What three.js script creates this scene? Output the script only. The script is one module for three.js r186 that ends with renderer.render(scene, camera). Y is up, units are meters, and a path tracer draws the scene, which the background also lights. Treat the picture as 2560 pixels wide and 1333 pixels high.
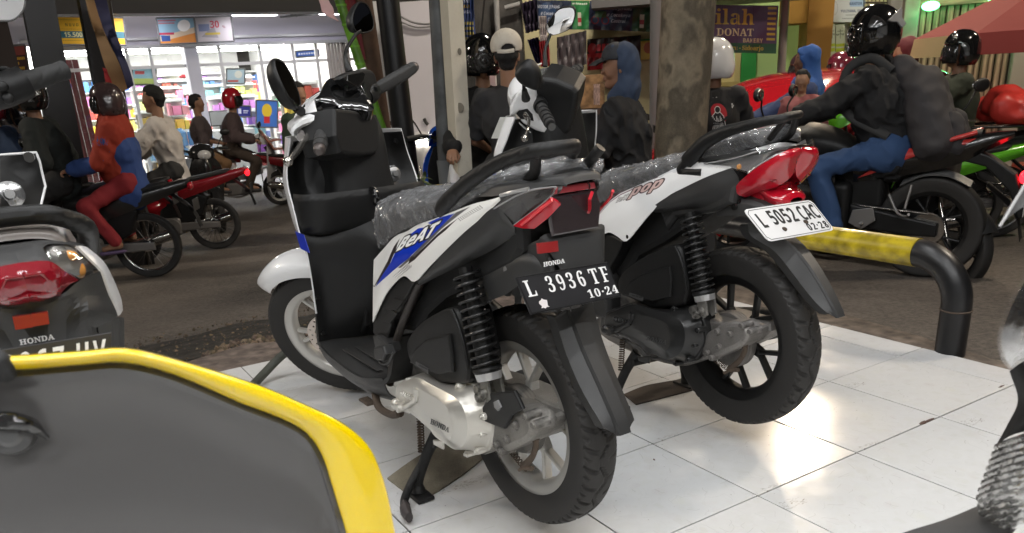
import * as THREE from 'three';
import { mergeGeometries, toCreasedNormals } from 'three/addons/utils/BufferGeometryUtils.js';
import { RoundedBoxGeometry } from 'three/addons/geometries/RoundedBoxGeometry.js';
import { RectAreaLightUniformsLib } from 'three/addons/lights/RectAreaLightUniformsLib.js';
import { FontLoader } from 'three/addons/loaders/FontLoader.js';
import { TextGeometry } from 'three/addons/geometries/TextGeometry.js';

// ---------- camera: a phone held at about 1.03 m, tilted down and slightly rolled; the picture is the upper part of a 4:3 frame ----------
const scene = new THREE.Scene();
const FP = 1998, EYE = 1.033, PITCH = 0.36277, ROLL = -0.06027;
const camera = new THREE.PerspectiveCamera(2 * Math.atan(960 / FP) * 180 / Math.PI, 2560 / 1920, 0.05, 400);
camera.position.set(0, EYE, 0);
camera.rotation.set(-PITCH, 0, ROLL, 'YXZ');
camera.setViewOffset(2560, 1920, 0, 0, 2560, 1333);
camera.focus = 2.1; camera.userData.fStop = 12;
camera.updateMatrixWorld(true);
const renderer = new THREE.WebGLRenderer();
renderer.toneMapping = THREE.LinearToneMapping;
renderer.toneMappingExposure = 1.2;
renderer.shadowMap.enabled = true;
RectAreaLightUniformsLib.init();

// ---------- night sky ----------
{
const w = 64, h = 32, d = new Float32Array(w * h * 4);
for (let i = 0; i < w * h; i++) { d[i * 4] = 0.020; d[i * 4 + 1] = 0.021; d[i * 4 + 2] = 0.026; d[i * 4 + 3] = 1; }
const t = new THREE.DataTexture(d, w, h, THREE.RGBAFormat, THREE.FloatType);
t.mapping = THREE.EquirectangularReflectionMapping; t.magFilter = THREE.LinearFilter; t.needsUpdate = true;
scene.background = t; scene.environment = t; scene.environmentIntensity = 0.25;
}
const TUBE = 46, LED = 19;             // strength of the forecourt tubes and of the shop's tubes (nits in scene units)

// ---------- small helpers ----------
const V = (x, y, z) => new THREE.Vector3(x, y, z);
const D2R = Math.PI / 180, lerp = (a, b, t) => a + (b - a) * t, clamp = (x, a, b) => Math.min(b, Math.max(a, x));
let seed_ = 7; const rnd = () => { seed_ = (seed_ * 1664525 + 1013904223) >>> 0; return seed_ / 4294967296; };
const rr = (a, b) => a + (b - a) * rnd();
const hsh = (x, y, z = 0) => { let n = Math.imul(x | 0, 374761393) + Math.imul(y | 0, 668265263) + Math.imul(z | 0, 2147483647 ^ 974634777); n = Math.imul(n ^ (n >>> 13), 1274126177); return ((n ^ (n >>> 16)) >>> 0) / 4294967296; };
const sm = (t) => t * t * (3 - 2 * t);
function noise(x, y, z = 0) { const i = Math.floor(x), j = Math.floor(y), k = Math.floor(z), a = sm(x - i), b = sm(y - j), c = sm(z - k); const L = (k) => lerp(lerp(hsh(i, j, k), hsh(i + 1, j, k), a), lerp(hsh(i, j + 1, k), hsh(i + 1, j + 1, k), a), b); return c ? lerp(L(k), L(k + 1), c) : L(k); }
function pnoise(x, y, px, py, s = 0) { const i = Math.floor(x), j = Math.floor(y), a = sm(x - i), b = sm(y - j), m = (p, q) => ((p % q) + q) % q; return lerp(lerp(hsh(m(i, px), m(j, py), s), hsh(m(i + 1, px), m(j, py), s), a), lerp(hsh(m(i, px), m(j + 1, py), s), hsh(m(i + 1, px), m(j + 1, py), s), a), b); }
const fbm = (x, y, o = 4, z = 0) => { let s = 0, a = 0.5; for (let i = 0; i < o; i++) { s += a * noise(x, y, z + i * 7); x *= 2.03; y *= 2.03; a *= 0.5; } return s; };
const tfbm = (u, v, n, o = 4, s = 0) => { let r = 0, a = 0.5; for (let i = 0; i < o; i++) { r += a * pnoise(u * n, v * n, n, n, s + i); n *= 2; a *= 0.5; } return r; };

function ray(px, py) { return V((px - 1280) / FP, -(py - 960) / FP, -1).applyEuler(camera.rotation); }
class Fr {
constructor(x, z, deg, y = 0, m) {
this.p = V(x, y, z); this.turn = Math.PI / 2 - deg * D2R;
this.m = m ?? new THREE.Matrix4().makeRotationY(this.turn).setPosition(this.p); this.inv = this.m.clone().invert(); this.eye = V(0, EYE, 0).applyMatrix4(this.inv);
}
sub(pos, q) { return new Fr(0, 0, 0, 0, this.m.clone().multiply(new THREE.Matrix4().compose(V(...pos), q, V(1, 1, 1)))); }
hit(k, px, py, v) { const d = ray(px, py).transformDirection(this.inv), e = this.eye.getComponent(k), t = (v - e) / d.getComponent(k); return [0, 1, 2].map((c) => this.eye.getComponent(c) + d.getComponent(c) * t); }
pl(px, py, o, n) { const d = ray(px, py).transformDirection(this.inv), N = V(...n), t = V(...o).sub(this.eye).dot(N) / d.dot(N), q = this.eye.clone().addScaledVector(d, t); return [q.x, q.y, q.z]; }
z(px, py, v) { return this.hit(2, px, py, v); }
x(px, py, v) { return this.hit(0, px, py, v); }
y(px, py, v) { return this.hit(1, px, py, v); }
zs(v, ...q) { return q.map((a) => this.z(a[0], a[1], a[2] ?? v)); }
xs(v, ...q) { return q.map((a) => this.x(a[0], a[1], a[2] ?? v)); }
w(a) { return V(...a).applyMatrix4(this.m); }
}
function far(px, py, dist) { const d = ray(px, py); return V(0, EYE, 0).addScaledVector(d, dist / Math.hypot(d.x, d.z)); }
function gnd(px, py, h = 0) { const d = ray(px, py); return V(0, EYE, 0).addScaledVector(d, (h - EYE) / d.y); }

const used = {};
const numbered = (n) => { const k = used[n] = (used[n] ?? -1) + 1; return k ? n + '_' + String(k).padStart(3, '0') : n; };
function tag(o, label, category, group, kind) { if (label) o.userData.label = label; if (category) o.userData.category = category; if (group) o.userData.group = group; if (kind) o.userData.kind = kind; return o; }
function thing(name, label, category, fr, group) {
const o = new THREE.Group(); o.name = numbered(name); scene.add(o); tag(o, label, category, group);
if (fr instanceof Fr) { o.position.copy(fr.p); o.rotation.y = fr.turn; } else if (fr) o.position.set(...fr);
return o;
}
function mesh(name, geo, mat, parent) {
const m = new THREE.Mesh(Array.isArray(geo) ? mg(geo) : geo, mat); m.castShadow = m.receiveShadow = true;
m.name = parent ? name : numbered(name); (parent ?? scene).add(m); return m;
}
const each = (name, list, mat, parent) => [list].flat(9).map((g) => mesh(name, g, mat, parent));
function struct(name, geo, mat, label) { const m = mesh(name, geo, mat); m.userData.kind = 'structure'; if (label) m.userData.label = label; return m; }
function mg(list) {
const out = list.flat(9).filter(Boolean).map((g) => { let h = g.index ? g.toNonIndexed() : g.clone(); for (const k of Object.keys(h.attributes)) if (!['position', 'normal', 'uv'].includes(k)) h.deleteAttribute(k); if (!h.attributes.normal) h.computeVertexNormals(); if (!h.attributes.uv) h.setAttribute('uv', new THREE.BufferAttribute(new Float32Array(h.attributes.position.count * 2), 2)); h.morphAttributes = {}; return h; });
return out.length === 1 ? out[0] : mergeGeometries(out);
}
const move = (g, x, y, z) => g.translate(x, y, z);

const cr = (a, b, c, d, t) => 0.5 * (2 * b + (c - a) * t + (2 * a - 5 * b + 4 * c - d) * t * t + (3 * b - a - 3 * c + d) * t * t * t);
function curve(pts, n, sharp, closed) {
const out = [], m = pts.length, seg = closed ? m : m - 1, at = (i) => closed ? pts[((i % m) + m) % m] : i < 0 ? pts[0].map((c, k) => 2 * c - pts[1][k]) : i >= m ? pts[m - 1].map((c, k) => 2 * c - pts[m - 2][k]) : pts[i];
for (let i = 0; i < seg; i++) for (let j = 0; j < n; j++) { const t = j / n; out.push(pts[0].map((_, k) => sharp ? lerp(at(i)[k], at(i + 1)[k], t) : cr(at(i - 1)[k], at(i)[k], at(i + 1)[k], at(i + 2)[k], t))); }
if (!closed) out.push([...pts[m - 1]]);
return out;
}
function grid(P, { thick = 0, uv, flip = false, closed = false, crease = 0 } = {}) {
const R = P.length, C = P[0].length, pos = [], uvs = [], idx = [];
const q = (a, b, c, d) => flip ? idx.push(a, c, b, b, c, d) : idx.push(a, b, c, b, d, c);
let cu = 0; const M0 = P[R >> 1], acc = M0.map((p, j) => (j ? cu += Math.hypot(...p.map((c, k) => c - M0[j - 1][k])) : 0)), rc = []; let rv = 0;
P.forEach((r, i) => { rv += i ? Math.hypot(...r[0].map((c, k) => c - P[i - 1][0][k])) : 0; rc.push(rv); });
const UV = (p, i, j) => uv === 'unit' ? [j / (C - 1), 1 - i / (R - 1)] : uv ? [(p[0] - uv[0]) / uv[2], (p[1] - uv[1]) / uv[3]] : [acc[j], rc[i]];
P.forEach((r, i) => r.forEach((p, j) => { pos.push(...p); uvs.push(...UV(p, i, j)); }));
for (let i = 0; i < R - 1; i++) for (let j = 0; j < C - 1; j++) q(i * C + j, i * C + j + 1, (i + 1) * C + j, (i + 1) * C + j + 1);
if (closed) for (let i = 0; i < R - 1; i++) q(i * C + C - 1, i * C, (i + 1) * C + C - 1, (i + 1) * C);
let g = new THREE.BufferGeometry(); g.setAttribute('position', new THREE.Float32BufferAttribute(pos, 3)); g.setAttribute('uv', new THREE.Float32BufferAttribute(uvs, 2)); g.setIndex(idx); g.computeVertexNormals();
if (!thick) return crease ? toCreasedNormals(g, crease) : g;
const n = g.attributes.normal, N = R * C, p2 = [...pos], u2 = [...uvs], i2 = [...idx];
for (let k = 0; k < N; k++) { p2.push(pos[k * 3] - n.getX(k) * thick, pos[k * 3 + 1] - n.getY(k) * thick, pos[k * 3 + 2] - n.getZ(k) * thick); u2.push(uvs[k * 2], uvs[k * 2 + 1]); }
for (let k = 0; k < idx.length; k += 3) i2.push(N + idx[k], N + idx[k + 2], N + idx[k + 1]);
const e = (a, b) => flip ? i2.push(a, b, N + a, b, N + b, N + a) : i2.push(a, N + a, b, b, N + a, N + b);
for (let j = 0; j < C - 1; j++) { e(j, j + 1); e((R - 1) * C + j + 1, (R - 1) * C + j); }
if (!closed) for (let i = 0; i < R - 1; i++) { e((i + 1) * C, i * C); e(i * C + C - 1, (i + 1) * C + C - 1); }
g = new THREE.BufferGeometry(); g.setAttribute('position', new THREE.Float32BufferAttribute(p2, 3)); g.setAttribute('uv', new THREE.Float32BufferAttribute(u2, 2)); g.setIndex(i2);
return toCreasedNormals(g, crease || 0.7);
}
function loft(rows, o = {}) {
const { nu = 6, nv = 6, sharpU, sharpV } = o;
const a = rows.map((r) => curve(r, nu, sharpU, o.closed)), C = a[0].length, P = [];
const cols = Array.from({ length: C }, (_, j) => curve(a.map((r) => r[j]), nv, sharpV));
for (let i = 0; i < cols[0].length; i++) P.push(cols.map((c) => c[i]));
if (o.bulge) { const n = P.length - 1, m = P[0].length - 1; P.forEach((r, i) => r.forEach((p, j) => { p[2] += o.bulge * Math.sin(Math.PI * i / n) * Math.sin(Math.PI * j / m); })); }
if (o.warp) P.forEach((r, i) => r.forEach((p, j) => o.warp(p, j / (P[0].length - 1), i / (P.length - 1))));
return grid(P, o);
}
const mirrored = (g) => { const h = g.clone(); h.scale(1, 1, -1); const ix = h.index; if (ix) for (let i = 0; i < ix.count; i += 3) { const a = ix.getX(i); ix.setX(i, ix.getX(i + 1)); ix.setX(i + 1, a); } else for (const k of Object.keys(h.attributes)) { const t = h.attributes[k], s = t.itemSize; for (let i = 0; i < t.count; i += 3) for (let c = 0; c < s; c++) { const a = t.array[i * s + c]; t.array[i * s + c] = t.array[(i + 1) * s + c]; t.array[(i + 1) * s + c] = a; } } return h; };
function ext(pts, z0, z1, { bevel = 0.003, smooth = false, holes = [], seg = 2, n = 5 } = {}) {
const S = (q) => new THREE.Shape((smooth ? curve(q.map((p) => [p[0], p[1]]), n, false, true) : q).map((p) => new THREE.Vector2(p[0], p[1])));
const s = S(pts); for (const h of holes) s.holes.push(S(h));
const t = Math.abs(z1 - z0), b = Math.min(bevel, t * 0.45);
const g = new THREE.ExtrudeGeometry(s, { depth: Math.max(1e-4, t - 2 * b), bevelEnabled: b > 0, bevelThickness: b, bevelSize: b, bevelOffset: -b, bevelSegments: seg, curveSegments: 8 });
return g.translate(0, 0, Math.min(z0, z1) + b);
}
function extX(pts, x0, x1, o = {}) { const g = ext(pts.map((p) => [p[2] ?? p[0], p[1]]), 0, Math.abs(x1 - x0), o); g.applyMatrix4(new THREE.Matrix4().makeBasis(V(0, 0, 1), V(0, 1, 0), V(-1, 0, 0))); return g.translate(Math.max(x0, x1), 0, 0); }
function rod(pts, r, { seg = 10, n = 6, sharp = false, closed = false, flat = 1, up = null, cap = true } = {}) {
const P = curve(pts.map((p) => [...p]), n, sharp, closed).map((p) => V(...p)), rad = Array.isArray(r) ? (t) => { const f = t * (r.length - 1), i = Math.min(r.length - 2, Math.floor(f)); return lerp(r[i], r[i + 1], sm(f - i)); } : () => r;
const M = P.length, rows = []; let nrm = null;
for (let i = 0; i < M; i++) {
const t = (closed ? P[(i + 1) % M].clone().sub(P[(i - 1 + M) % M]) : P[Math.min(M - 1, i + 1)].clone().sub(P[Math.max(0, i - 1)])).normalize();
if (!nrm) nrm = up ? V(...up) : Math.abs(t.y) < 0.9 ? V(0, 1, 0) : V(1, 0, 0); else if (up) nrm = V(...up);
nrm.addScaledVector(t, -nrm.dot(t)).normalize(); const b = t.clone().cross(nrm), q = rad(i / (M - 1));
rows.push(Array.from({ length: seg }, (_, k) => { const a = k / seg * 2 * Math.PI, p = P[i].clone().addScaledVector(nrm, Math.cos(a) * q).addScaledVector(b, Math.sin(a) * q * flat); return [p.x, p.y, p.z]; }));
}
if (closed) rows.push(rows[0]);
else if (cap) { const e0 = P[0], e1 = P[M - 1], k = (row, e, f) => row.map((p) => [lerp(e.x, p[0], f), lerp(e.y, p[1], f), lerp(e.z, p[2], f)]); rows.unshift(k(rows[0], e0, 0.0), k(rows[0], e0, 0.98)); rows.push(k(rows[rows.length - 1], e1, 0.98), k(rows[rows.length - 1], e1, 0.0)); }
return grid(rows.map((r) => [...r, r[0]]), { flip: false, crease: 0.9 });
}
const cyl = (a, b, r0, r1 = r0, seg = 18) => rod([a, b], [r0, r1], { n: 1, seg, sharp: true });
const box = (w, h, d, r = 0.004, x = 0, y = 0, z = 0) => new RoundedBoxGeometry(w, h, d, 2, Math.min(r, w * 0.45, h * 0.45, d * 0.45)).translate(x, y, z);
const bx = (w, h, d, x = 0, y = 0, z = 0) => new THREE.BoxGeometry(w, h, d).translate(x, y, z);
const ball = (r, p, sx = 1, sy = 1, sz = 1, n = 20) => new THREE.SphereGeometry(r, n, Math.ceil(n * 0.7)).scale(sx, sy, sz).translate(...p);
function turned(prof, a, b, seg = 32) { const g = new THREE.LatheGeometry(prof.map((p) => new THREE.Vector2(Math.max(1e-4, p[0]), p[1])), seg); const d = V(...b).sub(V(...a)).normalize(); g.applyQuaternion(new THREE.Quaternion().setFromUnitVectors(V(0, 1, 0), d)); return toCreasedNormals(g, 0.6).translate(...a); }

function nets(f, lo, hi, c) {
const n = [0, 1, 2].map((k) => Math.ceil((hi[k] - lo[k]) / c) + 1), [nx, ny, nz] = n, F = new Float32Array(nx * ny * nz), id = new Int32Array(nx * ny * nz).fill(-1), pos = [], idx = [];
for (let k = 0, i = 0; k < nz; k++) for (let j = 0; j < ny; j++) for (let h = 0; h < nx; h++, i++) F[i] = f(lo[0] + h * c, lo[1] + j * c, lo[2] + k * c);
const sx = 1, sy = nx, sz = nx * ny, off = [0, sx, sy, sx + sy, sz, sx + sz, sy + sz, sx + sy + sz], E = [[0, 1], [2, 3], [4, 5], [6, 7], [0, 2], [1, 3], [4, 6], [5, 7], [0, 4], [1, 5], [2, 6], [3, 7]];
for (let k = 0; k < nz - 1; k++) for (let j = 0; j < ny - 1; j++) for (let h = 0; h < nx - 1; h++) {
const b = h + j * sy + k * sz; let m = 0; for (let q = 0; q < 8; q++) if (F[b + off[q]] < 0) m |= 1 << q;
if (m === 0 || m === 255) continue;
let x = 0, y = 0, z = 0, w = 0;
for (const [p, q] of E) if (((m >> p) & 1) !== ((m >> q) & 1)) { const a = F[b + off[p]], t = a / (a - F[b + off[q]]); x += lerp(p & 1, q & 1, t); y += lerp((p >> 1) & 1, (q >> 1) & 1, t); z += lerp((p >> 2) & 1, (q >> 2) & 1, t); w++; }
id[b] = pos.length / 3; pos.push(lo[0] + (h + x / w) * c, lo[1] + (j + y / w) * c, lo[2] + (k + z / w) * c);
}
for (let k = 1; k < nz - 1; k++) for (let j = 1; j < ny - 1; j++) for (let h = 1; h < nx - 1; h++) {
const b = h + j * sy + k * sz, a = F[b] < 0;
for (const [s, u, v] of [[sx, sy, sz], [sy, sz, sx], [sz, sx, sy]]) if (a !== (F[b + s] < 0)) { const A = id[b - u - v], B = id[b - v], C = id[b], D = id[b - u]; if (A < 0 || B < 0 || C < 0 || D < 0) continue; a ? idx.push(A, B, C, A, C, D) : idx.push(A, C, B, A, D, C); }
}
const g = new THREE.BufferGeometry(); g.setAttribute('position', new THREE.Float32BufferAttribute(pos, 3)); g.setAttribute('uv', new THREE.Float32BufferAttribute(pos.flatMap((_, i) => i % 3 === 2 ? [] : [pos[i]]), 2)); g.setIndex(idx); g.computeVertexNormals(); return g;
}
const smin = (a, b, k) => { const h = Math.max(k - Math.abs(a - b), 0) / k; return Math.min(a, b) - h * h * k * 0.25; };
function field(bones) {
const B = bones.map(([a, b, r0, r1 = r0, k = 0.03]) => { const d = [b[0] - a[0], b[1] - a[1], b[2] - a[2]], l = d[0] * d[0] + d[1] * d[1] + d[2] * d[2] || 1e-9; return { a, d, l, r0, r1, k, m: Math.max(r0, r1) + 0.06 }; });
return (x, y, z) => { let s = 9; for (const q of B) { const X = x - q.a[0], Y = y - q.a[1], Z = z - q.a[2], t = clamp((X * q.d[0] + Y * q.d[1] + Z * q.d[2]) / q.l, 0, 1), u = X - q.d[0] * t, v = Y - q.d[1] * t, w = Z - q.d[2] * t; s = smin(s, Math.sqrt(u * u + v * v + w * w) - lerp(q.r0, q.r1, t), q.k); } return s; };
}
function bonesMesh(bones, c, tweak) {
const lo = [9, 9, 9], hi = [-9, -9, -9]; for (const [a, b, r0, r1 = r0] of bones) for (let k = 0; k < 3; k++) { const m = Math.max(r0, r1) + 0.03; lo[k] = Math.min(lo[k], a[k] - m, b[k] - m); hi[k] = Math.max(hi[k], a[k] + m, b[k] + m); }
const f = field(bones); return nets(tweak ? (x, y, z) => tweak(f(x, y, z), x, y, z) : f, lo, hi, c);
}
// ---------- textures and materials ----------
function tex(w, h, fn, { rep, srgb = false } = {}) {
const d = new Uint8Array(w * h * 4); for (let y = 0, i = 0; y < h; y++) for (let x = 0; x < w; x++, i += 4) { const c = fn(x / w, y / h); for (let k = 0; k < 3; k++) d[i + k] = clamp(Math.round((c.length ? c[k] : c) * 255), 0, 255); d[i + 3] = 255; }
const t = new THREE.DataTexture(d, w, h); t.wrapS = t.wrapT = THREE.RepeatWrapping; t.magFilter = THREE.LinearFilter; t.minFilter = THREE.LinearMipmapLinearFilter; if (rep) t.repeat.set(rep, rep); if (srgb) t.colorSpace = THREE.SRGBColorSpace; t.needsUpdate = true; return t;
}
function canvas(w, h, draw) { const c = document.createElement('canvas'); c.width = w; c.height = h; draw(c.getContext('2d'), w, h); const t = new THREE.CanvasTexture(c); t.colorSpace = THREE.SRGBColorSpace; return t; }
const mk = (C, o) => { const { c, e, ...r } = o, m = new C({ side: THREE.DoubleSide, ...r }); if (c !== undefined) m.color.setRGB(...(Array.isArray(c) ? c : [c, c, c])); if (e) { m.emissive.setRGB(...e); } return m; };
const S = (c, roughness = 0.6, o = {}) => mk(THREE.MeshStandardMaterial, { c, roughness, ...o });
const Ph = (c, roughness = 0.4, o = {}) => mk(THREE.MeshPhysicalMaterial, { c, roughness, ...o });
const add = (a, b, s = 1) => a.map((c, i) => c + b[i] * s), mix3 = (a, b, t) => a.map((c, i) => lerp(c, b[i], t)), len3 = (a) => Math.hypot(...a);
const T = {};
T.grain = tex(256, 256, (u, v) => hsh(u * 256, v * 256) * 0.6 + 0.4 * tfbm(u, v, 64, 2), { rep: 14 });
T.soft = tex(512, 512, (u, v) => tfbm(u, v, 6, 6, 3));
T.smudge = tex(512, 512, (u, v) => { const a = tfbm(u, v, 5, 5, 9), b = tfbm(u, v * 0.999, 24, 3, 20); return clamp(0.35 + 0.5 * (a - 0.45) + 0.25 * (b - 0.45), 0.05, 1); });
T.dirty = tex(512, 512, (u, v) => { const a = tfbm(u, v, 8, 5, 31), b = hsh(u * 512, v * 512, 4); return clamp(0.55 + 0.9 * (a - 0.45) + 0.15 * (b - 0.5), 0, 1); }, {});
T.dirt2 = T.dirty.clone(); T.dirt2.repeat.set(3, 3);
T.wrinkle = tex(512, 512, (u, v) => { const w = tfbm(u, v, 5, 3, 40) * 2.2, r = 1 - Math.abs(2 * tfbm(u + w * 0.03, v, 7, 4, 50) - 0.95) * 2.2, q = 1 - Math.abs(2 * pnoise(u * 18 + 0, v * 7 + 3 * w, 18, 7, 61) - 1) * 1.3; return clamp(0.55 * Math.max(r, 0) + 0.45 * Math.max(q, 0), 0, 1); });
T.cloth = tex(256, 256, (u, v) => 0.5 + 0.2 * Math.sin(u * 256 * Math.PI / 2) * Math.sin(v * 256 * Math.PI / 2) + 0.5 * (tfbm(u, v, 12, 4, 70) - 0.45), { rep: 2 });
const M = {
white: Ph(0.8, 0.32, { clearcoat: 0.7, clearcoatRoughness: 0.06 }),
plastic: Ph(0.009, 0.46, { specularIntensity: 0.65, bumpMap: T.grain, bumpScale: 0.0002 }),
plasticGrey: S(0.026, 0.46, { bumpMap: T.grain, bumpScale: 0.0002 }),
gloss: Ph(0.008, 0.16, { clearcoat: 1, clearcoatRoughness: 0.04 }),
rubber: S([0.022, 0.0205, 0.019], 0.7, { bumpMap: T.soft, bumpScale: 0.0015 }),
soft: S(0.02, 0.7),
rim: Ph([0.58, 0.565, 0.53], 0.34, { metalness: 0.45 }),
rimBlack: S(0.012, 0.38, { metalness: 0.2 }),
cover: Ph([0.6, 0.58, 0.53], 0.3, { metalness: 0.65, clearcoat: 0.4, clearcoatRoughness: 0.2, bumpMap: T.grain, bumpScale: 0.0002 }),
coverBlack: Ph(0.02, 0.33, { metalness: 0.3, clearcoat: 0.3, clearcoatRoughness: 0.25 }),
cast: S([0.34, 0.325, 0.3], 0.55, { metalness: 0.65, map: T.dirty, bumpMap: T.grain, bumpScale: 0.0008 }),
steel: S([0.42, 0.4, 0.37], 0.35, { metalness: 0.9, roughnessMap: T.smudge }),
chrome: S([0.8, 0.8, 0.8], 0.08, { metalness: 1 }),
mirror: S([0.86, 0.87, 0.88], 0.015, { metalness: 1 }),
rust: S([0.12, 0.085, 0.06], 0.8, { map: T.dirty }),
redLens: Ph([0.42, 0.006, 0.018], 0.12, { clearcoat: 1, clearcoatRoughness: 0.03 }),
redDeep: Ph([0.2, 0.004, 0.01], 0.15, { clearcoat: 1, clearcoatRoughness: 0.03 }),
clear: Ph(1, 0.03, { transmission: 1, thickness: 0 }),
smoke: Ph([0.55, 0.54, 0.53], 0.06, { transmission: 0.96, thickness: 0 }),
amber: Ph([0.75, 0.32, 0.06], 0.25, { clearcoat: 1 }),
seat: S(0.012, 0.62, { bumpMap: T.grain, bumpScale: 0.0006 }),
film: Ph([0.92, 0.93, 0.95], 0.14, { transmission: 0.92, thickness: 0, ior: 1.6, bumpMap: T.wrinkle, bumpScale: 0.003 }),
disc: S([0.62, 0.55, 0.5], 0.3, { metalness: 0.9 }),
yellow: Ph([0.9, 0.64, 0.0], 0.2, { clearcoat: 1, clearcoatRoughness: 0.05 }),
black: S(0.006, 0.8),
};
// ---------- forecourt: tiles, canopy, lamps ----------
const GA = 0.54189, GO = [1.53381 * 0.4, -4.5154 * 0.4], GS = 0.4, AX = [Math.cos(GA), -Math.sin(GA)], BX = [Math.sin(GA), Math.cos(GA)];
const grd = (i, j, y = 0) => [GO[0] + GS * (i * AX[0] + j * BX[0]), y, GO[1] + GS * (i * AX[1] + j * BX[1])];
const TURN = GA;                                                     // turn about y of things that follow the tiles
function slab(name, poly, y, h, mat, parent, uvs = 1) {              // flat piece of ground with the outline poly (grid units)
const s = new THREE.Shape(poly.map(([i, j]) => { const p = grd(i, j); return new THREE.Vector2(p[0], -p[2]); }));
const g = new THREE.ExtrudeGeometry(s, { depth: h, bevelEnabled: false }); g.rotateX(-Math.PI / 2); g.translate(0, y - h, 0);
const m = mesh(name, g, mat, parent); if (!parent) m.userData.kind = 'structure'; return m;
}
T.tile = canvas(1024, 1024, (c, w, h) => {
c.fillStyle = '#dadada'; c.fillRect(0, 0, w, h);
for (let k = 0; k < 2600; k++) { const x = rnd() * w, y = rnd() * h, r = rr(2, 26); c.fillStyle = `rgba(${rnd() < 0.5 ? '150,140,120' : '255,255,252'},${rr(0.006, 0.03)})`; c.beginPath(); c.ellipse(x, y, r, r * rr(0.3, 1), rnd() * 3, 0, 7); c.fill(); }
for (let k = 0; k < 420; k++) { c.strokeStyle = `rgba(90,85,78,${rr(0.05, 0.24)})`; c.lineWidth = rr(0.4, 1.6); let x = rnd() * w, y = rnd() * h, a = rnd() * 7; c.beginPath(); c.moveTo(x, y); for (let q = 0; q < 4; q++) { a += rr(-0.5, 0.5); x += Math.cos(a) * rr(2, 16); y += Math.sin(a) * rr(2, 16); c.lineTo(x, y); } c.stroke(); }
for (let k = 0; k < 36; k++) { c.fillStyle = `rgba(60,52,45,${rr(0.25, 0.7)})`; c.beginPath(); c.ellipse(rnd() * w, rnd() * h, rr(0.8, 3.2), rr(0.6, 1.8), rnd() * 3, 0, 7); c.fill(); }
for (let k = 0; k < 7; k++) { const x0 = rnd() * w, y0 = rnd() * h; for (let q = 0; q < 60; q++) { c.fillStyle = `rgba(95,86,72,${rr(0.08, 0.34)})`; c.beginPath(); c.ellipse(x0 + rr(-55, 55), y0 + rr(-22, 22), rr(1, 9), rr(0.6, 2), rr(-0.5, 0.5), 0, 7); c.fill(); } }
});
T.tile.wrapS = T.tile.wrapT = THREE.RepeatWrapping;
M.tile = [0, 1, 2].map((k) => Ph([[0.93, 0.93, 0.93], [0.9, 0.91, 0.91], [0.95, 0.945, 0.93]][k], 0.3, { map: T.tile, roughnessMap: T.smudge }));
M.tile.forEach((m) => { m.roughness = 0.42; });
M.grout = S([0.05, 0.04, 0.034], 0.9, { map: T.dirty });
{
const floor = new THREE.Group(); floor.name = 'terrace_floor'; floor.userData.kind = 'structure'; floor.userData.label = 'white glossy tiled forecourt under the scooters'; scene.add(floor);
slab('slab', [[-30, -5], [3.36, -5], [3.36, 24], [-30, 24]], -0.004, 0.2, M.grout, floor);
const mk1 = (w) => [0, 1, 2, 3].map((v) => { const g = new RoundedBoxGeometry(w * GS - 0.0042, 0.012, GS - 0.0042, 1, 0.0011), p = g.attributes.position, u = g.attributes.uv, ox = hsh(v, 3), oy = hsh(v, 9), fl = v & 1 ? -1 : 1; for (let i = 0; i < p.count; i++) u.setXY(i, ox + fl * p.getX(i) / 0.9, oy + p.getZ(i) / 0.9); return g; });
const full = mk1(1), cut = mk1(0.36);
for (let i = -9; i <= 3; i++) for (let j = -5; j < 5; j++) {
const v = Math.floor(hsh(i + 50, j + 50) * 4), m = mesh('tile', (i === 3 ? cut : full)[v], M.tile[Math.floor(hsh(i + 9, j + 77) * 3)], floor), p = grd(i + (i === 3 ? 0.18 : 0.5), j + 0.5);
m.position.set(p[0], -0.006 + rr(-0.0006, 0.0006), p[2]); m.rotation.set(rr(-0.001, 0.001), TURN + (v & 2 && i !== 3 ? Math.PI : 0), rr(-0.001, 0.001));
}
slab('concrete_floor', [[-30, 5], [3.36, 5], [3.36, 24], [-30, 24]], -0.0005, 0.003, S(0.6, 0.5, { map: T.soft }), floor);
const chip = (px, py, rot, l, w) => { const p = gnd(px, py), n = 9, q = Array.from({ length: n }, (_, k) => { const a = k / n * 6.283; return [Math.cos(a) * l * rr(0.7, 1.1), Math.sin(a) * w * rr(0.5, 1.2)]; }); const g = ext(q, 0, 0.0012, { bevel: 0 }); g.rotateX(-Math.PI / 2); const m = mesh('chip', g, S([0.14, 0.085, 0.065], 0.85, { map: T.dirty }), floor); m.position.set(p.x, 0.0006, p.z); m.rotation.y = TURN + rot; };
chip(2322, 1052, 0, 0.03, 0.006); chip(2308, 1058, 0.1, 0.022, 0.007); chip(2504, 967, 0, 0.02, 0.004); chip(1635, 1150, 1.2, 0.006, 0.003);
}
M.concrete = S([0.23, 0.185, 0.15], 0.85, { map: T.dirt2, bumpMap: T.soft, bumpScale: 0.012 });
M.concreteOld = S([0.21, 0.165, 0.14], 0.85, { map: T.dirt2, bumpMap: T.soft, bumpScale: 0.02 });
slab('kerb', [[3.364, -5.6], [3.95, -5.4], [3.9, -2.4], [3.72, -1.1], [3.6, -0.5], [3.7, 24], [3.364, 24]], -0.012, 0.2, M.concrete).userData.label = 'worn brown concrete kerb strip along the right tile edge';
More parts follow.
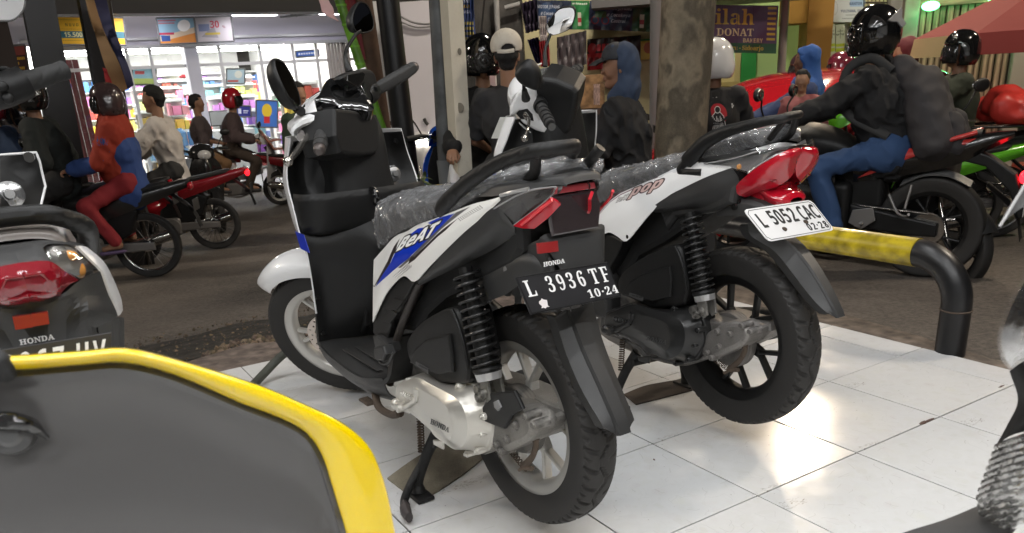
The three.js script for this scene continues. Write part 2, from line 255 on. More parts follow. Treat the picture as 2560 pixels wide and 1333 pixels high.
slab('pavement', [[-30, -5.004], [3.36, -5.004], [3.36, -5.6], [0.2, -5.75], [-1.2, -5.62], [-1.7, -5.9], [-2.4, -5.7], [-3.4, -6.1], [-6, -6.3], [-30, -6.3]], -0.015, 0.2, M.concreteOld).userData.label = 'cracked brown concrete pavement along the left tile edge';
T.asphalt = tex(1024, 1024, (u, v) => { const a = tfbm(u, v, 4, 5, 80), g = hsh(u * 1024, v * 1024, 5), q = pnoise(u * 170, v * 170, 170, 170, 6); return clamp(0.55 + 0.7 * (a - 0.47) + 0.3 * (g - 0.5) + 0.35 * (q - 0.5), 0.05, 1); }, { rep: 0.4 });
T.asphaltB = T.asphalt.clone(); T.asphaltB.repeat.set(0.9, 0.9);
M.asphalt = S([0.2, 0.172, 0.146], 0.82, { map: T.asphalt, bumpMap: T.asphaltB, bumpScale: 0.014 });
const roadY = (x, z) => { const u = clamp((-z - 2.8) / 6.2, 0, 1); return lerp(-0.11, -0.58, u); };
{
const xs = [-120, -40, -16, -10, -7, -5, -3, -1.5, 0, 1.5, 3, 5, 7, 10, 16, 40, 120], zs = [20, 4, 0, -1.5, -2.8, -3.8, -4.8, -5.8, -6.8, -7.8, -9, -10, -12, -16, -30, -60, -140];
const g = grid(zs.map((z) => xs.map((x) => [x, roadY(x, z), z])), { uv: 'unit', flip: true }); const u = g.attributes.uv, p = g.attributes.position; for (let i = 0; i < p.count; i++) u.setXY(i, p.getX(i), p.getZ(i));
struct('road', g, M.asphalt, 'dark worn asphalt of the street');
}
function onRoad(px, py) { const d = ray(px, py); let t = 5; for (let k = 0; k < 40; k++) { const p = V(0, EYE, 0).addScaledVector(d, t); t = (roadY(p.x, p.z) - EYE) / d.y; } const p = V(0, EYE, 0).addScaledVector(d, t); return p; }
{
const dark = S([0.03, 0.026, 0.02], 0.75, { map: T.dirt2, bumpMap: T.soft, bumpScale: 0.03 });
const pts = [[-6, -6.2], [-2.6, -6.2], [-1.2, -5.7], [0.4, -6.0], [1.5, -6.6], [0.9, -7.5], [-0.6, -7.0], [-1.4, -7.3], [-2.6, -7.1], [-6, -7.6]];
const m = slab('dirt_strip', curve(pts, 5, false, true), -0.06, 0.3, dark); m.userData.label = 'dark damp dirt along the edge of the road';
const st = [0, 1, 2].map((k) => { const g = new THREE.IcosahedronGeometry(1, 1), p = g.attributes.position; for (let i = 0; i < p.count; i++) { const s = 0.75 + 0.5 * hsh(Math.round(p.getX(i) * 20), Math.round(p.getY(i) * 20 + 7 * k), Math.round(p.getZ(i) * 20)); p.setXYZ(i, p.getX(i) * s, p.getY(i) * s * 0.7, p.getZ(i) * s); } g.computeVertexNormals(); return g; });
const one = (name, n, gen, s0, s1, label) => { const im = new THREE.InstancedMesh(st[0], S([0.17, 0.135, 0.1], 0.9), n), o = new THREE.Object3D(), col = new THREE.Color(); for (let k = 0; k < n; k++) { const [i, j] = gen(), p = grd(i, j, -0.06); o.position.set(...p); const s = s0 * Math.pow(s1 / s0, Math.pow(rnd(), 2.5)); o.scale.set(s * rr(0.7, 1.4), s, s * rr(0.7, 1.4)); o.rotation.set(rnd() * 6, rnd() * 6, rnd() * 6); o.updateMatrix(); im.setMatrixAt(k, o.matrix); const b = rr(0.25, 1.15); im.setColorAt(k, col.setRGB(b, b * rr(0.85, 1), b * rr(0.7, 0.95))); } im.name = name; scene.add(im); tag(im, label, null, null, 'stuff'); };
one('rubble', 900, () => { const a = rnd() * 6.28, r = Math.sqrt(rnd()); return [-1.45 + Math.cos(a) * r * 0.75, -6.15 + Math.sin(a) * r * 0.42 + 0.1]; }, 0.004, 0.02, 'small broken stones heaped on the dirt by the front wheel');
one('grit', 1600, () => [rr(-5, 1.2), -6.7 + rr(-0.8, 0.6)], 0.002, 0.009, 'loose grit scattered over the dirt at the road edge');
}
const mkLight = (col, L, w, h, pos, to) => { const l = new THREE.RectAreaLight(new THREE.Color().setRGB(...col), L, w, h); l.position.set(...pos); l.lookAt(...to); l.castShadow = true; scene.add(l); return l; };
{
const wallM = S(0.72, 0.7), p = (i, j) => grd(i, j);
const ceil = bx(9, 0.12, 7.2); ceil.rotateY(TURN); const c = p(-6, 4.6); ceil.translate(c[0], 3.25, c[2]);
tag(mesh('canopy', ceil, wallM), 'white ceiling of the shop over the forecourt', 'canopy');
const wall = bx(9, 3.3, 0.12); wall.rotateY(TURN); const w = p(-6, 13.6); wall.translate(w[0], 1.6, w[2]); tag(mesh('shop_wall', wall, wallM), 'white wall of the shop behind the forecourt', 'wall');
const em = S(0.8, 0.5, { e: [1, 0.995, 0.985], emissiveIntensity: 9 });
let n = 0;
for (const [i, j] of [[-10, -2], [-6.2, -2], [-2.4, -2], [1.2, -2], [-10, 2.2], [-6.2, 2.2], [-2.4, 2.2], [1.2, 2.2], [-9, 4.6], [-5.2, 6.2], [-0.8, 6.2]]) {
const q = p(i, j), t = thing('tube_lamp', ['first', 'second', 'third', 'fourth', 'fifth', 'sixth', 'seventh', 'eighth', 'ninth', 'tenth', 'eleventh'][n++] + ' white tube lamp under the forecourt ceiling, counted from the road', 'lamp', [q[0], 3.12, q[2]]);
t.rotation.y = TURN; mesh('holder', box(1.26, 0.04, 0.09, 0.01, 0, 0.045, 0), S(0.7, 0.5), t); mesh('tube', box(1.2, 0.03, 0.05, 0.012, 0, 0.012, 0), em, t);
const l = mkLight([0.98, 0.99, 1], n > 8 ? TUBE * 2.4 : TUBE, 1.2, 0.07, [q[0], 3.1, q[2]], [q[0], 0, q[2]]); l.rotation.set(-Math.PI / 2, 0, TURN);
}
}
// ---------- wheels ----------
function tyreGeo(r, R, w, n, treads = true) {
const rows = [], NU = treads ? 1020 : 72, NV = treads ? 44 : 14;
for (let i = 0; i <= NU; i++) {
const a = i / NU * 2 * Math.PI, row = [];
for (let k = 0; k <= NV; k++) {
const v = k / NV * 2 - 1, s = Math.abs(v);                      // -1 .. 1 over the section, from bead to bead
const t = s * 2.25; let z = Math.sign(v) * w / 2 * Math.sin(Math.min(t, Math.PI / 2) * 0.98) * (t > Math.PI / 2 ? 1 - 0.22 * Math.pow((t - 1.57) / 0.68, 2) : 1), q = r + (R - r) * (t < Math.PI / 2 ? Math.pow(Math.cos(t * 0.62), 0.55) : 0.735 * (1 - (t - Math.PI / 2) / 0.68));
if (t < Math.PI / 2) q = r + (R - r) * (0.735 + 0.265 * Math.pow(Math.max(0, Math.cos(t)), 0.7));
if (treads && s < 0.66) {
const u = a / (2 * Math.PI) * n, f = (x) => Math.abs(x - Math.round(x)), side = v > 0 ? 0.5 : 0;
const cut = f(u + side + 0.9 * Math.pow(s, 1.6)) < 0.1 && s > 0.16 && s < 0.63 ? 1 : 0, cut2 = f(u + side + 0.5 + 0.9 * Math.pow(s, 1.6)) < 0.075 && s > 0.4 && s < 0.62 ? 0.8 : 0;
const c = Math.abs(v - 0.1 * Math.sin(a * n / 2)) < 0.035 ? 0.9 : 0; q -= 0.0055 * Math.max(cut, cut2, c);
}
row.push([Math.cos(a) * q, Math.sin(a) * q, z]);
}
rows.push(row);
}
return grid(rows, { flip: true });
}
function rimGeo(r, w) {
const h = w / 2, pr = [[r - 0.032, -h + 0.012], [r - 0.024, -h + 0.004], [r - 0.004, -h + 0.001], [r, -h - 0.001], [r + 0.0015, -h + 0.003], [r - 0.002, -h + 0.007], [r - 0.012, -h + 0.012], [r - 0.02, -h + 0.024], [r - 0.02, h - 0.024], [r - 0.012, h - 0.012], [r - 0.002, h - 0.007], [r + 0.0015, h - 0.003], [r, h + 0.001], [r - 0.004, h - 0.001], [r - 0.024, h - 0.004], [r - 0.032, h - 0.012], [r - 0.035, h - 0.024], [r - 0.034, 0], [r - 0.035, -h + 0.024], [r - 0.032, -h + 0.012]];
const g = new THREE.LatheGeometry(pr.map((p) => new THREE.Vector2(...p)), 96); g.rotateX(Math.PI / 2); return toCreasedNormals(g, 0.8);
}
function spokeGeo(r0, r1, a, w0, fork, t) {
const P = (rad, ang) => [Math.cos(a + ang) * rad, Math.sin(a + ang) * rad], m = lerp(r0, r1, 0.42), f = fork;
const arm = (s) => ext(curve([P(r0, s * -w0 / r0 * 0.2), P(m, s * 0.02 - 0.03 * s), P(r1, s * f - 0.05), P(r1, s * f + 0.055), P(m, s * 0.02 + w0 / m * 0.55 * s + 0.05), P(r0, s * w0 / r0 * 0.9)].map((p) => p), 4, false, true), -t, t, { bevel: 0.004 });
const one = ext([P(r0, -w0 / r0), P(m, -w0 / m * 0.75), P(m, w0 / m * 0.75), P(r0, w0 / r0)], -t, t, { bevel: 0.005 });
const leg = (s) => ext([P(m * 0.93, s * w0 / m * 0.1 - w0 / m * 0.42), P(r1, s * f - 0.045), P(r1, s * f + 0.045), P(m * 0.93, s * w0 / m * 0.1 + w0 / m * 0.42)], -t * 0.92, t * 0.92, { bevel: 0.005 });
return [one, leg(1), leg(-1)];
}
const wheelCache = {};
function wheel(parent, pos, q, { r = 0.187, R = 0.2585, w = 0.088, rimW = 0.062, rim = M.rim, spokes = 5, fork = 0.2, phase = 0, hub = 0.045, treads = 34, name = 'wheel', detail = true, sw = 0.019 } = {}) {
const key = [r, R, w, treads, detail].join(), tg = wheelCache[key] ??= tyreGeo(r - 0.004, R, w, treads, detail);
const t = mesh(name, tg, M.rubber, parent); t.position.set(...pos); if (q) t.quaternion.copy(q);
const g = [rimGeo(r, rimW)];
for (let k = 0; k < spokes; k++) g.push(...spokeGeo(hub * 0.8, r - 0.026, phase + k / spokes * 2 * Math.PI, sw, fork, rimW * 0.2));
g.push(turned([[0, -rimW * 0.55], [hub, -rimW * 0.5], [hub + 0.004, -rimW * 0.3], [hub + 0.004, rimW * 0.3], [hub, rimW * 0.5], [0, rimW * 0.55]], [0, 0, 0], [0, 0, 1], 32));
mesh('rim', g, rim, t);
return t;
}
const bolt = (p, r = 0.006, h = 0.008, d = [0, 0, -1]) => [turned([[0, h], [r * 0.55, h], [r * 0.6, h * 0.6], [r * 0.92, h], [r, h * 0.7], [r, 0]], p, [p[0] + d[0], p[1] + d[1], p[2] + d[2]], 12)];
function springGeo(a, b, R, turns, wire, r1 = R) { const A = V(...a), d = V(...b).sub(A), u = d.clone().normalize(), n = V(0, 0, 1).addScaledVector(u, -u.z).normalize(), m = u.clone().cross(n), p = []; const N = turns * 14; for (let i = 0; i <= N; i++) { const t = i / N, w = t * turns * 6.2832, e = A.clone().addScaledVector(d, t).addScaledVector(n, Math.cos(w) * lerp(R, r1, t)).addScaledVector(m, Math.sin(w) * lerp(R, r1, t)); p.push([e.x, e.y, e.z]); } return rod(p, wire, { seg: 7, n: 1 }); }
function text(str, font, h, depth = 0.0008) { const g = new TextGeometry(str, { font, size: h, depth, curveSegments: 3 }); g.computeBoundingBox(); const b = g.boundingBox; return g.translate(-(b.min.x + b.max.x) / 2, -(b.min.y + b.max.y) / 2, 0); }
const FL = new FontLoader(), FB = await FL.loadAsync('fonts/droid/droid_sans_bold.typeface.json'), FSB = await FL.loadAsync('fonts/droid/droid_serif_bold.typeface.json');
function onQuad(g, tl, tr, bl, w, h, off = 0) { const A = V(...tl), B = V(...tr), C = V(...bl), u = B.clone().sub(A), v = A.clone().sub(C), c = B.clone().add(C).multiplyScalar(0.5), n = u.clone().cross(v).normalize(); const m = new THREE.Matrix4().makeBasis(u.multiplyScalar(1 / w), v.multiplyScalar(1 / h), n).setPosition(c.addScaledVector(n, off)); g.applyMatrix4(m); return g; }
// ---------- running gear shared by the two parked white scooters: engine, air box, shock, stand, rear wheel ----------
const B = new Fr(0.045, -1.706, -32.3), PP = new Fr(0.666, -2.19, -30);
function rearGear(t, o) {
const Z = (z, ...q) => B.zs(z, ...q).map((p) => [p[0] + o.dx, p[1], p[2]]);
wheel(t, [0, 0.306, 0], null, { rim: o.rim, phase: o.phase, fork: 0.3, sw: 0.017, name: 'rear_wheel' });
const out = Z(-0.145, [986, 962], [1010, 948], [1043, 937], [1070, 948], [1093, 961], [1138, 964], [1162, 961], [1186, 983], [1204, 1009], [1214, 1047], [1219, 1085], [1209, 1116], [1196, 1136], [1169, 1140], [1146, 1131], [1124, 1116], [1098, 1112], [1083, 1100], [1072, 1080], [1055, 1064], [1035, 1047], [1017, 1033], [993, 1019], [984, 995]);
const fc = Z(-0.178, [992, 966], [1014, 953], [1042, 944], [1066, 955], [1090, 968], [1118, 982], [1140, 997], [1154, 1014], [1163, 1035], [1168, 1060], [1168, 1085], [1163, 1106], [1152, 1120], [1136, 1124], [1122, 1116], [1108, 1106], [1095, 1098], [1084, 1088], [1074, 1074], [1058, 1060], [1040, 1044], [1022, 1030], [1000, 1014], [990, 994]);
const cen = fc.reduce((s, p) => add(s, p, 1 / fc.length), [0, 0, 0]), inset = (q, k, z) => q.map((p) => [lerp(p[0], cen[0], k), lerp(p[1], cen[1], k), z ?? p[2]]), ob = out.map((p) => [p[0], p[1], -0.125]);
const between = (k, z) => ob.map((p, i) => [lerp(p[0], fc[i][0], k), lerp(p[1], fc[i][1], k), z]);
const side = loft([inset(ob, -0.01, -0.08), inset(ob, -0.01, -0.118), inset(ob, 0.0, -0.126), inset(ob, 0.02, -0.128), between(0.3, -0.131), between(0.72, -0.158), between(0.92, -0.173), fc], { nu: 3, nv: 3, closed: true, crease: 0.5 });
const N = 12, ring = curve(fc, 3, false, true), lineY = (x) => cen[1] - 0.008 + (x - cen[0]) * 0.22, face = [];
for (let i = 0; i <= N; i++) face.push(ring.map((p) => { const k = i / N, x = lerp(p[0], cen[0], k), y = lerp(p[1], cen[1], k), e = Math.min(1, k * 4), up = clamp((x - cen[0]) * -5 + 0.5, 0, 1); return [x, y, -0.178 - 0.007 * Math.sin(e * 1.57) - e * up * 0.009 + Math.max(0, lineY(x) - y) * 0.4 * e * Math.min(1, up + 0.3)]; }));
const cover = mesh('engine_cover', [side, grid(face, { closed: true, crease: 0.35 })], o.cover, t);
const bosses = Z(-0.147, [1146, 967], [1184, 1012], [1208, 1042], [1203, 1086], [1194, 1128], [1168, 1135], [1019, 953]);
each('cover_bolt', bosses.map((p, i) => mg([turned([[0, 0.004], [0.0072, 0.004], [0.0085, 0.002], [0.0092, -0.025]], p, [p[0], p[1], p[2] - 1], 14), turned([[0, 0.009], [0.004, 0.009], [0.0045, 0.003]], p, [p[0], p[1], p[2] - 1], 6)])), o.cover, cover);
const ks = Z(-0.185, [990, 1010], [1012, 1016], [1042, 1000], [1043, 978], [1006, 983], [1008, 1018], [1045, 1030]);
mesh('kick_starter', [rod([ks[0], ks[1], ks[2]], [0.011, 0.009, 0.008], {}), cyl(ks[2], [ks[3][0], ks[3][1] + 0.008, ks[3][2]], 0.0085), springGeo(ks[4], ks[2], 0.0065, 7, 0.002), ball(0.015, ks[0]), turned([[0, 0.018], [0.011, 0.018], [0.012, 0.0], [0.02, -0.01]], ks[5], [ks[5][0], ks[5][1], -9], 18), turned([[0, 0.006], [0.011, 0.006], [0.011, 0], [0.009, -0.012]], ks[3], [ks[3][0], 9, ks[3][2]], 14)], o.cover, cover);
const nm = onQuad(text('HONDA', FSB, 0.0105, 0.0016), ...Z(-0.193, [1077, 1046], [1127, 1070], [1074, 1059]), 0.06, 0.0118, -0.0005);
mesh('maker_name', nm, S(0.1, 0.6, { metalness: 0.5 }), cover);
mesh('flange', ext(Z(0, [1081, 1100, -0.15], [1083, 1113, -0.15], [1106, 1125, -0.15], [1107, 1102, -0.15]), -0.15, -0.142), o.cover, t);
const gc = Z(-0.1, [1150, 960], [1215, 985], [1245, 1000], [1300, 1030], [1345, 1048], [1350, 1075], [1332, 1098], [1290, 1118], [1240, 1128], [1190, 1135], [1090, 1080], [1010, 1010], [1000, 960], [1060, 945]);
mesh('crankcase', [ext(gc, -0.105, -0.03, { bevel: 0.008, smooth: true, n: 3 }), ext(gc.map((p) => [p[0], p[1]]), -0.03, 0.05, { bevel: 0.01 }), box(0.22, 0.14, 0.2, 0.03, 0.42 + o.dx, 0.31, 0.02)], o.cast, t);
const gb = Z(-0.108, [1250, 1050], [1265, 1035], [1290, 1020], [1325, 1022], [1345, 1045], [1352, 1075], [1338, 1100], [1305, 1115], [1275, 1128], [1258, 1120], [1245, 1100]);
const gear = mesh('gear_case', ext(gb, -0.128, -0.06, { bevel: 0.014, smooth: true, n: 3, seg: 3 }), o.cast, t);
each('case_bolt', Z(-0.128, [1292, 1062], [1270, 1098], [1245, 1112], [1340, 1062], [1318, 1040], [1262, 1050], [1256, 1128]).map((p) => turned([[0, 0.01], [0.007, 0.01], [0.0095, 0.004], [0.011, -0.03]], p, [p[0], p[1], -9], 12)), o.cast, gear);
mesh('brake_drum', turned([[0.0, 0], [0.078, 0.002], [0.082, 0.01], [0.082, 0.03], [0.06, 0.03]], [0, 0.306, -0.052], [0, 0.306, 1], 40), o.cast, t);
const ba = Z(-0.1, [1336, 1092], [1340, 1112], [1332, 1140], [1318, 1158], [1310, 1168], [1330, 1172], [1298, 1176]);
mesh('brake_arm', [rod(ba.slice(0, 5), [0.012, 0.009, 0.008, 0.009, 0.012], { flat: 0.5 }), ball(0.014, ba[0], 1, 1, 0.7), cyl(ba[6], ba[4], 0.004), cyl(ba[4], ba[5], 0.006), springGeo(ba[4], [ba[4][0] + 0.1, ba[4][1] + 0.01, ba[4][2] + 0.02], 0.006, 8, 0.0014)], M.rust, t);
if (o.guard) { // black splash guard over the case
const q = Z(-0.136, [1210, 1018], [1228, 982], [1290, 976], [1302, 1000], [1312, 1022], [1285, 1038], [1266, 1072], [1238, 1062], [1214, 1052]);
const g = mesh('case_guard', ext(q, -0.142, -0.132, { bevel: 0.004 }), M.plastic, t);
mesh('guard_clip', ext(Z(-0.144, [1236, 1005], [1246, 1000], [1254, 1018], [1247, 1028], [1238, 1018]), -0.147, -0.142, { bevel: 0.001 }), S(0.2, 0.5), g);
}
const ab = Z(-0.15, [1010, 868], [1016, 846], [1031, 824], [1052, 804], [1075, 789], [1110, 772], [1130, 773], [1142, 790], [1151, 829], [1160, 870], [1168, 905], [1166, 940], [1160, 962], [1125, 962], [1092, 958], [1070, 943], [1040, 920], [1018, 903]);
const ac = [0.155 + o.dx, 0.485], ring2 = (k, z, s) => ab.map((p) => [ac[0] + (p[0] - ac[0]) * k, ac[1] + (p[1] - ac[1]) * k + s, z]);
const air = mesh('air_box', loft([ring2(0.98, -0.06, 0), ring2(1, -0.13, 0), ring2(0.97, -0.142, 0), ring2(0.9, -0.147, 0), ring2(0.5, -0.149, 0), ring2(0.02, -0.15, 0)], { nu: 3, nv: 3, closed: true }), M.plastic, t);
mesh('raised_panel', ext(Z(0, [1030, 905, -0.15], [1042, 872, -0.15], [1066, 850, -0.15], [1108, 838, -0.15], [1128, 835, -0.15], [1135, 880, -0.15], [1138, 930, -0.15], [1100, 938, -0.15]), -0.158, -0.146, { bevel: 0.006, seg: 3 }), M.plastic, air);
const badge = mesh('badge', ext(Z(0, [1040, 913, -0.158], [1041, 904, -0.158], [1072, 922, -0.158], [1072, 935, -0.158]), -0.16, -0.157, { bevel: 0.0006 }), S(0.09, 0.5, { metalness: 0.4 }), air);
mesh('badge_letters', onQuad(text('eSP', FB, 0.011, 0.0012), ...Z(-0.1605, [1045, 909], [1069, 922], [1045, 914]), 0.025, 0.012, -0.0004), S(0.02, 0.5), badge);
mesh('air_box_back', [ext(Z(0, [1122, 773, -0.1], [1150, 780, -0.1], [1178, 860, -0.1], [1182, 945, -0.1], [1150, 970, -0.1], [1130, 880, -0.1]), -0.1, -0.03, { bevel: 0.006 }), rod(Z(-0.15, [1130, 775], [1146, 815], [1160, 865], [1170, 925]), 0.004)], M.plastic, t);
const s0 = Z(-0.125, [1163, 668])[0], s1 = Z(-0.125, [1222, 938])[0], at = (k) => s0.map((c, i) => lerp(c, s1[i], k));
const shock = mesh('shock_absorber', [cyl(at(0), at(0.98), 0.0145), cyl(at(0.45), at(0.97), 0.0205), turned([[0, 0], [0.031, 0], [0.033, 0.006], [0.03, 0.012], [0, 0.012]], at(0.92), s1, 24)], M.plastic, t);
mesh('spring', springGeo(at(0.05), at(0.93), 0.028, 12, 0.0034, 0.03), Ph(0.01, 0.34, {}), shock);
mesh('collar', turned([[0, 0], [0.028, 0], [0.03, 0.003], [0.028, 0.02], [0, 0.02]], at(0.955), s1.map((c, i) => c + (s1[i] - s0[i])), 28), S(0.55, 0.4, { metalness: 0.7 }), shock);
const e0 = at(1.03), e1 = at(1.17);
mesh('clevis', [ext([[e0[0] - 0.02, e0[1] + 0.005], [e0[0] + 0.017, e0[1] + 0.01], [e1[0] + 0.014, e1[1]], [e1[0] - 0.004, e1[1] - 0.016], [e1[0] - 0.02, e1[1] - 0.004]], -0.145, -0.137, { bevel: 0.002 }), ext([[e0[0] - 0.02, e0[1] + 0.005], [e0[0] + 0.017, e0[1] + 0.01], [e1[0] + 0.014, e1[1]], [e1[0] - 0.004, e1[1] - 0.016], [e1[0] - 0.02, e1[1] - 0.004]], -0.112, -0.104, { bevel: 0.002 }), bolt([e1[0], e1[1] + 0.005, -0.145], 0.011, 0.012), bolt([e1[0] + 0.02, e1[1] - 0.01, -0.14], 0.012, 0.014), cyl([e1[0] + 0.045, e1[1] - 0.005, -0.14], [e1[0] + 0.045, e1[1], -0.08], 0.013)], o.cast === M.cast ? S([0.3, 0.29, 0.26], 0.5, { metalness: 0.7, map: T.dirty }) : M.cast, shock);
const st = o.stand;
mesh('centre_stand', [rod([[0.3 + o.dx, 0.19, -0.1], [0.33 + o.dx, 0.12, -0.125], [0.345 + o.dx, 0.045, -0.15], [0.34 + o.dx, 0.012, -0.155]], [0.017, 0.015, 0.014, 0.02]), rod([[0.3 + o.dx, 0.19, 0.1], [0.33 + o.dx, 0.12, 0.125], [0.345 + o.dx, 0.045, 0.15], [0.34 + o.dx, 0.012, 0.155]], [0.017, 0.015, 0.014, 0.02]), rod([[0.3 + o.dx, 0.16, -0.12], [0.3 + o.dx, 0.15, 0.12]], 0.013, { n: 2 }), rod([[0.34 + o.dx, 0.11, -0.12], [0.338 + o.dx, 0.055, -0.17], [0.3 + o.dx, 0.03, -0.215], [0.255 + o.dx, 0.035, -0.235]], [0.012, 0.011, 0.011, 0.013]), box(0.09, 0.012, 0.05, 0.004, 0.34 + o.dx, 0.007, -0.155), box(0.09, 0.012, 0.05, 0.004, 0.34 + o.dx, 0.007, 0.155)], S(0.014, 0.6, { map: T.dirty }), t);
const foot = B.z(1028, 1235, -0.235);
mesh('stand_foot', rod([[0.275 + o.dx, 0.035, -0.228], [0.245 + o.dx, 0.032, -0.24], [0.215 + o.dx, 0.025, -0.245]], [0.012, 0.024, 0.017], { flat: 0.6 }), S([0.05, 0.042, 0.042], 0.55), t);
mesh('stand_spring', springGeo([0.335 + o.dx, 0.235, -0.13], [0.34 + o.dx, 0.125, -0.135], 0.008, 14, 0.002), M.rust, t);
mesh('exhaust', [turned([[0, 0], [0.03, 0.005], [0.052, 0.05], [0.05, 0.28], [0.04, 0.33], [0, 0.335]], [0.3, 0.25, 0.14], [-0.16, 0.35, 0.145], 24), rod([[0.42, 0.25, 0.08], [0.34, 0.21, 0.13], [0.3, 0.25, 0.14]], 0.016)], M.plastic, t);
}
function seatSet(t, rows, rowsFilm) {
const s = mesh('seat', loft(rows, { nu: 5, nv: 6 }), M.seat, t);
const wr = (p) => { const n = (noise(p[0] * 34 + 9, p[1] * 30, p[2] * 34) - 0.5) * 0.005 + Math.pow(1 - Math.abs(2 * noise(p[0] * 30 - p[1] * 22 + 3, p[2] * 16 + p[1] * 20) - 1), 5) * 0.006 + Math.pow(1 - Math.abs(2 * noise(p[0] * 60 + p[2] * 50, p[1] * 34 + 7) - 1), 6) * 0.0035; p[1] += n + 0.004; p[2] += Math.sign(p[2]) * (n + 0.003); };
mesh('plastic_cover', loft(rowsFilm ?? rows, { nu: 22, nv: 22, warp: wr }), M.film, s);
return s;
}
function cross(x, top, hw, side, low) { return [[x, low, -hw * 0.97], [x, lerp(low, top, 0.55), -hw * 1.01], [x, top - side * 0.35, -hw * 0.86], [x, top, -hw * 0.45], [x, top + 0.004, 0], [x, top, hw * 0.45], [x, top - side * 0.35, hw * 0.86], [x, lerp(low, top, 0.55), hw * 1.01], [x, low, hw * 0.97]]; }
// ---------- the white and blue scooter in the middle ----------
{
const t = thing('scooter', 'white scooter with blue graphic, silver wheels and black plate L 3936 TF', 'scooter', B);
rearGear(t, { dx: 0, rim: M.rim, cover: M.cover, cast: M.cast, phase: 0.35, guard: true });
const Zr = (...rows) => rows.map((r) => r.map((p) => B.z(p[0], p[1], p[2])));
const both = (g) => [g, mirrored(g)], bothT = (g) => [g, mirrored(g).translate(0, 0, -0.05)];
// --- side panels with the blue graphic
const pan = [
[[937, 650, -0.132], [935, 725, -0.15], [934, 806, -0.146]], [[962, 622, -0.132], [955, 690, -0.152], [951, 768, -0.148]], [[988, 594, -0.132], [979, 655, -0.152], [972, 728, -0.148]],
[[1020, 577, -0.133], [1014, 632, -0.152], [1010, 690, -0.15]], [[1043, 564, -0.135], [1042, 632, -0.152], [1039, 704, -0.15]], [[1085, 549, -0.135], [1080, 608, -0.149], [1076, 666, -0.148]],
[[1125, 534, -0.134], [1120, 580, -0.145], [1116, 625, -0.144]], [[1185, 511, -0.13], [1172, 546, -0.138], [1160, 582, -0.138]], [[1225, 501, -0.125], [1214, 522, -0.13], [1203, 545, -0.13]], [[1251, 494, -0.12], [1251, 496, -0.121], [1251, 498, -0.12]]];
const bb = [-0.16, 0.44, 0.64, 0.42], W = 1536, Hh = 1008, cp = (x, y) => { const p = B.z(x, y, -0.146); return [(p[0] - bb[0]) / bb[2] * W, (1 - (p[1] - bb[1]) / bb[3]) * Hh]; };
const art = (side) => canvas(W, Hh, (c) => {
c.fillStyle = '#e9e8e4'; c.fillRect(0, 0, W, Hh);
const poly = (f, q) => { c.fillStyle = f; c.beginPath(); q.forEach((p, i) => c[i ? 'lineTo' : 'moveTo'](...cp(...p))); c.closePath(); c.fill(); };
poly('#2a2426', [[994, 598], [984, 618], [976, 652], [956, 690], [939, 719], [943, 716], [962, 692], [983, 660], [993, 628]]);
poly('#0c34b4', [[1128, 536], [1085, 549], [1062, 560], [1084, 566], [1052, 571], [1040, 573], [1020, 590], [996, 616], [994, 632], [985, 656], [950, 708], [946, 716], [990, 676], [1030, 645], [1070, 604], [1100, 570]]);
poly('#eceae6', [[1062, 560], [1046, 564], [1030, 575], [1045, 572], [1084, 567]]);
poly('#5d5b5c', [[1163, 520], [1131, 534], [1098, 572], [1040, 636], [1003, 668], [1010, 668], [1048, 638], [1104, 574], [1140, 540]]);
poly('#241d1e', [[1140, 548], [1108, 574], [1094, 588], [1046, 640], [1037, 640], [1032, 652], [1028, 660], [1046, 648], [1098, 592], [1116, 576]]);
for (let k = 0; k < 12; k++) for (let j = 0; j < 3; j++) { const a = k / 12; poly('#3a3536', [[1140 + a * 48 + j * 3, 548 - a * 33 + j * 2.4], [1142 + a * 48 + j * 3, 547 - a * 33 + j * 2.4], [1143 + a * 48 + j * 3, 548.6 - a * 33 + j * 2.4], [1141 + a * 48 + j * 3, 549.6 - a * 33 + j * 2.4]]); const s = 1 - k / 14; poly('#4a4444', [[1026 - a * 40 + j * 5, 658 + a * 34 + j * 2], [1027.6 - a * 40 + j * 5, 657 + a * 34 + j * 2], [1027 - a * 40 + j * 5, 657 + a * 34 + 6 * s + j * 2], [1025.6 - a * 40 + j * 5, 658 + a * 34 + 6 * s + j * 2]]); }
const word = (str, font, TL, TR, BL, fill, out, lw) => { const a = cp(...TL), b = cp(...TR), d = cp(...BL); c.save(); c.font = font; const w = c.measureText(str).width; c.transform((b[0] - a[0]) / w, (b[1] - a[1]) / w, (d[0] - a[0]) / 72, (d[1] - a[1]) / 72, a[0], a[1]); c.textBaseline = 'alphabetic'; c.lineJoin = 'round'; if (out) { c.strokeStyle = out; c.lineWidth = lw; c.strokeText(str, 0, 72); } c.fillStyle = fill; c.fillText(str, 0, 72); c.restore(); };
word('BeAT', 'bold italic 100px sans-serif', [998, 600], [1090, 557], [992, 630], '#f4f4f2', '#1a1718', 22);
word('BeAT', 'bold italic 100px sans-serif', [998, 600], [1090, 557], [992, 630], '#f4f4f2', '#f4f4f2', 4);
word('SPORT INJECTION', 'italic 60px sans-serif', [1045, 630], [1100, 578], [1044, 636], '#6a6666');
void side;
});
const pg = loft(Zr(...pan), { nu: 6, nv: 4, thick: 0.003, uv: bb, flip: true });
const wm = Ph(1, 0.3, { clearcoat: 0.8, clearcoatRoughness: 0.05, map: art(0) });
mesh('side_panel', pg, wm, t); mesh('side_panel', mirrored(pg), wm, t);
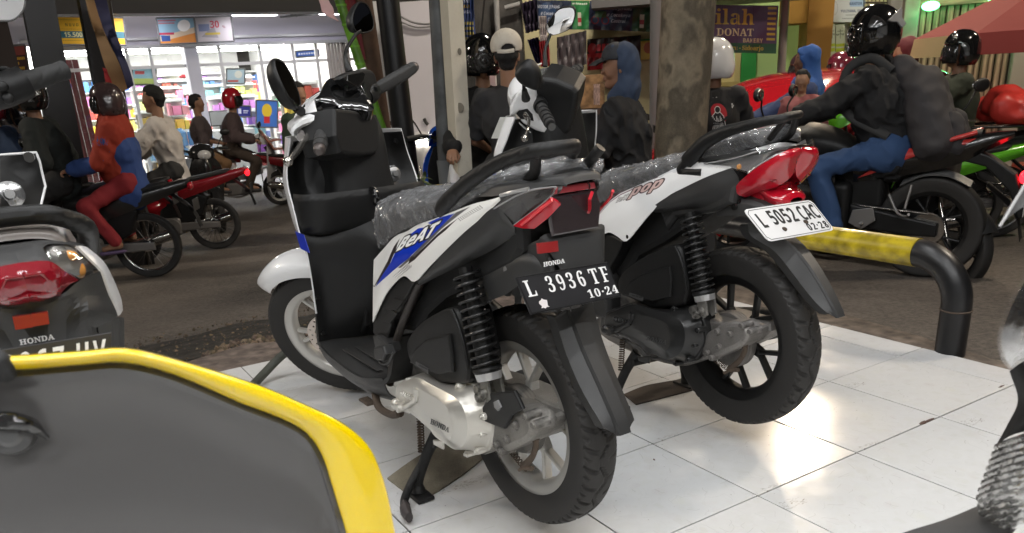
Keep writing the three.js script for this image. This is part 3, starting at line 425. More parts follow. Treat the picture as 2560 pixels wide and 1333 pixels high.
// --- dark inner body under the panels and the seat
mesh('inner_body', ext([[0.5, 0.42], [0.5, 0.6], [0.47, 0.7], [0.25, 0.75], [0.05, 0.79], [-0.1, 0.82], [-0.14, 0.82], [-0.14, 0.72], [-0.1, 0.68], [0.02, 0.63], [0.1, 0.6], [0.2, 0.56], [0.3, 0.5], [0.36, 0.44]], -0.098, 0.098, { bevel: 0.02 }), M.black, t);
const sk = ext(B.zs(0, [1009, 688, -0.138], [1040, 706, -0.138], [1020, 742, -0.138], [1003, 778, -0.138], [986, 800, -0.138], [972, 845, -0.138], [952, 856, -0.138], [935, 830, -0.138], [936, 806, -0.138], [951, 768, -0.138], [972, 728, -0.138]), -0.143, -0.1, { bevel: 0.005 });
const ribs = [[958, 772, 1012, 752], [950, 800, 996, 785]].map(([a, b, c, d]) => ext(B.zs(0, [a, b, -0.143], [a + 30, b - 28, -0.143], [c, d, -0.143], [c - 18, d + 24, -0.143]), -0.147, -0.14, { bevel: 0.003 }));
each('side_skirt', both(mg([sk, ...ribs])), M.plastic, t);
each('passenger_footrest', both(mg([ext(B.zs(0, [938, 838, -0.15], [950, 838, -0.15], [976, 858, -0.15], [980, 880, -0.15], [962, 888, -0.15], [945, 868, -0.15]), -0.16, -0.12, { bevel: 0.006 }), ext(B.zs(0, [950, 865, -0.165], [974, 862, -0.165], [980, 882, -0.165], [972, 900, -0.165], [952, 896, -0.165]), -0.185, -0.15, { bevel: 0.006 }), rod(B.zs(-0.17, [944, 878], [950, 905], [970, 908], [985, 880]), 0.004)])), M.plasticGrey, t);
each('frame_tube', both(mg([rod(B.zs(-0.125, [1050, 705], [1020, 775], [990, 860], [975, 960]), 0.011)])), S([0.05, 0.04, 0.035], 0.5, { map: T.dirty }), t);
// --- tail: dark covers, clear indicator lenses, red lamp, upper cover
const dk = [[[1044, 700, -0.143], [1046, 706, -0.142], [1050, 712, -0.135]], [[1078, 666, -0.142], [1085, 680, -0.14], [1092, 690, -0.128]], [[1116, 626, -0.141], [1128, 655, -0.138], [1140, 668, -0.122]], [[1159, 584, -0.136], [1172, 625, -0.134], [1182, 648, -0.115]], [[1203, 546, -0.13], [1220, 590, -0.126], [1232, 622, -0.105]], [[1236, 512, -0.122], [1256, 560, -0.115], [1268, 600, -0.097]], [[1285, 566, -0.1], [1290, 580, -0.098], [1294, 590, -0.09]]];
each('tail_cover', bothT(loft(Zr(...dk), { nu: 4, nv: 4, thick: 0.003, flip: true, crease: 0.5 })), M.plasticGrey, t);
const ln = [[[1251, 492, -0.121], [1232, 514, -0.123], [1214, 538, -0.126]], [[1300, 480, -0.111], [1268, 520, -0.112], [1240, 560, -0.112]], [[1345, 471, -0.095], [1312, 512, -0.1], [1280, 562, -0.1]], [[1391, 466, -0.072], [1378, 490, -0.08], [1296, 562, -0.095]]];
const lg = loft(Zr(...ln), { nu: 5, nv: 5, thick: 0.002, flip: true });
const ind = mesh('indicator_lens', lg, M.smoke, t); const ind2 = mesh('indicator_lens', bothT(lg)[1], M.smoke, t);
const back = loft(Zr(...ln).map((r) => r.map((p) => [p[0] + 0.004, p[1], p[2] + 0.018])), { nu: 4, nv: 4, flip: true });
mesh('reflector', back, S(0.18, 0.35, { metalness: 0.6, bumpMap: T.soft, bumpScale: 0.01 }), ind); each('reflector', bothT(back)[1], S(0.3, 0.3, { metalness: 0.8 }), ind2);
mesh('lens_rim', rod(B.zs(0, [1251, 489, -0.122], [1285, 480, -0.116], [1322, 472, -0.106]), 0.0035), S(0.5, 0.3, { metalness: 0.6 }), ind);
mesh('lens_rib', [rod(B.zs(0, [1222, 530, -0.126], [1290, 490, -0.113], [1336, 474, -0.1], [1390, 467, -0.074]), 0.0018), rod(B.zs(0, [1391, 467, -0.074], [1368, 500, -0.083], [1282, 565, -0.1]), 0.0018)], S(0.35, 0.25, { metalness: 0.3 }), ind);
const rl = loft(Zr([[1283, 565, -0.112], [1330, 529, -0.107], [1374, 497, -0.096]], [[1308, 571, -0.11], [1350, 538, -0.102], [1389, 502, -0.088]], [[1336, 572, -0.104], [1370, 545, -0.095], [1402, 512, -0.08]]), { nu: 4, nv: 4, thick: 0.006, flip: true });
each('tail_light', [rl, mirrored(rl).translate(0, 0, -0.09)], M.redLens, t);
mesh('tail_lamp_face', [ext([[-0.078, 0.757], [0.032, 0.757], [0.038, 0.8], [0.028, 0.83], [-0.075, 0.83], [-0.086, 0.8]], 0, 0.01, { bevel: 0.004 }).rotateY(-Math.PI / 2).translate(-0.203, 0, 0)], Ph([0.03, 0.022, 0.024], 0.2, { clearcoat: 1 }), t);
each('lamp_stripe', bothT(rod(B.zs(0, [1304, 562, -0.115], [1346, 528, -0.108], [1380, 501, -0.096]), 0.003)), Ph([0.7, 0.04, 0.05], 0.2, { clearcoat: 1 }), t);
mesh('lamp_bulb', [ball(0.007, [-0.203, 0.838, 0.0], 0.6, 0.6, 2)], M.amber, t);
mesh('rear_indicator_band', ext([[-0.074, 0.832], [0.03, 0.832], [0.026, 0.846], [-0.068, 0.846]], 0, 0.01, { bevel: 0.003 }).rotateY(-Math.PI / 2).translate(-0.2, 0, 0), Ph([0.35, 0.05, 0.06], 0.2, { clearcoat: 1 }), t);
const half = (x, q) => { const l = q.map(([y, z]) => [x, y, -z]); return [...l, ...l.slice(0, -1).reverse().map((p) => [p[0], p[1], -p[2] * (x < 0.05 ? 0.62 : 0.9)])]; };
mesh('tail_top', loft([half(0.12, [[0.776, 0.128], [0.79, 0.11], [0.8, 0]]), half(0.0, [[0.815, 0.124], [0.838, 0.105], [0.845, 0]]), half(-0.1, [[0.828, 0.12], [0.853, 0.1], [0.858, 0]]), half(-0.17, [[0.842, 0.096], [0.86, 0.08], [0.864, 0]]), half(-0.21, [[0.85, 0.066], [0.862, 0.055], [0.866, 0]]), half(-0.222, [[0.845, 0.05], [0.85, 0.045], [0.852, 0]])], { nu: 4, nv: 4 }), M.plasticGrey, t);
mesh('rear_fender', loft([half(-0.19, [[0.745, 0.09], [0.757, 0.085], [0.757, 0]]), half(-0.2, [[0.725, 0.078], [0.74, 0.07], [0.742, 0]]), half(-0.212, [[0.68, 0.06], [0.7, 0.05], [0.7, 0]]), half(-0.225, [[0.61, 0.05], [0.635, 0.046], [0.635, 0]])], { nu: 4, nv: 4, thick: 0.006, crease: 0.35 }), M.plasticGrey, t);
mesh('mudguard', loft([[1388, 790, 1437, 770, 1500, 755], [1393, 805, 1442, 788, 1502, 772], [1420, 890, 1472, 872, 1534, 860], [1457, 975, 1512, 962, 1570, 950], [1500, 1050, 1548, 1048, 1589, 1036], [1512, 1072, 1558, 1084, 1591, 1056]].map((q, i) => { const w = 0.046 - i * 0.002, a = B.z(q[0], q[1], -w), c = B.z(q[2], q[3], 0), e = B.z(q[4], q[5], w), k = add(c, [-0.004, 0, -w * 0.35]), l = add(c, [-0.004, 0, w * 0.35]); return [add(a, [0.03, -0.004, 0.004]), a, add(k, [0.008, 0, -0.001]), k, l, add(l, [0.008, 0, 0.001]), [a[0], e[1], w], [a[0] + 0.03, e[1], w - 0.004]]; }), { nu: 3, nv: 5, sharpU: true, thick: 0.004, crease: 0.25 }), M.plasticGrey, t);
mesh('inner_fender', [loft([half(0.1, [[0.56, 0.1], [0.62, 0.09], [0.64, 0]]), half(-0.06, [[0.62, 0.1], [0.69, 0.09], [0.7, 0]]), half(-0.14, [[0.66, 0.095], [0.715, 0.09], [0.735, 0]]), half(-0.2, [[0.64, 0.08], [0.7, 0.075], [0.72, 0]])], { nu: 4, nv: 4 }), ...bothT(ext([[-0.05, 0.7], [-0.19, 0.755], [-0.21, 0.69], [-0.22, 0.615], [-0.17, 0.6], [-0.12, 0.66]], -0.085, -0.07, { bevel: 0.006 }))], M.plasticGrey, t);
mesh('fender_bolt', turned([[0, 0.012], [0.007, 0.012], [0.009, 0.006], [0.016, 0.003], [0.018, -0.004]], B.z(1275, 673, -0.087), [B.z(1275, 673, -0.087)[0], B.z(1275, 673, -0.087)[1], -9], 18), S(0.3, 0.4, { metalness: 0.7 }), t);
const X = (x, ...q) => B.xs(x, ...q);
const rq = X(-0.208, [1341, 608], [1391, 602], [1343, 634]);
mesh('reflex_reflector', onQuad(box(1, 1, 0.006, 0.002), ...rq, 1, 1, 0.002), Ph([0.55, 0.012, 0.015], 0.3, { clearcoat: 1, bumpMap: T.grain, bumpScale: 0.003 }), t);
mesh('maker_name', onQuad(text('HONDA', FSB, 0.01, 0.0016), ...X(-0.215, [1353, 656], [1414, 645], [1354, 668]), 0.062, 0.0112, 0.001), S(0.8, 0.4), t);
const pc = [...B.xs(-0.222, [1286, 694], [1518, 655]), B.x(1326, 787, -0.246), B.x(1551, 732, -0.246)];
const plate = mesh('number_plate', onQuad(box(0.25, 0.106, 0.0024, 0.001), pc[0], pc[1], pc[2], 0.25, 0.106, 0), S([0.014, 0.014, 0.016], 0.45), t);
mesh('plate_border', [bx(0.246, 0.0022, 0.001, 0, 0.0505, 0), bx(0.246, 0.0022, 0.001, 0, -0.0505, 0), bx(0.0022, 0.103, 0.001, 0.122, 0, 0), bx(0.0022, 0.103, 0.001, -0.122, 0, 0)].map((g) => onQuad(g, pc[0], pc[1], pc[2], 0.25, 0.106, 0.0014)), S(0.02, 0.3, { metalness: 0.5 }), plate);
const put = (s, x, y, h, sx = 1) => { const g = text(s, FSB, h, 0.0009); g.scale(sx, 1, 1); return onQuad(g.translate(x, y, 0), pc[0], pc[1], pc[2], 0.25, 0.106, 0.001); };
mesh('plate_letters', [put('L', -0.1, 0.017, 0.046, 0.62), ...[['3', -0.047], ['9', -0.019], ['3', 0.008], ['6', 0.036], ['T', 0.073], ['F', 0.103]].map(([c, x]) => put(c, x, 0.019, 0.045, 0.58)), ...[['1', 0.045], ['0', 0.064], ['·', 0.0795], ['2', 0.094], ['4', 0.114]].map(([c, x]) => put(c, x, -0.028, 0.024, 0.9))], S(0.85, 0.4), plate);
const crest = ext([[-0.013, 0.003], [-0.011, 0.01], [-0.004, 0.013], [0, 0.018], [0.005, 0.013], [0.013, 0.01], [0.011, 0.001], [0.009, -0.008], [0.013, -0.013], [0.004, -0.012], [0, -0.016], [-0.006, -0.012], [-0.012, -0.013], [-0.008, -0.006]], 0, 0.0008, { bevel: 0 }); mesh('plate_crest', onQuad(crest.scale(0.85, 0.85, 1).translate(-0.083, -0.031, 0), pc[0], pc[1], pc[2], 0.25, 0.106, 0.001), S([0.75, 0.7, 0.7], 0.4), plate);
mesh('plate_bracket', [box(0.02, 0.012, 0.05, 0.002, -0.2, 0.64, -0.11), bx(0.01, 0.004, 0.02, -0.21, 0.628, -0.115)], S(0.7, 0.35, { metalness: 0.5 }), t);
// --- seat and grab rail
seatSet(t, [cross(0.575, 0.7, 0.05, 0.03, 0.635), cross(0.56, 0.735, 0.085, 0.04, 0.625), cross(0.51, 0.765, 0.112, 0.05, 0.64), cross(0.42, 0.783, 0.13, 0.05, 0.668), cross(0.3, 0.797, 0.14, 0.05, 0.71), cross(0.17, 0.813, 0.14, 0.045, 0.748), cross(0.06, 0.835, 0.132, 0.04, 0.78), cross(-0.04, 0.858, 0.115, 0.035, 0.815), cross(-0.12, 0.874, 0.095, 0.03, 0.84), cross(-0.175, 0.872, 0.07, 0.02, 0.85), cross(-0.185, 0.862, 0.05, 0.01, 0.85)]);
const ra = [[0.12, 0.782, -0.13], [0.085, 0.8, -0.135], [0.03, 0.83, -0.133], [-0.03, 0.86, -0.128], [-0.12, 0.893, -0.122], [-0.19, 0.91, -0.116], [-0.222, 0.915, -0.1], [-0.234, 0.916, -0.07], [-0.222, 0.915, -0.03], [-0.18, 0.908, 0.005], [-0.12, 0.893, 0.045], [-0.03, 0.86, 0.09], [0.03, 0.83, 0.12], [0.085, 0.8, 0.13], [0.12, 0.782, 0.13]];
mesh('grab_rail', [rod(ra, [0.02, 0.017, 0.0135, 0.0135, 0.0135, 0.0135, 0.017], { seg: 12, n: 6, flat: 0.8, up: [0, 1, 0] }), ...bothT(rod([[-0.2, 0.905, -0.1], [-0.17, 0.87, -0.085], [-0.12, 0.855, -0.08]], 0.011))], M.plastic, t);
// --- leg shield: inner face, storage pocket, column, floor
const rowS = (y, q) => [...q.map(([x, z]) => [x, y, -z]), ...q.slice(0, -1).reverse().map(([x, z]) => [x, y, z])];
const inner = mesh('leg_shield', loft([rowS(0.905, [[0.89, 0.168], [0.93, 0.12], [0.9, 0.06], [0.87, 0]]), rowS(0.85, [[0.91, 0.188], [0.94, 0.13], [0.88, 0.07], [0.84, 0]]), rowS(0.79, [[0.9, 0.2], [0.93, 0.14], [0.86, 0.08], [0.82, 0]]), rowS(0.735, [[0.88, 0.2], [0.9, 0.14], [0.85, 0.08], [0.81, 0]]), rowS(0.66, [[0.862, 0.198], [0.85, 0.15], [0.81, 0.08], [0.78, 0]]), rowS(0.6, [[0.85, 0.192], [0.83, 0.15], [0.79, 0.06], [0.76, 0]]), rowS(0.5, [[0.876, 0.18], [0.87, 0.14], [0.8, 0.06], [0.77, 0]]), rowS(0.4, [[0.905, 0.174], [0.9, 0.13], [0.83, 0.06], [0.8, 0]]), rowS(0.3, [[0.935, 0.168], [0.93, 0.12], [0.9, 0.06], [0.88, 0]])], { nu: 5, nv: 5, thick: 0.004, flip: true, crease: 0.5 }), M.plastic, t);
each('shield_screw', [[0.868, 0.735, -0.17], [0.89, 0.45, -0.165], [0.92, 0.33, -0.155], [0.9, 0.88, 0.15]].map((p) => turned([[0, 0.003], [0.008, 0.003], [0.009, 0]], p, [p[0] - 1, p[1], p[2]], 14)), M.gloss, inner);
const pk = [[0.875, 0.2], [0.83, 0.19], [0.795, 0.15], [0.785, 0.07], [0.78, 0]];
const pocket = mesh('storage_pocket', loft([rowS(0.765, pk), rowS(0.745, pk.map(([x, z]) => [x - 0.006, z + 0.004])), rowS(0.69, pk.map(([x, z]) => [x, z + 0.006])), rowS(0.655, pk.map(([x, z]) => [x + 0.015, z])), rowS(0.64, pk.map(([x, z]) => [x + 0.05, z - 0.006]))], { nu: 6, nv: 5, thick: 0.004, flip: true, crease: 0.5 }), M.plastic, t);
mesh('bag_hook', [rod([[0.775, 0.762, 0], [0.755, 0.755, 0], [0.75, 0.735, 0], [0.765, 0.722, 0]], [0.011, 0.009, 0.009, 0.007])], M.gloss, pocket);
each('knee_pad', both(ext([[0.8, 0.62], [0.79, 0.5], [0.83, 0.35], [0.88, 0.31], [0.9, 0.42], [0.87, 0.6]], -0.05, -0.03, { bevel: 0.006 })), M.plastic, inner);
mesh('caution_sticker', onQuad(bx(1, 1, 0.001), ...B.xs(0.86, [911, 731], [929, 729], [915, 776]), 1, 1, 0), S(1, 0.5, { map: canvas(64, 160, (c) => { c.fillStyle = '#d8d8d4'; c.fillRect(0, 0, 64, 160); c.fillStyle = '#222'; for (let k = 0; k < 11; k++) c.fillRect(4, 30 + k * 11, 20 + (k * 37) % 34, 6); c.fillRect(4, 8, 50, 8); }) }), inner);
mesh('steering_column', loft([[0.96, 0.09, 0.85], [0.9, 0.1, 0.83], [0.8, 0.1, 0.81], [0.74, 0.11, 0.8]].map(([y, w, x]) => [[x + 0.1, y, -w], [x + 0.02, y, -w * 0.9], [x, y, -w * 0.5], [x - 0.006, y, 0], [x, y, w * 0.5], [x + 0.02, y, w * 0.9], [x + 0.1, y, w]]), { nu: 5, nv: 5, flip: true, crease: 0.5 }), M.plastic, t);
const ks = mesh('ignition_switch', turned([[0, 0.012], [0.008, 0.012], [0.011, 0.006], [0.016, 0.004], [0.021, 0.002], [0.022, -0.004]], [0.84, 0.79, 0.105], [0, 0.9, 0.14], 22), S(0.35, 0.35, { metalness: 0.8 }), t);
mesh('key_guard', box(0.02, 0.05, 0.034, 0.006, 0.86, 0.79, 0.102), M.gloss, ks);
mesh('floorboard', [loft([[[0.95, 0.3, -0.168], [0.95, 0.3, -0.06], [0.95, 0.31, 0], [0.95, 0.3, 0.06], [0.95, 0.3, 0.168]], [[0.8, 0.282, -0.175], [0.8, 0.282, -0.06], [0.8, 0.286, 0], [0.8, 0.282, 0.06], [0.8, 0.282, 0.175]], [[0.6, 0.278, -0.172], [0.6, 0.278, -0.06], [0.6, 0.282, 0], [0.6, 0.278, 0.06], [0.6, 0.278, 0.172]], [[0.48, 0.3, -0.15], [0.48, 0.3, -0.06], [0.48, 0.3, 0], [0.48, 0.3, 0.06], [0.48, 0.3, 0.15]], [[0.45, 0.42, -0.13], [0.45, 0.42, -0.06], [0.45, 0.42, 0], [0.45, 0.42, 0.06], [0.45, 0.42, 0.13]]], { nu: 3, nv: 4, thick: 0.012, flip: true }), ...[-0.12, -0.08, 0.08, 0.12].map((z) => box(0.26, 0.004, 0.016, 0.002, 0.72, 0.285, z))], M.plasticGrey, t);
each('lower_cover', both(loft([[[0.97, 0.31, -0.15], [0.95, 0.27, -0.16], [0.93, 0.22, -0.12]], [[0.9, 0.29, -0.172], [0.88, 0.25, -0.165], [0.86, 0.2, -0.12]], [[0.75, 0.28, -0.178], [0.73, 0.235, -0.165], [0.72, 0.18, -0.11]], [[0.6, 0.278, -0.175], [0.58, 0.24, -0.16], [0.56, 0.2, -0.1]], [[0.5, 0.295, -0.15], [0.49, 0.25, -0.14], [0.48, 0.22, -0.1]]], { nu: 4, nv: 5, thick: 0.004, flip: true, crease: 0.4 })), M.plasticGrey, t);
mesh('side_stand', [rod([[0.62, 0.24, -0.13], [0.55, 0.2, -0.155], [0.44, 0.21, -0.165], [0.38, 0.235, -0.165]], [0.012, 0.011, 0.01, 0.012]), box(0.06, 0.008, 0.03, 0.003, 0.6, 0.2, -0.165)], M.rust, t);
// --- outer white shell round the leg shield
const shell = loft([rowS(0.915, [[0.905, 0.176], [0.99, 0.16], [1.06, 0.1], [1.09, 0]]), rowS(0.85, [[0.912, 0.192], [1.0, 0.17], [1.09, 0.1], [1.13, 0]]), rowS(0.79, [[0.902, 0.205], [0.99, 0.185], [1.09, 0.11], [1.14, 0]]), rowS(0.72, [[0.87, 0.208], [0.96, 0.19], [1.08, 0.12], [1.12, 0]]), rowS(0.665, [[0.855, 0.208], [0.95, 0.185], [1.04, 0.12], [1.08, 0]]), rowS(0.6, [[0.846, 0.198], [0.93, 0.17], [0.99, 0.12], [1.02, 0]]), rowS(0.5, [[0.873, 0.186], [0.94, 0.15], [0.97, 0.1], [0.98, 0]]), rowS(0.4, [[0.903, 0.178], [0.94, 0.14], [0.95, 0.1], [0.955, 0]])], { nu: 5, nv: 4, thick: 0.004, crease: 0.6 });
mesh('front_cover', shell, M.white, t);
mesh('front_graphic', onQuad(bx(1, 1, 0.0012), ...B.zs(-0.2065, [738, 578], [760, 588], [752, 622]), 1, 1, 0), S([0.008, 0.03, 0.4], 0.3), t);
// --- steered front: wheel, fork, mudguard
const Q = (a, r) => new THREE.Quaternion().setFromAxisAngle(V(-Math.sin(r), Math.cos(r), 0), a);
const wq = Q(0.77, 0.471), wp = [1.157, 0.258, -0.021], Wf = B.sub(wp, wq);
const fw = wheel(t, wp, wq, { r: 0.189, R: 0.25, w: 0.08, rimW: 0.056, phase: 2.45, fork: 0.16, treads: 36, name: 'front_wheel', sw: 0.014 });
const holes = []; for (let k = 0; k < 24; k++) { const a = k / 24 * 6.2832, r = k % 2 ? 0.074 : 0.082; holes.push(Array.from({ length: 10 }, (_, i) => [Math.cos(a) * r + Math.cos(i * 0.628) * 0.0042, Math.sin(a) * r + Math.sin(i * 0.628) * 0.0042])); }
const circ = (r, n = 64) => Array.from({ length: n }, (_, i) => [Math.cos(i / n * 6.2832) * r, Math.sin(i / n * 6.2832) * r]);
const arms = []; for (let k = 0; k < 6; k++) { const a = k / 6 * 6.2832; arms.push(ext([[Math.cos(a) * 0.03, Math.sin(a) * 0.03], [Math.cos(a + 0.25) * 0.068, Math.sin(a + 0.25) * 0.068], [Math.cos(a + 0.42) * 0.068, Math.sin(a + 0.42) * 0.068], [Math.cos(a + 0.35) * 0.03, Math.sin(a + 0.35) * 0.03]], -0.048, -0.044, { bevel: 0 })); }
mesh('brake_disc', [ext(circ(0.092), -0.049, -0.0455, { bevel: 0.0004, holes: [...holes, circ(0.064, 48)] }), ...arms, ext(circ(0.034, 32), -0.05, -0.03, { bevel: 0.002 })], M.disc, fw);
const wg = new THREE.Group(); wg.name = 'fork_group';
const inW = (g) => g.applyMatrix4(new THREE.Matrix4().compose(V(...wp), wq, V(1, 1, 1)));
mesh('brake_caliper', inW(mg([ext(curve(circ(0.05, 8).map((p) => [p[0] * 1.3 - 0.075, p[1] - 0.05]), 2, false, true), -0.075, -0.035, { bevel: 0.008 })])), S([0.3, 0.28, 0.25], 0.5, { metalness: 0.6 }), t);
mesh('fork', inW(mg([cyl([0.03, 0.0, -0.075], [-0.1, 0.33, -0.075], 0.016, 0.018), cyl([0.03, 0.0, 0.075], [-0.1, 0.33, 0.075], 0.016, 0.018), cyl([0, 0, -0.08], [0, 0, 0.08], 0.008), cyl([-0.1, 0.33, -0.085], [-0.1, 0.33, 0.085], 0.02), cyl([-0.1, 0.33, 0], [-0.25, 0.68, 0], 0.022)])), M.plastic, t);
const fr1 = (a, R, w, dx = 0) => { const c = Math.cos(a), s = Math.sin(a), P = (r, z) => [c * r + dx, s * r, z]; return [P(R - 0.045, -w), P(R - 0.012, -w * 0.98), P(R + 0.006, -w * 0.55), P(R + 0.014, 0), P(R + 0.006, w * 0.55), P(R - 0.012, w * 0.98), P(R - 0.045, w)]; };
mesh('front_mudguard', inW(loft([fr1(0.78, 0.295, 0.012), fr1(0.86, 0.298, 0.03), fr1(1.05, 0.3, 0.05), fr1(1.3, 0.302, 0.062), fr1(1.6, 0.3, 0.066), fr1(1.95, 0.3, 0.066), fr1(2.3, 0.29, 0.062)], { nu: 4, nv: 5, thick: 0.004, crease: 0.5 })), M.white, t);
// --- handlebar set, turned with the wheel
const hq = Q(0.751, 0.471), hp = [0.884, 0.984, 0.012], Hf = B.sub(hp, hq), bar = new THREE.Group(); void bar;
const tp = (x, y) => Hf.pl(x, y, [0, 0.062, -0.02], [-0.55, 0.835, 0]);
const R3 = (...rows) => rows.map((r) => r.map((p) => Hf.x(p[0], p[1], p[2])));
const cover = mesh('handlebar_cover', [extX(R3([[833, 271, -0.06], [862, 273, -0.06], [899, 279, -0.06], [930, 281, -0.06], [944, 306, -0.06], [945, 362, -0.06], [937, 386, -0.06], [905, 390, -0.06], [870, 388, -0.06], [847, 383, -0.06], [834, 340, -0.06]])[0], -0.066, 0.05, { bevel: 0.01, seg: 3 })], M.plastic, t);
cover.position.set(...hp); cover.quaternion.copy(hq);
mesh('column_cover', loft([[[0.07, 0.06, -0.15], [-0.02, 0.05, -0.1], [-0.04, 0.04, 0], [-0.02, 0.05, 0.1], [0.07, 0.06, 0.15]], [[0.08, -0.02, -0.13], [-0.01, -0.04, -0.09], [-0.03, -0.05, 0], [-0.01, -0.04, 0.09], [0.08, -0.02, 0.13]], [[0.08, -0.1, -0.11], [0.0, -0.11, -0.08], [-0.02, -0.12, 0], [0.0, -0.11, 0.08], [0.08, -0.1, 0.11]]], { nu: 5, nv: 4, flip: true }), M.plastic, cover);
const ring = [[789, 250], [798, 236], [809, 212], [818, 200], [828, 196], [845, 198], [866, 212], [893, 222], [913, 238], [924, 252], [935, 268], [927, 278], [900, 274], [872, 272], [853, 271], [836, 262], [812, 256]].map((p) => tp(...p));
const dial = Array.from({ length: 16 }, (_, k) => { const a = k / 16 * 6.2832; return tp(863 - 37 * Math.cos(a) + 6 * Math.sin(a), 233 - 15 * Math.sin(a) - 9 * Math.cos(a)); });
const mid = [863, 233], ctr = tp(863, 233), sink = (q, d) => q.map((p) => [p[0] + d * 0.55, p[1] - d * 0.835, p[2]]);
const rg = curve(ring, 6, false, true), nearest = dial.length; void mid; void nearest;
const dl = rg.map((p) => { const dx = p[0] - ctr[0], dz = p[2] - ctr[2], a = Math.atan2(dz, dx); let best = null, bd = 9; const DD = curve(dial, 8, false, true); for (const q of DD) { const e = Math.abs(Math.atan2(Math.sin(Math.atan2(q[2] - ctr[2], q[0] - ctr[0]) - a), Math.cos(Math.atan2(q[2] - ctr[2], q[0] - ctr[0]) - a))); if (e < bd) { bd = e; best = q; } } return best; });
const mixp = (a, b, k) => a.map((p, i) => p.map((c, j) => lerp(c, b[i][j], k)));
const inst = mesh('instrument_panel', grid([sink(rg, 0.03), sink(rg, 0.012), rg, sink(mixp(rg, dl, 0.12), -0.004), sink(mixp(rg, dl, 0.7), -0.006), sink(dl, -0.006), sink(dl, 0.004), sink(dl, 0.012)], { closed: true, crease: 0.7 }), M.gloss, cover);
mesh('dial', grid([sink(dl, 0.0115), dl.map(() => [ctr[0] + 0.0115 * 0.55, ctr[1] - 0.0115 * 0.835, ctr[2]])], { closed: true }), S(0.035, 0.3), inst);
mesh('dial_lens', grid([sink(dl, -0.003), dl.map(() => [ctr[0] - 0.004 * 0.55, ctr[1] + 0.004 * 0.835, ctr[2]])], { closed: true }), M.clear, inst);
const kb = [[858, 230], [868, 216], [884, 219], [892, 224], [886, 234], [864, 237]].map((p) => tp(...p));
mesh('dial_block', [grid([sink(kb, 0.01), sink(kb, -0.012)], { closed: true, crease: 0.3 }), grid([sink(kb, -0.012), kb.map(() => { const q = tp(874, 227); return [q[0] - 0.0066, q[1] + 0.01, q[2]]; })], { closed: true, crease: 0.3 }), rod([tp(862, 232), tp(874, 212), tp(876, 210)].map((p) => [p[0] - 0.008, p[1] + 0.014, p[2]]), 0.006)], M.gloss, inst);
each('indicator_strip', [[896, 231], [902, 228]].map(([x, y]) => rod([tp(x, y - 8), tp(x + 8, y + 8)].map((p) => [p[0] - 0.004, p[1] + 0.006, p[2]]), 0.0022, { n: 2 })), M.chrome, inst);
mesh('small_gauge', ext([[0, 0], [0.022, 0], [0.026, 0.03], [0.0, 0.03]], 0, 0.004).applyMatrix4(new THREE.Matrix4().makeBasis(V(0, 0, 1), V(0.835, 0.55, 0), V(-0.55, 0.835, 0)).setPosition(...tp(914, 270))), S(0.3, 0.3), inst);
for (const s of [-1, 1]) {
const p = s < 0 ? [Hf.z(815, 300, -0.13), Hf.z(808, 322, -0.18), Hf.z(803, 346, -0.235), Hf.z(799, 371, -0.285)] : [[-0.02, 0, 0.135], [-0.05, 0, 0.2], [-0.07, 0, 0.25], [-0.082, 0, 0.3]], u = add(p[3], p[1], -1), L = len3(u), e = u.map((c) => c / L);
const g = mesh('grip', [rod(p, [0.018, 0.02, 0.019, 0.018], { seg: 18, n: 8 }), ...Array.from({ length: 5 }, (_, k) => { const c = mix3(p[1], p[3], k / 5.5), A = V(0, 1, 0).cross(V(...e)).normalize(), Bq = V(...e).cross(A); return rod(Array.from({ length: 9 }, (_, i) => { const a = i / 8 * 6.2832; return [0, 1, 2].map((j) => c[j] + A.getComponent(j) * Math.cos(a) * 0.0194 + Bq.getComponent(j) * Math.sin(a) * 0.0194 + e[j] * 0.008 * Math.sin(a)); }), 0.0014, { seg: 5, n: 2 }); })], M.soft, cover);
mesh('bar_end', turned([[0, 0.022], [0.008, 0.022], [0.013, 0.018], [0.0155, 0.012], [0.0165, 0], [0.016, -0.004]], p[3], add(p[3], e), 20), S([0.1, 0.085, 0.08], 0.4, { metalness: 0.6 }), g);
mesh('switch_housing', s < 0 ? [ext(Hf.zs(-0.13, [787, 287], [799, 273], [833, 271], [838, 335], [832, 368], [820, 366], [803, 334], [791, 303]), -0.145, -0.04, { bevel: 0.01, seg: 3 }), turned([[0, -0.03], [0.024, -0.028], [0.026, 0], [0.021, 0.014], [0, 0.014]], p[0], add(p[0], e), 20), box(0.012, 0.02, 0.02, 0.004, ...Hf.z(800, 278, -0.15)), box(0.014, 0.014, 0.02, 0.004, ...Hf.z(841, 334, -0.13))] : [turned([[0, -0.045], [0.026, -0.042], [0.03, -0.02], [0.028, 0.0], [0.024, 0.012], [0, 0.013]], [-0.015, 0, 0.125], [-0.035, 0, 0.3], 20), box(0.012, 0.014, 0.02, 0.003, -0.042, 0.012, 0.11)], M.plastic, cover);
}
const lv = [[777, 333], [768, 345], [752, 365], [735, 388], [720, 404]].map(([x, y], i) => Hf.x(x, y, 0.035 - i * 0.012));
mesh('brake_lever', [rod(lv, [0.014, 0.012, 0.011, 0.009, 0.007], { flat: 0.45 }), ball(0.0125, lv[4])], M.steel, cover);
mesh('lever_mount', [rod(R3([[752, 344, 0.04], [762, 330, 0.045], [778, 322, 0.03], [782, 340, 0.02]])[0], [0.012, 0.016, 0.017, 0.014]), box(0.04, 0.02, 0.03, 0.006, 0.03, 0.01, -0.19)], S([0.3, 0.28, 0.27], 0.5, { metalness: 0.5 }), cover);
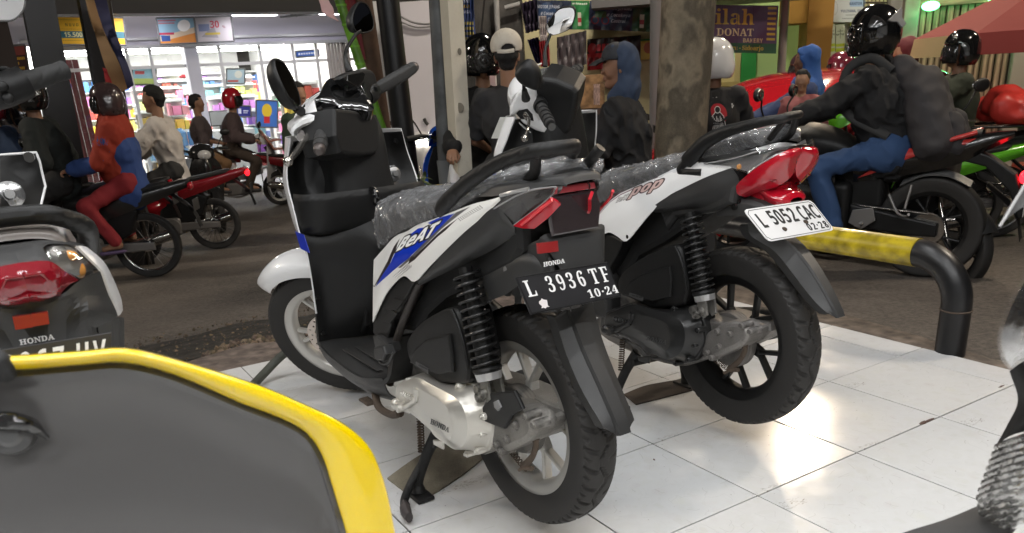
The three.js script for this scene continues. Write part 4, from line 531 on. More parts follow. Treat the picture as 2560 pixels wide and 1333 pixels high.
mesh('front_cowl', [loft(R3([[722, 322, 0.1], [724, 308, 0.09], [744, 293, 0.07], [766, 276, 0.05], [787, 252, 0.03]], [[733, 338, 0.06], [732, 322, 0.05], [752, 306, 0.03], [775, 296, 0.01], [794, 288, -0.005]], [[735, 340, 0.065], [740, 324, 0.055], [764, 318, 0.04], [785, 321, 0.02], [797, 303, 0.0]]), { nu: 4, nv: 4, thick: 0.004 }), loft([[[0.07, 0.03, -0.13], [0.085, 0.05, -0.08], [0.09, 0.055, 0], [0.085, 0.05, 0.08], [0.07, 0.03, 0.13]], [[0.11, 0.02, -0.14], [0.13, 0.035, -0.08], [0.14, 0.04, 0], [0.13, 0.035, 0.08], [0.11, 0.02, 0.14]], [[0.12, -0.02, -0.14], [0.16, -0.01, -0.08], [0.175, 0, 0], [0.16, -0.01, 0.08], [0.12, -0.02, 0.14]], [[0.08, -0.1, -0.11], [0.11, -0.1, -0.06], [0.12, -0.1, 0], [0.11, -0.1, 0.06], [0.08, -0.1, 0.11]]], { nu: 5, nv: 5, thick: 0.004 }), ext(R3([[826, 370, -0.02], [843, 346, -0.02], [846, 381, -0.02]])[0].map((p) => [p[2], p[1]]), 0, 0.004, { bevel: 0.001 }).applyMatrix4(new THREE.Matrix4().makeBasis(V(0, 0, 1), V(0, 1, 0), V(-1, 0, 0)).setPosition(-0.04, 0, 0))], M.white, cover);
const pod = extX(R3([[856, 197, -0.03], [870, 181, -0.03], [893, 175, -0.03], [915, 171, -0.03], [934, 178, -0.03], [943, 203, -0.03], [941, 235, -0.03], [924, 258, -0.03], [902, 238, -0.03]])[0], -0.032, 0.004, { bevel: 0.012, smooth: true, n: 3, seg: 3 });
const pm = mesh('right_cover', pod, M.plastic, cover);
mesh('cover_window', extX(R3([[868, 188, -0.032], [905, 180, -0.032], [911, 186, -0.032], [908, 200, -0.032], [893, 219, -0.032], [866, 203, -0.032]])[0], -0.035, -0.03, { bevel: 0.002 }), M.gloss, pm);
mesh('cowl_edge', rod(R3([[853, 197, 0.0], [872, 186, 0.0], [913, 170.5, 0.0]])[0], 0.0028), M.white, pm);
const mirrorAt = (q, x, cv, stem, r) => {
const o = R3(q.map((p) => [...p, x]))[0], c = o.reduce((s, p) => [s[0] + p[0] / o.length, s[1] + p[1] / o.length, s[2] + p[2] / o.length], [0, 0, 0]), k = (s, dx) => o.map((p) => [p[0] + dx, c[1] + (p[1] - c[1]) * s, c[2] + (p[2] - c[2]) * s]);
const m = mesh('mirror', [loft([k(0.93, 0), k(1.0, -0.001), k(1.03, 0.006), k(0.98, 0.016), k(0.8, 0.03), k(0.4, 0.038), k(0.02, 0.04)], { nu: 5, nv: 3, closed: true }), rod(stem, r)], M.plastic, cover);
mesh('mirror_glass', loft([k(0.94, 0.0015), k(0.5, 0.0012), k(0.02, 0.001)], { nu: 5, nv: 2, closed: true }), M.mirror, m);
};
mirrorAt([[884, 30], [897, 7], [910, 6], [922, 17], [934, 51], [932, 74], [912, 82], [890, 79], [881, 55]], 0.03, 0, [...R3([[900, 78, 0.035], [888, 88, 0.03], [866, 125, 0.02], [864, 150, 0.01]])[0], Hf.x(874, 180, 0.0)], [0.006, 0.005, 0.005, 0.008, 0.012]);
{
const base = Hf.x(752, 278, 0.03), c = Hf.x(719, 205, 0.05), n = V(-0.93, 0.12, 0.36).normalize(), u = V(0, 1, 0).addScaledVector(n, -n.y).normalize(), v = n.clone().cross(u), out = [[0.052, -0.02], [0.03, -0.062], [-0.01, -0.066], [-0.045, -0.04], [-0.06, 0.0], [-0.05, 0.045], [-0.01, 0.06], [0.035, 0.045], [0.056, 0.012]];
const k = (s, d) => out.map(([a, b]) => { const p = V(...c).addScaledVector(u, a * s * 1.12).addScaledVector(v, b * s * 1.12).addScaledVector(n, d); return [p.x, p.y, p.z]; });
const m = mesh('mirror', [loft([k(0.93, 0), k(1, 0.001), k(1.03, -0.006), k(0.98, -0.016), k(0.8, -0.032), k(0.4, -0.042), k(0.02, -0.044)], { nu: 5, nv: 3, closed: true }), rod([[c[0] + 0.02, c[1] - 0.06, c[2]], [c[0] + 0.012, c[1] - 0.08, c[2] + 0.005], base], [0.006, 0.006, 0.013])], M.plastic, cover);
mesh('mirror_glass', loft([k(0.94, -0.001), k(0.5, -0.001), k(0.02, -0.001)], { nu: 5, nv: 2, closed: true }), M.mirror, m);
}
const bs = mesh('brake_cable', rod([...R3([[760, 272, 0.1], [775, 250, 0.13], [800, 232, 0.13]])[0]], 0.006), M.gloss, cover); void bs;
}
// ---------- the white scooter behind it on the right ----------
{
const P = PP, t = thing('scooter', 'white scooter with black wheels, red tail lamp and white plate L 5052 CAC', 'scooter', P);
rearGear(t, { dx: 0.042, rim: M.rimBlack, cover: M.coverBlack, cast: S([0.36, 0.34, 0.32], 0.5, { metalness: 0.7, map: T.dirty, bumpMap: T.grain, bumpScale: 0.0008 }), phase: 1.0 });
const Zr = (...rows) => rows.map((r) => r.map((p) => P.z(p[0], p[1], p[2]))), both = (g) => [g, mirrored(g)];
const pan = [
[[1466, 600, -0.12], [1464, 612, -0.14], [1466, 622, -0.145]], [[1474, 562, -0.124], [1482, 588, -0.147], [1496, 597, -0.148]], [[1499, 524, -0.127], [1508, 556, -0.149], [1523, 581, -0.15]], [[1521, 501, -0.128], [1535, 540, -0.149], [1545, 591, -0.15]],
[[1545, 483, -0.13], [1558, 530, -0.148], [1568, 603, -0.149]], [[1575, 468, -0.131], [1592, 520, -0.146], [1600, 567, -0.147]], [[1602, 455, -0.131], [1618, 495, -0.144], [1626, 536, -0.145]], [[1650, 437, -0.13], [1660, 466, -0.139], [1668, 493, -0.139]],
[[1700, 418, -0.126], [1710, 440, -0.131], [1718, 466, -0.131]], [[1738, 405, -0.12], [1752, 424, -0.124], [1760, 446, -0.124]], [[1775, 412, -0.112], [1784, 424, -0.115], [1792, 433, -0.114]], [[1828, 418, -0.1], [1829, 419, -0.1], [1830, 420, -0.1]]];
const bb = [-0.15, 0.48, 0.72, 0.38], W = 1440, H2 = 760, cp = (x, y) => { const p = P.z(x, y, -0.142); return [(p[0] - bb[0]) / bb[2] * W, (1 - (p[1] - bb[1]) / bb[3]) * H2]; };
const art = canvas(W, H2, (c) => {
c.fillStyle = '#ebebea'; c.fillRect(0, 0, W, H2);
const line = (col, w, q) => { c.strokeStyle = col; c.lineWidth = w; c.beginPath(); q.forEach((p, i) => c[i ? 'lineTo' : 'moveTo'](...cp(...p))); c.stroke(); };
line('#4a2530', 22, [[1468, 590], [1472, 572], [1490, 535], [1518, 500], [1545, 480], [1600, 455], [1640, 440]]); line('#8d7078', 6, [[1477, 572], [1495, 538], [1522, 506], [1548, 488], [1600, 464]]);
const word = (s, f, TL, TR, BL, fill, out, lw) => { const a = cp(...TL), b = cp(...TR), d = cp(...BL); c.save(); c.font = f; const w = c.measureText(s).width; c.transform((b[0] - a[0]) / w, (b[1] - a[1]) / w, (d[0] - a[0]) / 60, (d[1] - a[1]) / 60, a[0], a[1]); c.lineJoin = 'round'; if (out) { c.strokeStyle = out; c.lineWidth = lw; c.strokeText(s, 0, 60); } c.fillStyle = fill; c.fillText(s, 0, 60); c.restore(); };
word('pop', 'bold italic 88px sans-serif', [1575, 470], [1656, 444], [1570, 492], '#c9a9a4', '#31191d', 16); word('pop', 'bold italic 88px sans-serif', [1575, 470], [1656, 444], [1570, 492], '#cdb2ac', '#d5c0bb', 2);
word('BeAT', 'bold italic 70px sans-serif', [1541, 494], [1569, 484], [1539, 508], '#d9d9d6', '#3a3538', 9); word('PGM-FI', 'bold 60px sans-serif', [1467, 578], [1491, 561], [1469, 588], '#6b5a52');
});
const pg = loft(Zr(...pan), { nu: 6, nv: 4, thick: 0.003, uv: bb, flip: true }), wm = Ph(1, 0.3, { clearcoat: 0.8, clearcoatRoughness: 0.05, map: art });
mesh('side_panel', pg, wm, t); mesh('side_panel', mirrored(pg), wm, t);
mesh('panel_screw', turned([[0, 0.002], [0.006, 0.002], [0.007, 0]], P.z(1569, 592, -0.15), [P.z(1569, 592, -0.15)[0], P.z(1569, 592, -0.15)[1], -9], 14), M.gloss, t);
mesh('inner_body', ext([[0.54, 0.42], [0.55, 0.6], [0.52, 0.68], [0.3, 0.74], [0.1, 0.78], [-0.03, 0.8], [-0.06, 0.79], [-0.05, 0.72], [0.0, 0.69], [0.1, 0.63], [0.22, 0.56], [0.34, 0.5], [0.4, 0.42]], -0.096, 0.096, { bevel: 0.02 }), M.black, t);
each('side_skirt', both(ext(P.zs(0, [1466, 625, -0.138], [1496, 598, -0.138], [1522, 583, -0.138], [1545, 593, -0.138], [1560, 604, -0.138], [1545, 640, -0.138], [1515, 690, -0.138], [1480, 710, -0.138], [1462, 680, -0.138]), -0.143, -0.1, { bevel: 0.005 })), M.plastic, t);
mesh('under_tray', ext([[0.1, 0.74], [-0.02, 0.765], [-0.06, 0.755], [-0.05, 0.7], [0.02, 0.67], [0.16, 0.64], [0.2, 0.6], [0.24, 0.66]], -0.112, 0.1, { bevel: 0.02, seg: 3 }), M.plasticGrey, t);
const dk = [[[1622, 532, -0.142], [1630, 526, -0.14], [1640, 530, -0.12]], [[1640, 512, -0.143], [1680, 515, -0.138], [1700, 524, -0.115]], [[1694, 479, -0.135], [1740, 492, -0.13], [1770, 515, -0.108]], [[1760, 446, -0.126], [1800, 470, -0.118], [1830, 500, -0.1]], [[1830, 420, -0.104], [1848, 448, -0.1], [1838, 472, -0.095]]];
each('tail_cover', both(loft(Zr(...dk), { nu: 5, nv: 4, thick: 0.003, flip: true, crease: 0.5 })), M.plasticGrey, t);
const half = (x, q) => { const l = q.map(([y, z]) => [x, y, -z]); return [...l, ...l.slice(0, -1).reverse().map((p) => [p[0], p[1], -p[2]])]; };
mesh('tail_top', loft([half(0.16, [[0.775, 0.125], [0.79, 0.11], [0.8, 0]]), half(0.06, [[0.8, 0.122], [0.815, 0.105], [0.822, 0]]), half(-0.03, [[0.815, 0.11], [0.83, 0.09], [0.836, 0]]), half(-0.1, [[0.828, 0.09], [0.838, 0.07], [0.842, 0]]), half(-0.165, [[0.836, 0.05], [0.84, 0.04], [0.843, 0]])], { nu: 4, nv: 4 }), M.plasticGrey, t);
const ln = [[[1729, 416, -0.123], [1729, 418, -0.124], [1729, 420, -0.124]], [[1780, 401, -0.118], [1790, 411, -0.118], [1798, 419, -0.117]], [[1830, 388, -0.11], [1842, 405, -0.11], [1850, 427, -0.108]], [[1890, 371, -0.092], [1892, 395, -0.096], [1880, 434, -0.1]], [[1945, 358, -0.062], [1930, 378, -0.076], [1900, 412, -0.092]], [[1990, 362, -0.014], [1978, 368, -0.03], [1945, 385, -0.064]], [[2001, 370, 0.0], [1999, 374, 0.0], [1996, 380, -0.004]]];
const lg = loft(Zr(...ln), { nu: 5, nv: 5, thick: 0.002, flip: true }), ind = mesh('indicator_lens', lg, M.clear, t), ind2 = mesh('indicator_lens', mirrored(lg), M.clear, t);
const bk = loft(Zr(...ln).map((r) => r.map((p) => [p[0] + 0.008, p[1], p[2] + 0.016])), { nu: 4, nv: 4, flip: true }), bm = S(0.42, 0.3, { metalness: 0.75, bumpMap: T.soft, bumpScale: 0.012 });
mesh('reflector', bk, bm, ind); mesh('reflector', mirrored(bk), bm, ind2);
mesh('bulb', ball(0.007, P.z(1848, 417, -0.094)), M.amber, ind);
mesh('lens_rib', [rod(Zr([[1760, 409, -0.122], [1835, 396, -0.112], [1910, 374, -0.088], [1990, 362, -0.016]])[0], 0.0016), rod(Zr([[1870, 433, -0.104], [1905, 408, -0.092], [1950, 384, -0.064], [1995, 374, -0.006]])[0], 0.002)], S(0.5, 0.2, { metalness: 0.4 }), ind);
const rl = loft(Zr([[1836, 472, -0.096], [1850, 486, -0.088], [1866, 490, -0.07]], [[1852, 452, -0.1], [1885, 464, -0.09], [1905, 474, -0.066]], [[1872, 434, -0.102], [1915, 440, -0.084], [1945, 462, -0.04]], [[1905, 411, -0.092], [1945, 412, -0.07], [1975, 440, -0.01]], [[1952, 384, -0.064], [1978, 388, -0.04], [1988, 410, 0.0]], [[1994, 372, -0.008], [2000, 375, -0.003], [2001, 380, 0.0]]), { nu: 5, nv: 5, thick: 0.004, flip: true });
const tl = mesh('tail_light', both(rl), M.redLens, t);
each('lamp_frame', both(rod(Zr([[1900, 446, -0.089], [1935, 414, -0.076], [1975, 391, -0.044], [1984, 410, -0.004], [1960, 440, -0.03], [1932, 452, -0.068], [1900, 446, -0.089]])[0], 0.0022, { n: 4, sharp: true })), M.redDeep, tl);
mesh('plate_lamp', [loft([half(-0.1, [[0.715, 0.055], [0.74, 0.062], [0.745, 0]]), half(-0.13, [[0.7, 0.052], [0.725, 0.058], [0.735, 0]]), half(-0.155, [[0.695, 0.04], [0.715, 0.045], [0.73, 0]]), half(-0.166, [[0.7, 0.02], [0.71, 0.02], [0.715, 0]])], { nu: 4, nv: 4 }), ext(P.zs(-0.06, [1862, 486], [1880, 501], [1894, 508], [1908, 503], [1916, 470], [1872, 466]), -0.06, 0.03, { bevel: 0.012, seg: 3 })], M.redLens, t);
mesh('rear_fender', [loft([half(0.02, [[0.66, 0.085], [0.7, 0.08], [0.705, 0]]), half(-0.08, [[0.67, 0.085], [0.705, 0.075], [0.71, 0]]), half(-0.14, [[0.655, 0.07], [0.69, 0.06], [0.695, 0]])], { nu: 4, nv: 4, thick: 0.006, crease: 0.4 })], M.plasticGrey, t);
mesh('mudguard', loft([[1872, 560, 1945, 545, 2025, 545], [1880, 590, 1952, 582, 2030, 578], [1938, 629, 1992, 615, 2048, 612], [1975, 672, 2028, 660, 2076, 668], [2010, 718, 2058, 708, 2100, 715], [2045, 760, 2084, 756, 2115, 750], [2074, 786, 2100, 793, 2119, 783]].map((q, i) => { const w = 0.05 - i * 0.004, a = P.z(q[0], q[1], -w), c = P.z(q[2], q[3], 0), e = P.z(q[4], q[5], w), k = add(c, [-0.003, 0, -w * 0.4]), l = add(c, [-0.003, 0, w * 0.4]); return [add(a, [0.03, -0.004, 0.004]), a, add(k, [0.007, 0, -0.001]), k, l, add(l, [0.007, 0, 0.001]), [a[0], e[1], w], [a[0] + 0.03, e[1], w - 0.004]]; }), { nu: 3, nv: 5, sharpU: true, thick: 0.004, crease: 0.25 }), M.plasticGrey, t);
mesh('fender_bolt', turned([[0, 0.012], [0.008, 0.012], [0.01, 0.004], [0.018, 0.003], [0.02, -0.004]], P.z(1842, 516, -0.086), [P.z(1842, 516, -0.086)[0], P.z(1842, 516, -0.086)[1], -9], 20), M.gloss, t);
const pc = [...P.xs(-0.165, [1857, 525], [2027, 500]), P.x(1921, 605, -0.212)], on = (g, o) => onQuad(g, pc[0], pc[1], pc[2], 0.25, 0.106, o);
const rb = (w, h, r, z0, z1) => ext(curve([[-w + r, -h], [w - r, -h], [w - r * 0.3, -h + r * 0.3], [w, -h + r], [w, h - r], [w - r * 0.3, h - r * 0.3], [w - r, h], [-w + r, h], [-w + r * 0.3, h - r * 0.3], [-w, h - r], [-w, -h + r], [-w + r * 0.3, -h + r * 0.3]], 3, true, true), z0, z1, { bevel: 0.0005 });
const plate = mesh('number_plate', on(rb(0.125, 0.053, 0.012, -0.0012, 0.0012), 0), S(0.8, 0.35), t);
const lnb = (w, h, r) => rod(curve([[-w + r, -h, 0], [w - r, -h, 0], [w, -h + r, 0], [w, h - r, 0], [w - r, h, 0], [-w + r, h, 0], [-w, h - r, 0], [-w, -h + r, 0]], 2, true, true), 0.0009, { seg: 5, n: 1, closed: true });
mesh('plate_border', on(lnb(0.12, 0.048, 0.01), 0.0012), S(0.02, 0.5), plate);
const put = (s, x, y, h, sx = 0.62) => on(text(s, FB, h, 0.0008).scale(sx, 1, 1).translate(x, y, 0), 0.0012);
mesh('plate_letters', [put('L', -0.094, 0.012, 0.046), put('5', -0.052, 0.016, 0.046), put('0', -0.028, 0.016, 0.046), put('5', -0.004, 0.016, 0.046), put('2', 0.021, 0.016, 0.046), put('C', 0.056, 0.016, 0.046, 0.56), put('A', 0.08, 0.016, 0.046, 0.56), put('C', 0.104, 0.016, 0.046, 0.56), put('0', 0.045, -0.03, 0.023, 0.8), put('2', 0.063, -0.03, 0.023, 0.8), put('·', 0.077, -0.028, 0.023), put('2', 0.09, -0.03, 0.023, 0.8), put('8', 0.108, -0.03, 0.023, 0.8)], S(0.02, 0.5), plate);
for (const [x, y] of [[-0.043, -0.024], [0.046, -0.013]]) mesh('plate_screw', on(turned([[0, 0.004], [0.005, 0.004], [0.0065, 0.002], [0.007, 0]], [0, 0, 0], [0, 0, 1], 14).translate(x, y, 0), 0.001), M.rust, plate);
seatSet(t, [cross(0.6, 0.68, 0.05, 0.03, 0.62), cross(0.575, 0.715, 0.09, 0.04, 0.615), cross(0.53, 0.738, 0.115, 0.05, 0.635), cross(0.44, 0.755, 0.13, 0.05, 0.665), cross(0.33, 0.776, 0.138, 0.05, 0.705), cross(0.22, 0.8, 0.135, 0.045, 0.735), cross(0.12, 0.822, 0.125, 0.04, 0.765), cross(0.03, 0.853, 0.11, 0.04, 0.8), cross(-0.05, 0.878, 0.095, 0.035, 0.825), cross(-0.1, 0.876, 0.07, 0.03, 0.835), cross(-0.115, 0.85, 0.05, 0.01, 0.835)]);
const rw = (s) => [P.z(1722, 400, -0.125), P.z(1735, 385, -0.13), P.z(1765, 355, -0.13), P.z(1810, 331, -0.127), P.z(1860, 316, -0.122), P.z(1910, 304, -0.112), P.z(1955, 296, -0.095)].map((p) => [p[0], p[1], p[2] * s]);
const rr0 = rw(1), yt = rr0[6][1] + 0.004, lo = [...rr0, [-0.188, yt, -0.065], [-0.18, yt, -0.03], [-0.15, yt - 0.004, 0.005]], path = [...lo, [-0.08, yt - 0.025, 0.05], [0.02, yt - 0.07, 0.09], [0.1, yt - 0.11, 0.12]];
mesh('grab_rail', [rod(path, [0.022, 0.019, 0.013, 0.0105, 0.0095, 0.01, 0.012], { seg: 12, n: 6, flat: 1.0, up: [0, 1, 0] }), rod([[-0.15, yt, 0.0], [-0.135, 0.87, -0.0], [-0.09, 0.842, 0]], 0.009), rod([[-0.175, yt, -0.06], [-0.12, 0.86, -0.06]], 0.008), ...both(rod([rr0[0], [rr0[0][0] + 0.03, rr0[0][1] - 0.03, -0.125], [rr0[0][0] - 0.05, rr0[0][1] - 0.03, -0.12]], 0.012))], M.plastic, t);
const rowS = (y, q) => [...q.map(([x, z]) => [x, y, -z]), ...q.slice(0, -1).reverse().map(([x, z]) => [x, y, z])];
mesh('leg_shield', loft([rowS(0.905, [[0.9, 0.17], [0.93, 0.12], [0.9, 0.06], [0.88, 0]]), rowS(0.84, [[0.93, 0.19], [0.94, 0.13], [0.88, 0.07], [0.85, 0]]), rowS(0.77, [[0.96, 0.205], [0.94, 0.14], [0.86, 0.08], [0.82, 0]]), rowS(0.66, [[0.94, 0.2], [0.88, 0.15], [0.83, 0.08], [0.8, 0]]), rowS(0.5, [[0.92, 0.18], [0.88, 0.14], [0.83, 0.06], [0.8, 0]]), rowS(0.3, [[0.96, 0.168], [0.94, 0.12], [0.92, 0.06], [0.9, 0]])], { nu: 5, nv: 5, thick: 0.004, flip: true, crease: 0.5 }), M.plastic, t);
mesh('front_cover', loft([rowS(0.915, [[0.9, 0.176], [0.96, 0.175], [1.06, 0.1], [1.09, 0]]), rowS(0.84, [[0.93, 0.196], [0.99, 0.195], [1.09, 0.1], [1.13, 0]]), rowS(0.77, [[0.96, 0.211], [1.02, 0.2], [1.1, 0.11], [1.14, 0]]), rowS(0.66, [[0.94, 0.206], [1.0, 0.19], [1.06, 0.12], [1.1, 0]]), rowS(0.5, [[0.92, 0.186], [0.96, 0.15], [0.99, 0.1], [1.0, 0]]), rowS(0.32, [[0.96, 0.172], [0.97, 0.14], [0.98, 0.1], [0.98, 0]])], { nu: 5, nv: 4, thick: 0.005, crease: 0.6 }), M.white, t);
mesh('steering_column', loft([[0.96, 0.09, 0.86], [0.86, 0.1, 0.84], [0.72, 0.11, 0.82]].map(([y, w, x]) => [[x + 0.1, y, -w], [x + 0.02, y, -w * 0.9], [x, y, -w * 0.5], [x - 0.006, y, 0], [x, y, w * 0.5], [x + 0.02, y, w * 0.9], [x + 0.1, y, w]]), { nu: 5, nv: 5, flip: true, crease: 0.5 }), M.plastic, t);
mesh('floorboard', [box(0.42, 0.02, 0.33, 0.01, 0.74, 0.28, 0), box(0.1, 0.3, 0.26, 0.02, 0.5, 0.42, 0)], M.plasticGrey, t);
const Q = (a, r) => new THREE.Quaternion().setFromAxisAngle(V(-Math.sin(r), Math.cos(r), 0), a), wp = [1.19, 0.25, -0.02], wq = Q(0.77, 0.471);
wheel(t, wp, wq, { r: 0.189, R: 0.25, w: 0.08, rimW: 0.056, rim: M.rimBlack, name: 'front_wheel', detail: false });
const inW = (g) => g.applyMatrix4(new THREE.Matrix4().compose(V(...wp), wq, V(1, 1, 1)));
mesh('fork', inW(mg([cyl([0.03, 0, -0.07], [-0.1, 0.33, -0.07], 0.017), cyl([0.03, 0, 0.07], [-0.1, 0.33, 0.07], 0.017), cyl([-0.1, 0.33, -0.08], [-0.1, 0.33, 0.08], 0.02), cyl([-0.1, 0.33, 0], [-0.25, 0.68, 0], 0.022)])), M.plastic, t);
const hp = [0.907, 0.979, 0.001], hq = Q(0.793, 0.471), Hf = P.sub(hp, hq), HZ = (z, ...q) => Hf.zs(z, ...q);
const cover = mesh('handlebar_cover', ext(HZ(-0.1, [1334, 219], [1357, 193], [1390, 198], [1434, 217], [1446, 229], [1442, 265], [1425, 328], [1414, 338], [1368, 338], [1364, 310], [1345, 277], [1337, 245]), -0.105, 0.05, { bevel: 0.018, seg: 4 }), M.plastic, t);
cover.position.set(...hp); cover.quaternion.copy(hq);
mesh('instrument_lens', grid([[[1357, 207, -0.085], [1374, 214, -0.085], [1400, 220, -0.085], [1424, 227, -0.085]], [[1354, 188, 0], [1380, 190, 0], [1408, 200, 0], [1434, 219, 0]], [[1352, 177, 0.045], [1378, 172, 0.045], [1402, 181, 0.045], [1428, 203, 0.045]]].map((r) => r.map((p) => Hf.z(...p).map((c, i) => i === 1 ? c + 0.008 : c))), { thick: 0.002 }), Ph([0.2, 0.2, 0.19], 0.12, { clearcoat: 1, map: T.dirty }), cover);
const cw = ext(HZ(-0.125, [1274, 291], [1274, 265], [1284, 245], [1296, 228], [1316, 215], [1336, 213], [1339, 245], [1347, 277], [1353, 297], [1369, 314], [1367, 335], [1340, 326], [1308, 308], [1301, 300], [1312, 283], [1301, 279], [1290, 285]), -0.135, -0.02, { bevel: 0.014, seg: 4 });
mesh('front_cowl', [cw, loft([[[0.06, 0.08, -0.12], [0.07, 0.1, 0], [0.06, 0.08, 0.12]], [[0.12, 0.05, -0.13], [0.15, 0.07, 0], [0.12, 0.05, 0.13]], [[0.12, -0.03, -0.12], [0.17, -0.01, 0], [0.12, -0.03, 0.12]], [[0.08, -0.1, -0.1], [0.11, -0.1, 0], [0.08, -0.1, 0.1]]], { nu: 6, nv: 5, thick: 0.004 })], M.white, cover);
mesh('lever_opening', ext(HZ(-0.137, [1301, 297], [1290, 285], [1297, 277], [1318, 272], [1331, 286], [1334, 303], [1320, 300]), -0.137, -0.13, { bevel: 0.001 }), M.black, cover);
for (const s of [-1, 1]) {
const g0 = s < 0 ? [Hf.z(1352, 266, -0.13), Hf.z(1360, 284, -0.18), Hf.z(1369, 300, -0.23), Hf.z(1377, 313, -0.275)] : [Hf.z(1412, 190, 0.15), Hf.z(1425, 183, 0.2), Hf.z(1438, 177, 0.25), Hf.z(1449, 171, 0.29)];
const g = mesh('grip', [rod(g0, [0.0185, 0.0185, 0.018, 0.017], { seg: 18 }), ...[0.2, 0.4, 0.6, 0.8].map((k) => { const a = g0[0].map((c, i) => lerp(c, g0[3][i], k)), b = a.map((c, i) => c + (g0[3][i] - g0[0][i]) * 0.06); return cyl(a, b, 0.0198); })], M.soft, cover);
mesh('bar_end', cyl(g0[3], g0[3].map((c, i) => c + (g0[3][i] - g0[2][i]) * 0.35), 0.0125), M.gloss, g);
mesh('switch_housing', [cyl(g0[0].map((c, i) => lerp(c, g0[3][i], -0.2)), g0[0].map((c, i) => lerp(c, g0[3][i], 0.06)), 0.027, 0.025)], M.plastic, cover);
}
const lv = [Hf.z(1314, 290, -0.17), Hf.z(1322, 300, -0.2), Hf.z(1321, 318, -0.25), Hf.z(1317, 334, -0.28), Hf.z(1312, 346, -0.3)];
mesh('brake_lever', [rod(lv, [0.015, 0.011, 0.008, 0.007, 0.007], { flat: 0.6 }), ball(0.0125, lv[4])], M.steel, cover);
const mir = (q, z, dz, stem, glassSide) => { const o = q.map((p) => Hf.z(...p, z)), c = o.reduce((s, p) => s.map((v, i) => v + p[i] / o.length), [0, 0, 0]), k = (s, d) => o.map((p) => [c[0] + (p[0] - c[0]) * s, c[1] + (p[1] - c[1]) * s, p[2] + d * dz]); const m = mesh('mirror', [loft([k(0.94, 0), k(1, 0.1), k(1.02, 0.3), k(0.95, 0.6), k(0.7, 0.9), k(0.3, 1), k(0.02, 1)], { nu: 5, nv: 3, closed: true }), rod(stem, [0.006, 0.006, 0.009])], M.plastic, cover); mesh('mirror_glass', loft([k(0.94, 0.02), k(0.5, 0.02), k(0.02, 0.02)], { nu: 5, nv: 2, closed: true }), M.mirror, m); void glassSide; };
mir([[1364, 67], [1376, 47], [1396, 24], [1416, 18], [1434, 20], [1438, 37], [1430, 63], [1416, 78], [1390, 88], [1373, 88]], 0.27, 0.04, [Hf.z(1375, 88, 0.27), Hf.z(1363, 125, 0.2), Hf.z(1364, 166, 0.16)]);
mir([[1291, 180], [1303, 157], [1322, 146], [1340, 154], [1355, 183], [1352, 216], [1336, 218], [1306, 203]], -0.19, -0.045, [Hf.z(1310, 205, -0.2), Hf.z(1310, 225, -0.2), Hf.z(1315, 250, -0.18)]);
mesh('mirror_boot', rod([Hf.z(1311, 225, -0.2), Hf.z(1315, 248, -0.18)], [0.009, 0.015], { n: 3 }), M.soft, cover);
mesh('front_plate', onQuad(box(0.2, 0.1, 0.003, 0.004), Hf.z(1250, 293, -0.1), Hf.z(1285, 293, -0.1), Hf.z(1228, 346, -0.1), 0.2, 0.1, 0), S([0.6, 0.6, 0.56], 0.4), cover);
}
{
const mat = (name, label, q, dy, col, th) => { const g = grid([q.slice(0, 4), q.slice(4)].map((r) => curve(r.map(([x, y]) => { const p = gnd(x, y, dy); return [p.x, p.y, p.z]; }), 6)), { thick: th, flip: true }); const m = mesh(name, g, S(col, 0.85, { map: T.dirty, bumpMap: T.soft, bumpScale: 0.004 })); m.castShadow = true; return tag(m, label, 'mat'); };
mat('floor_mat', 'worn stiff olive mat under the centre stand of the scooter with plate L 3936 TF', [[968, 1195], [1030, 1150], [1085, 1120], [1170, 1090], [1040, 1250], [1080, 1235], [1150, 1190], [1215, 1140]], 0.006, [0.36, 0.32, 0.24], 0.005);
mat('floor_mat', 'dark dirty mat under the centre stand of the scooter with plate L 5052 CAC', [[1560, 985], [1610, 965], [1660, 955], [1720, 945], [1590, 1010], [1630, 1000], [1690, 985], [1745, 970]], 0.006, [0.09, 0.07, 0.055], 0.005);
}
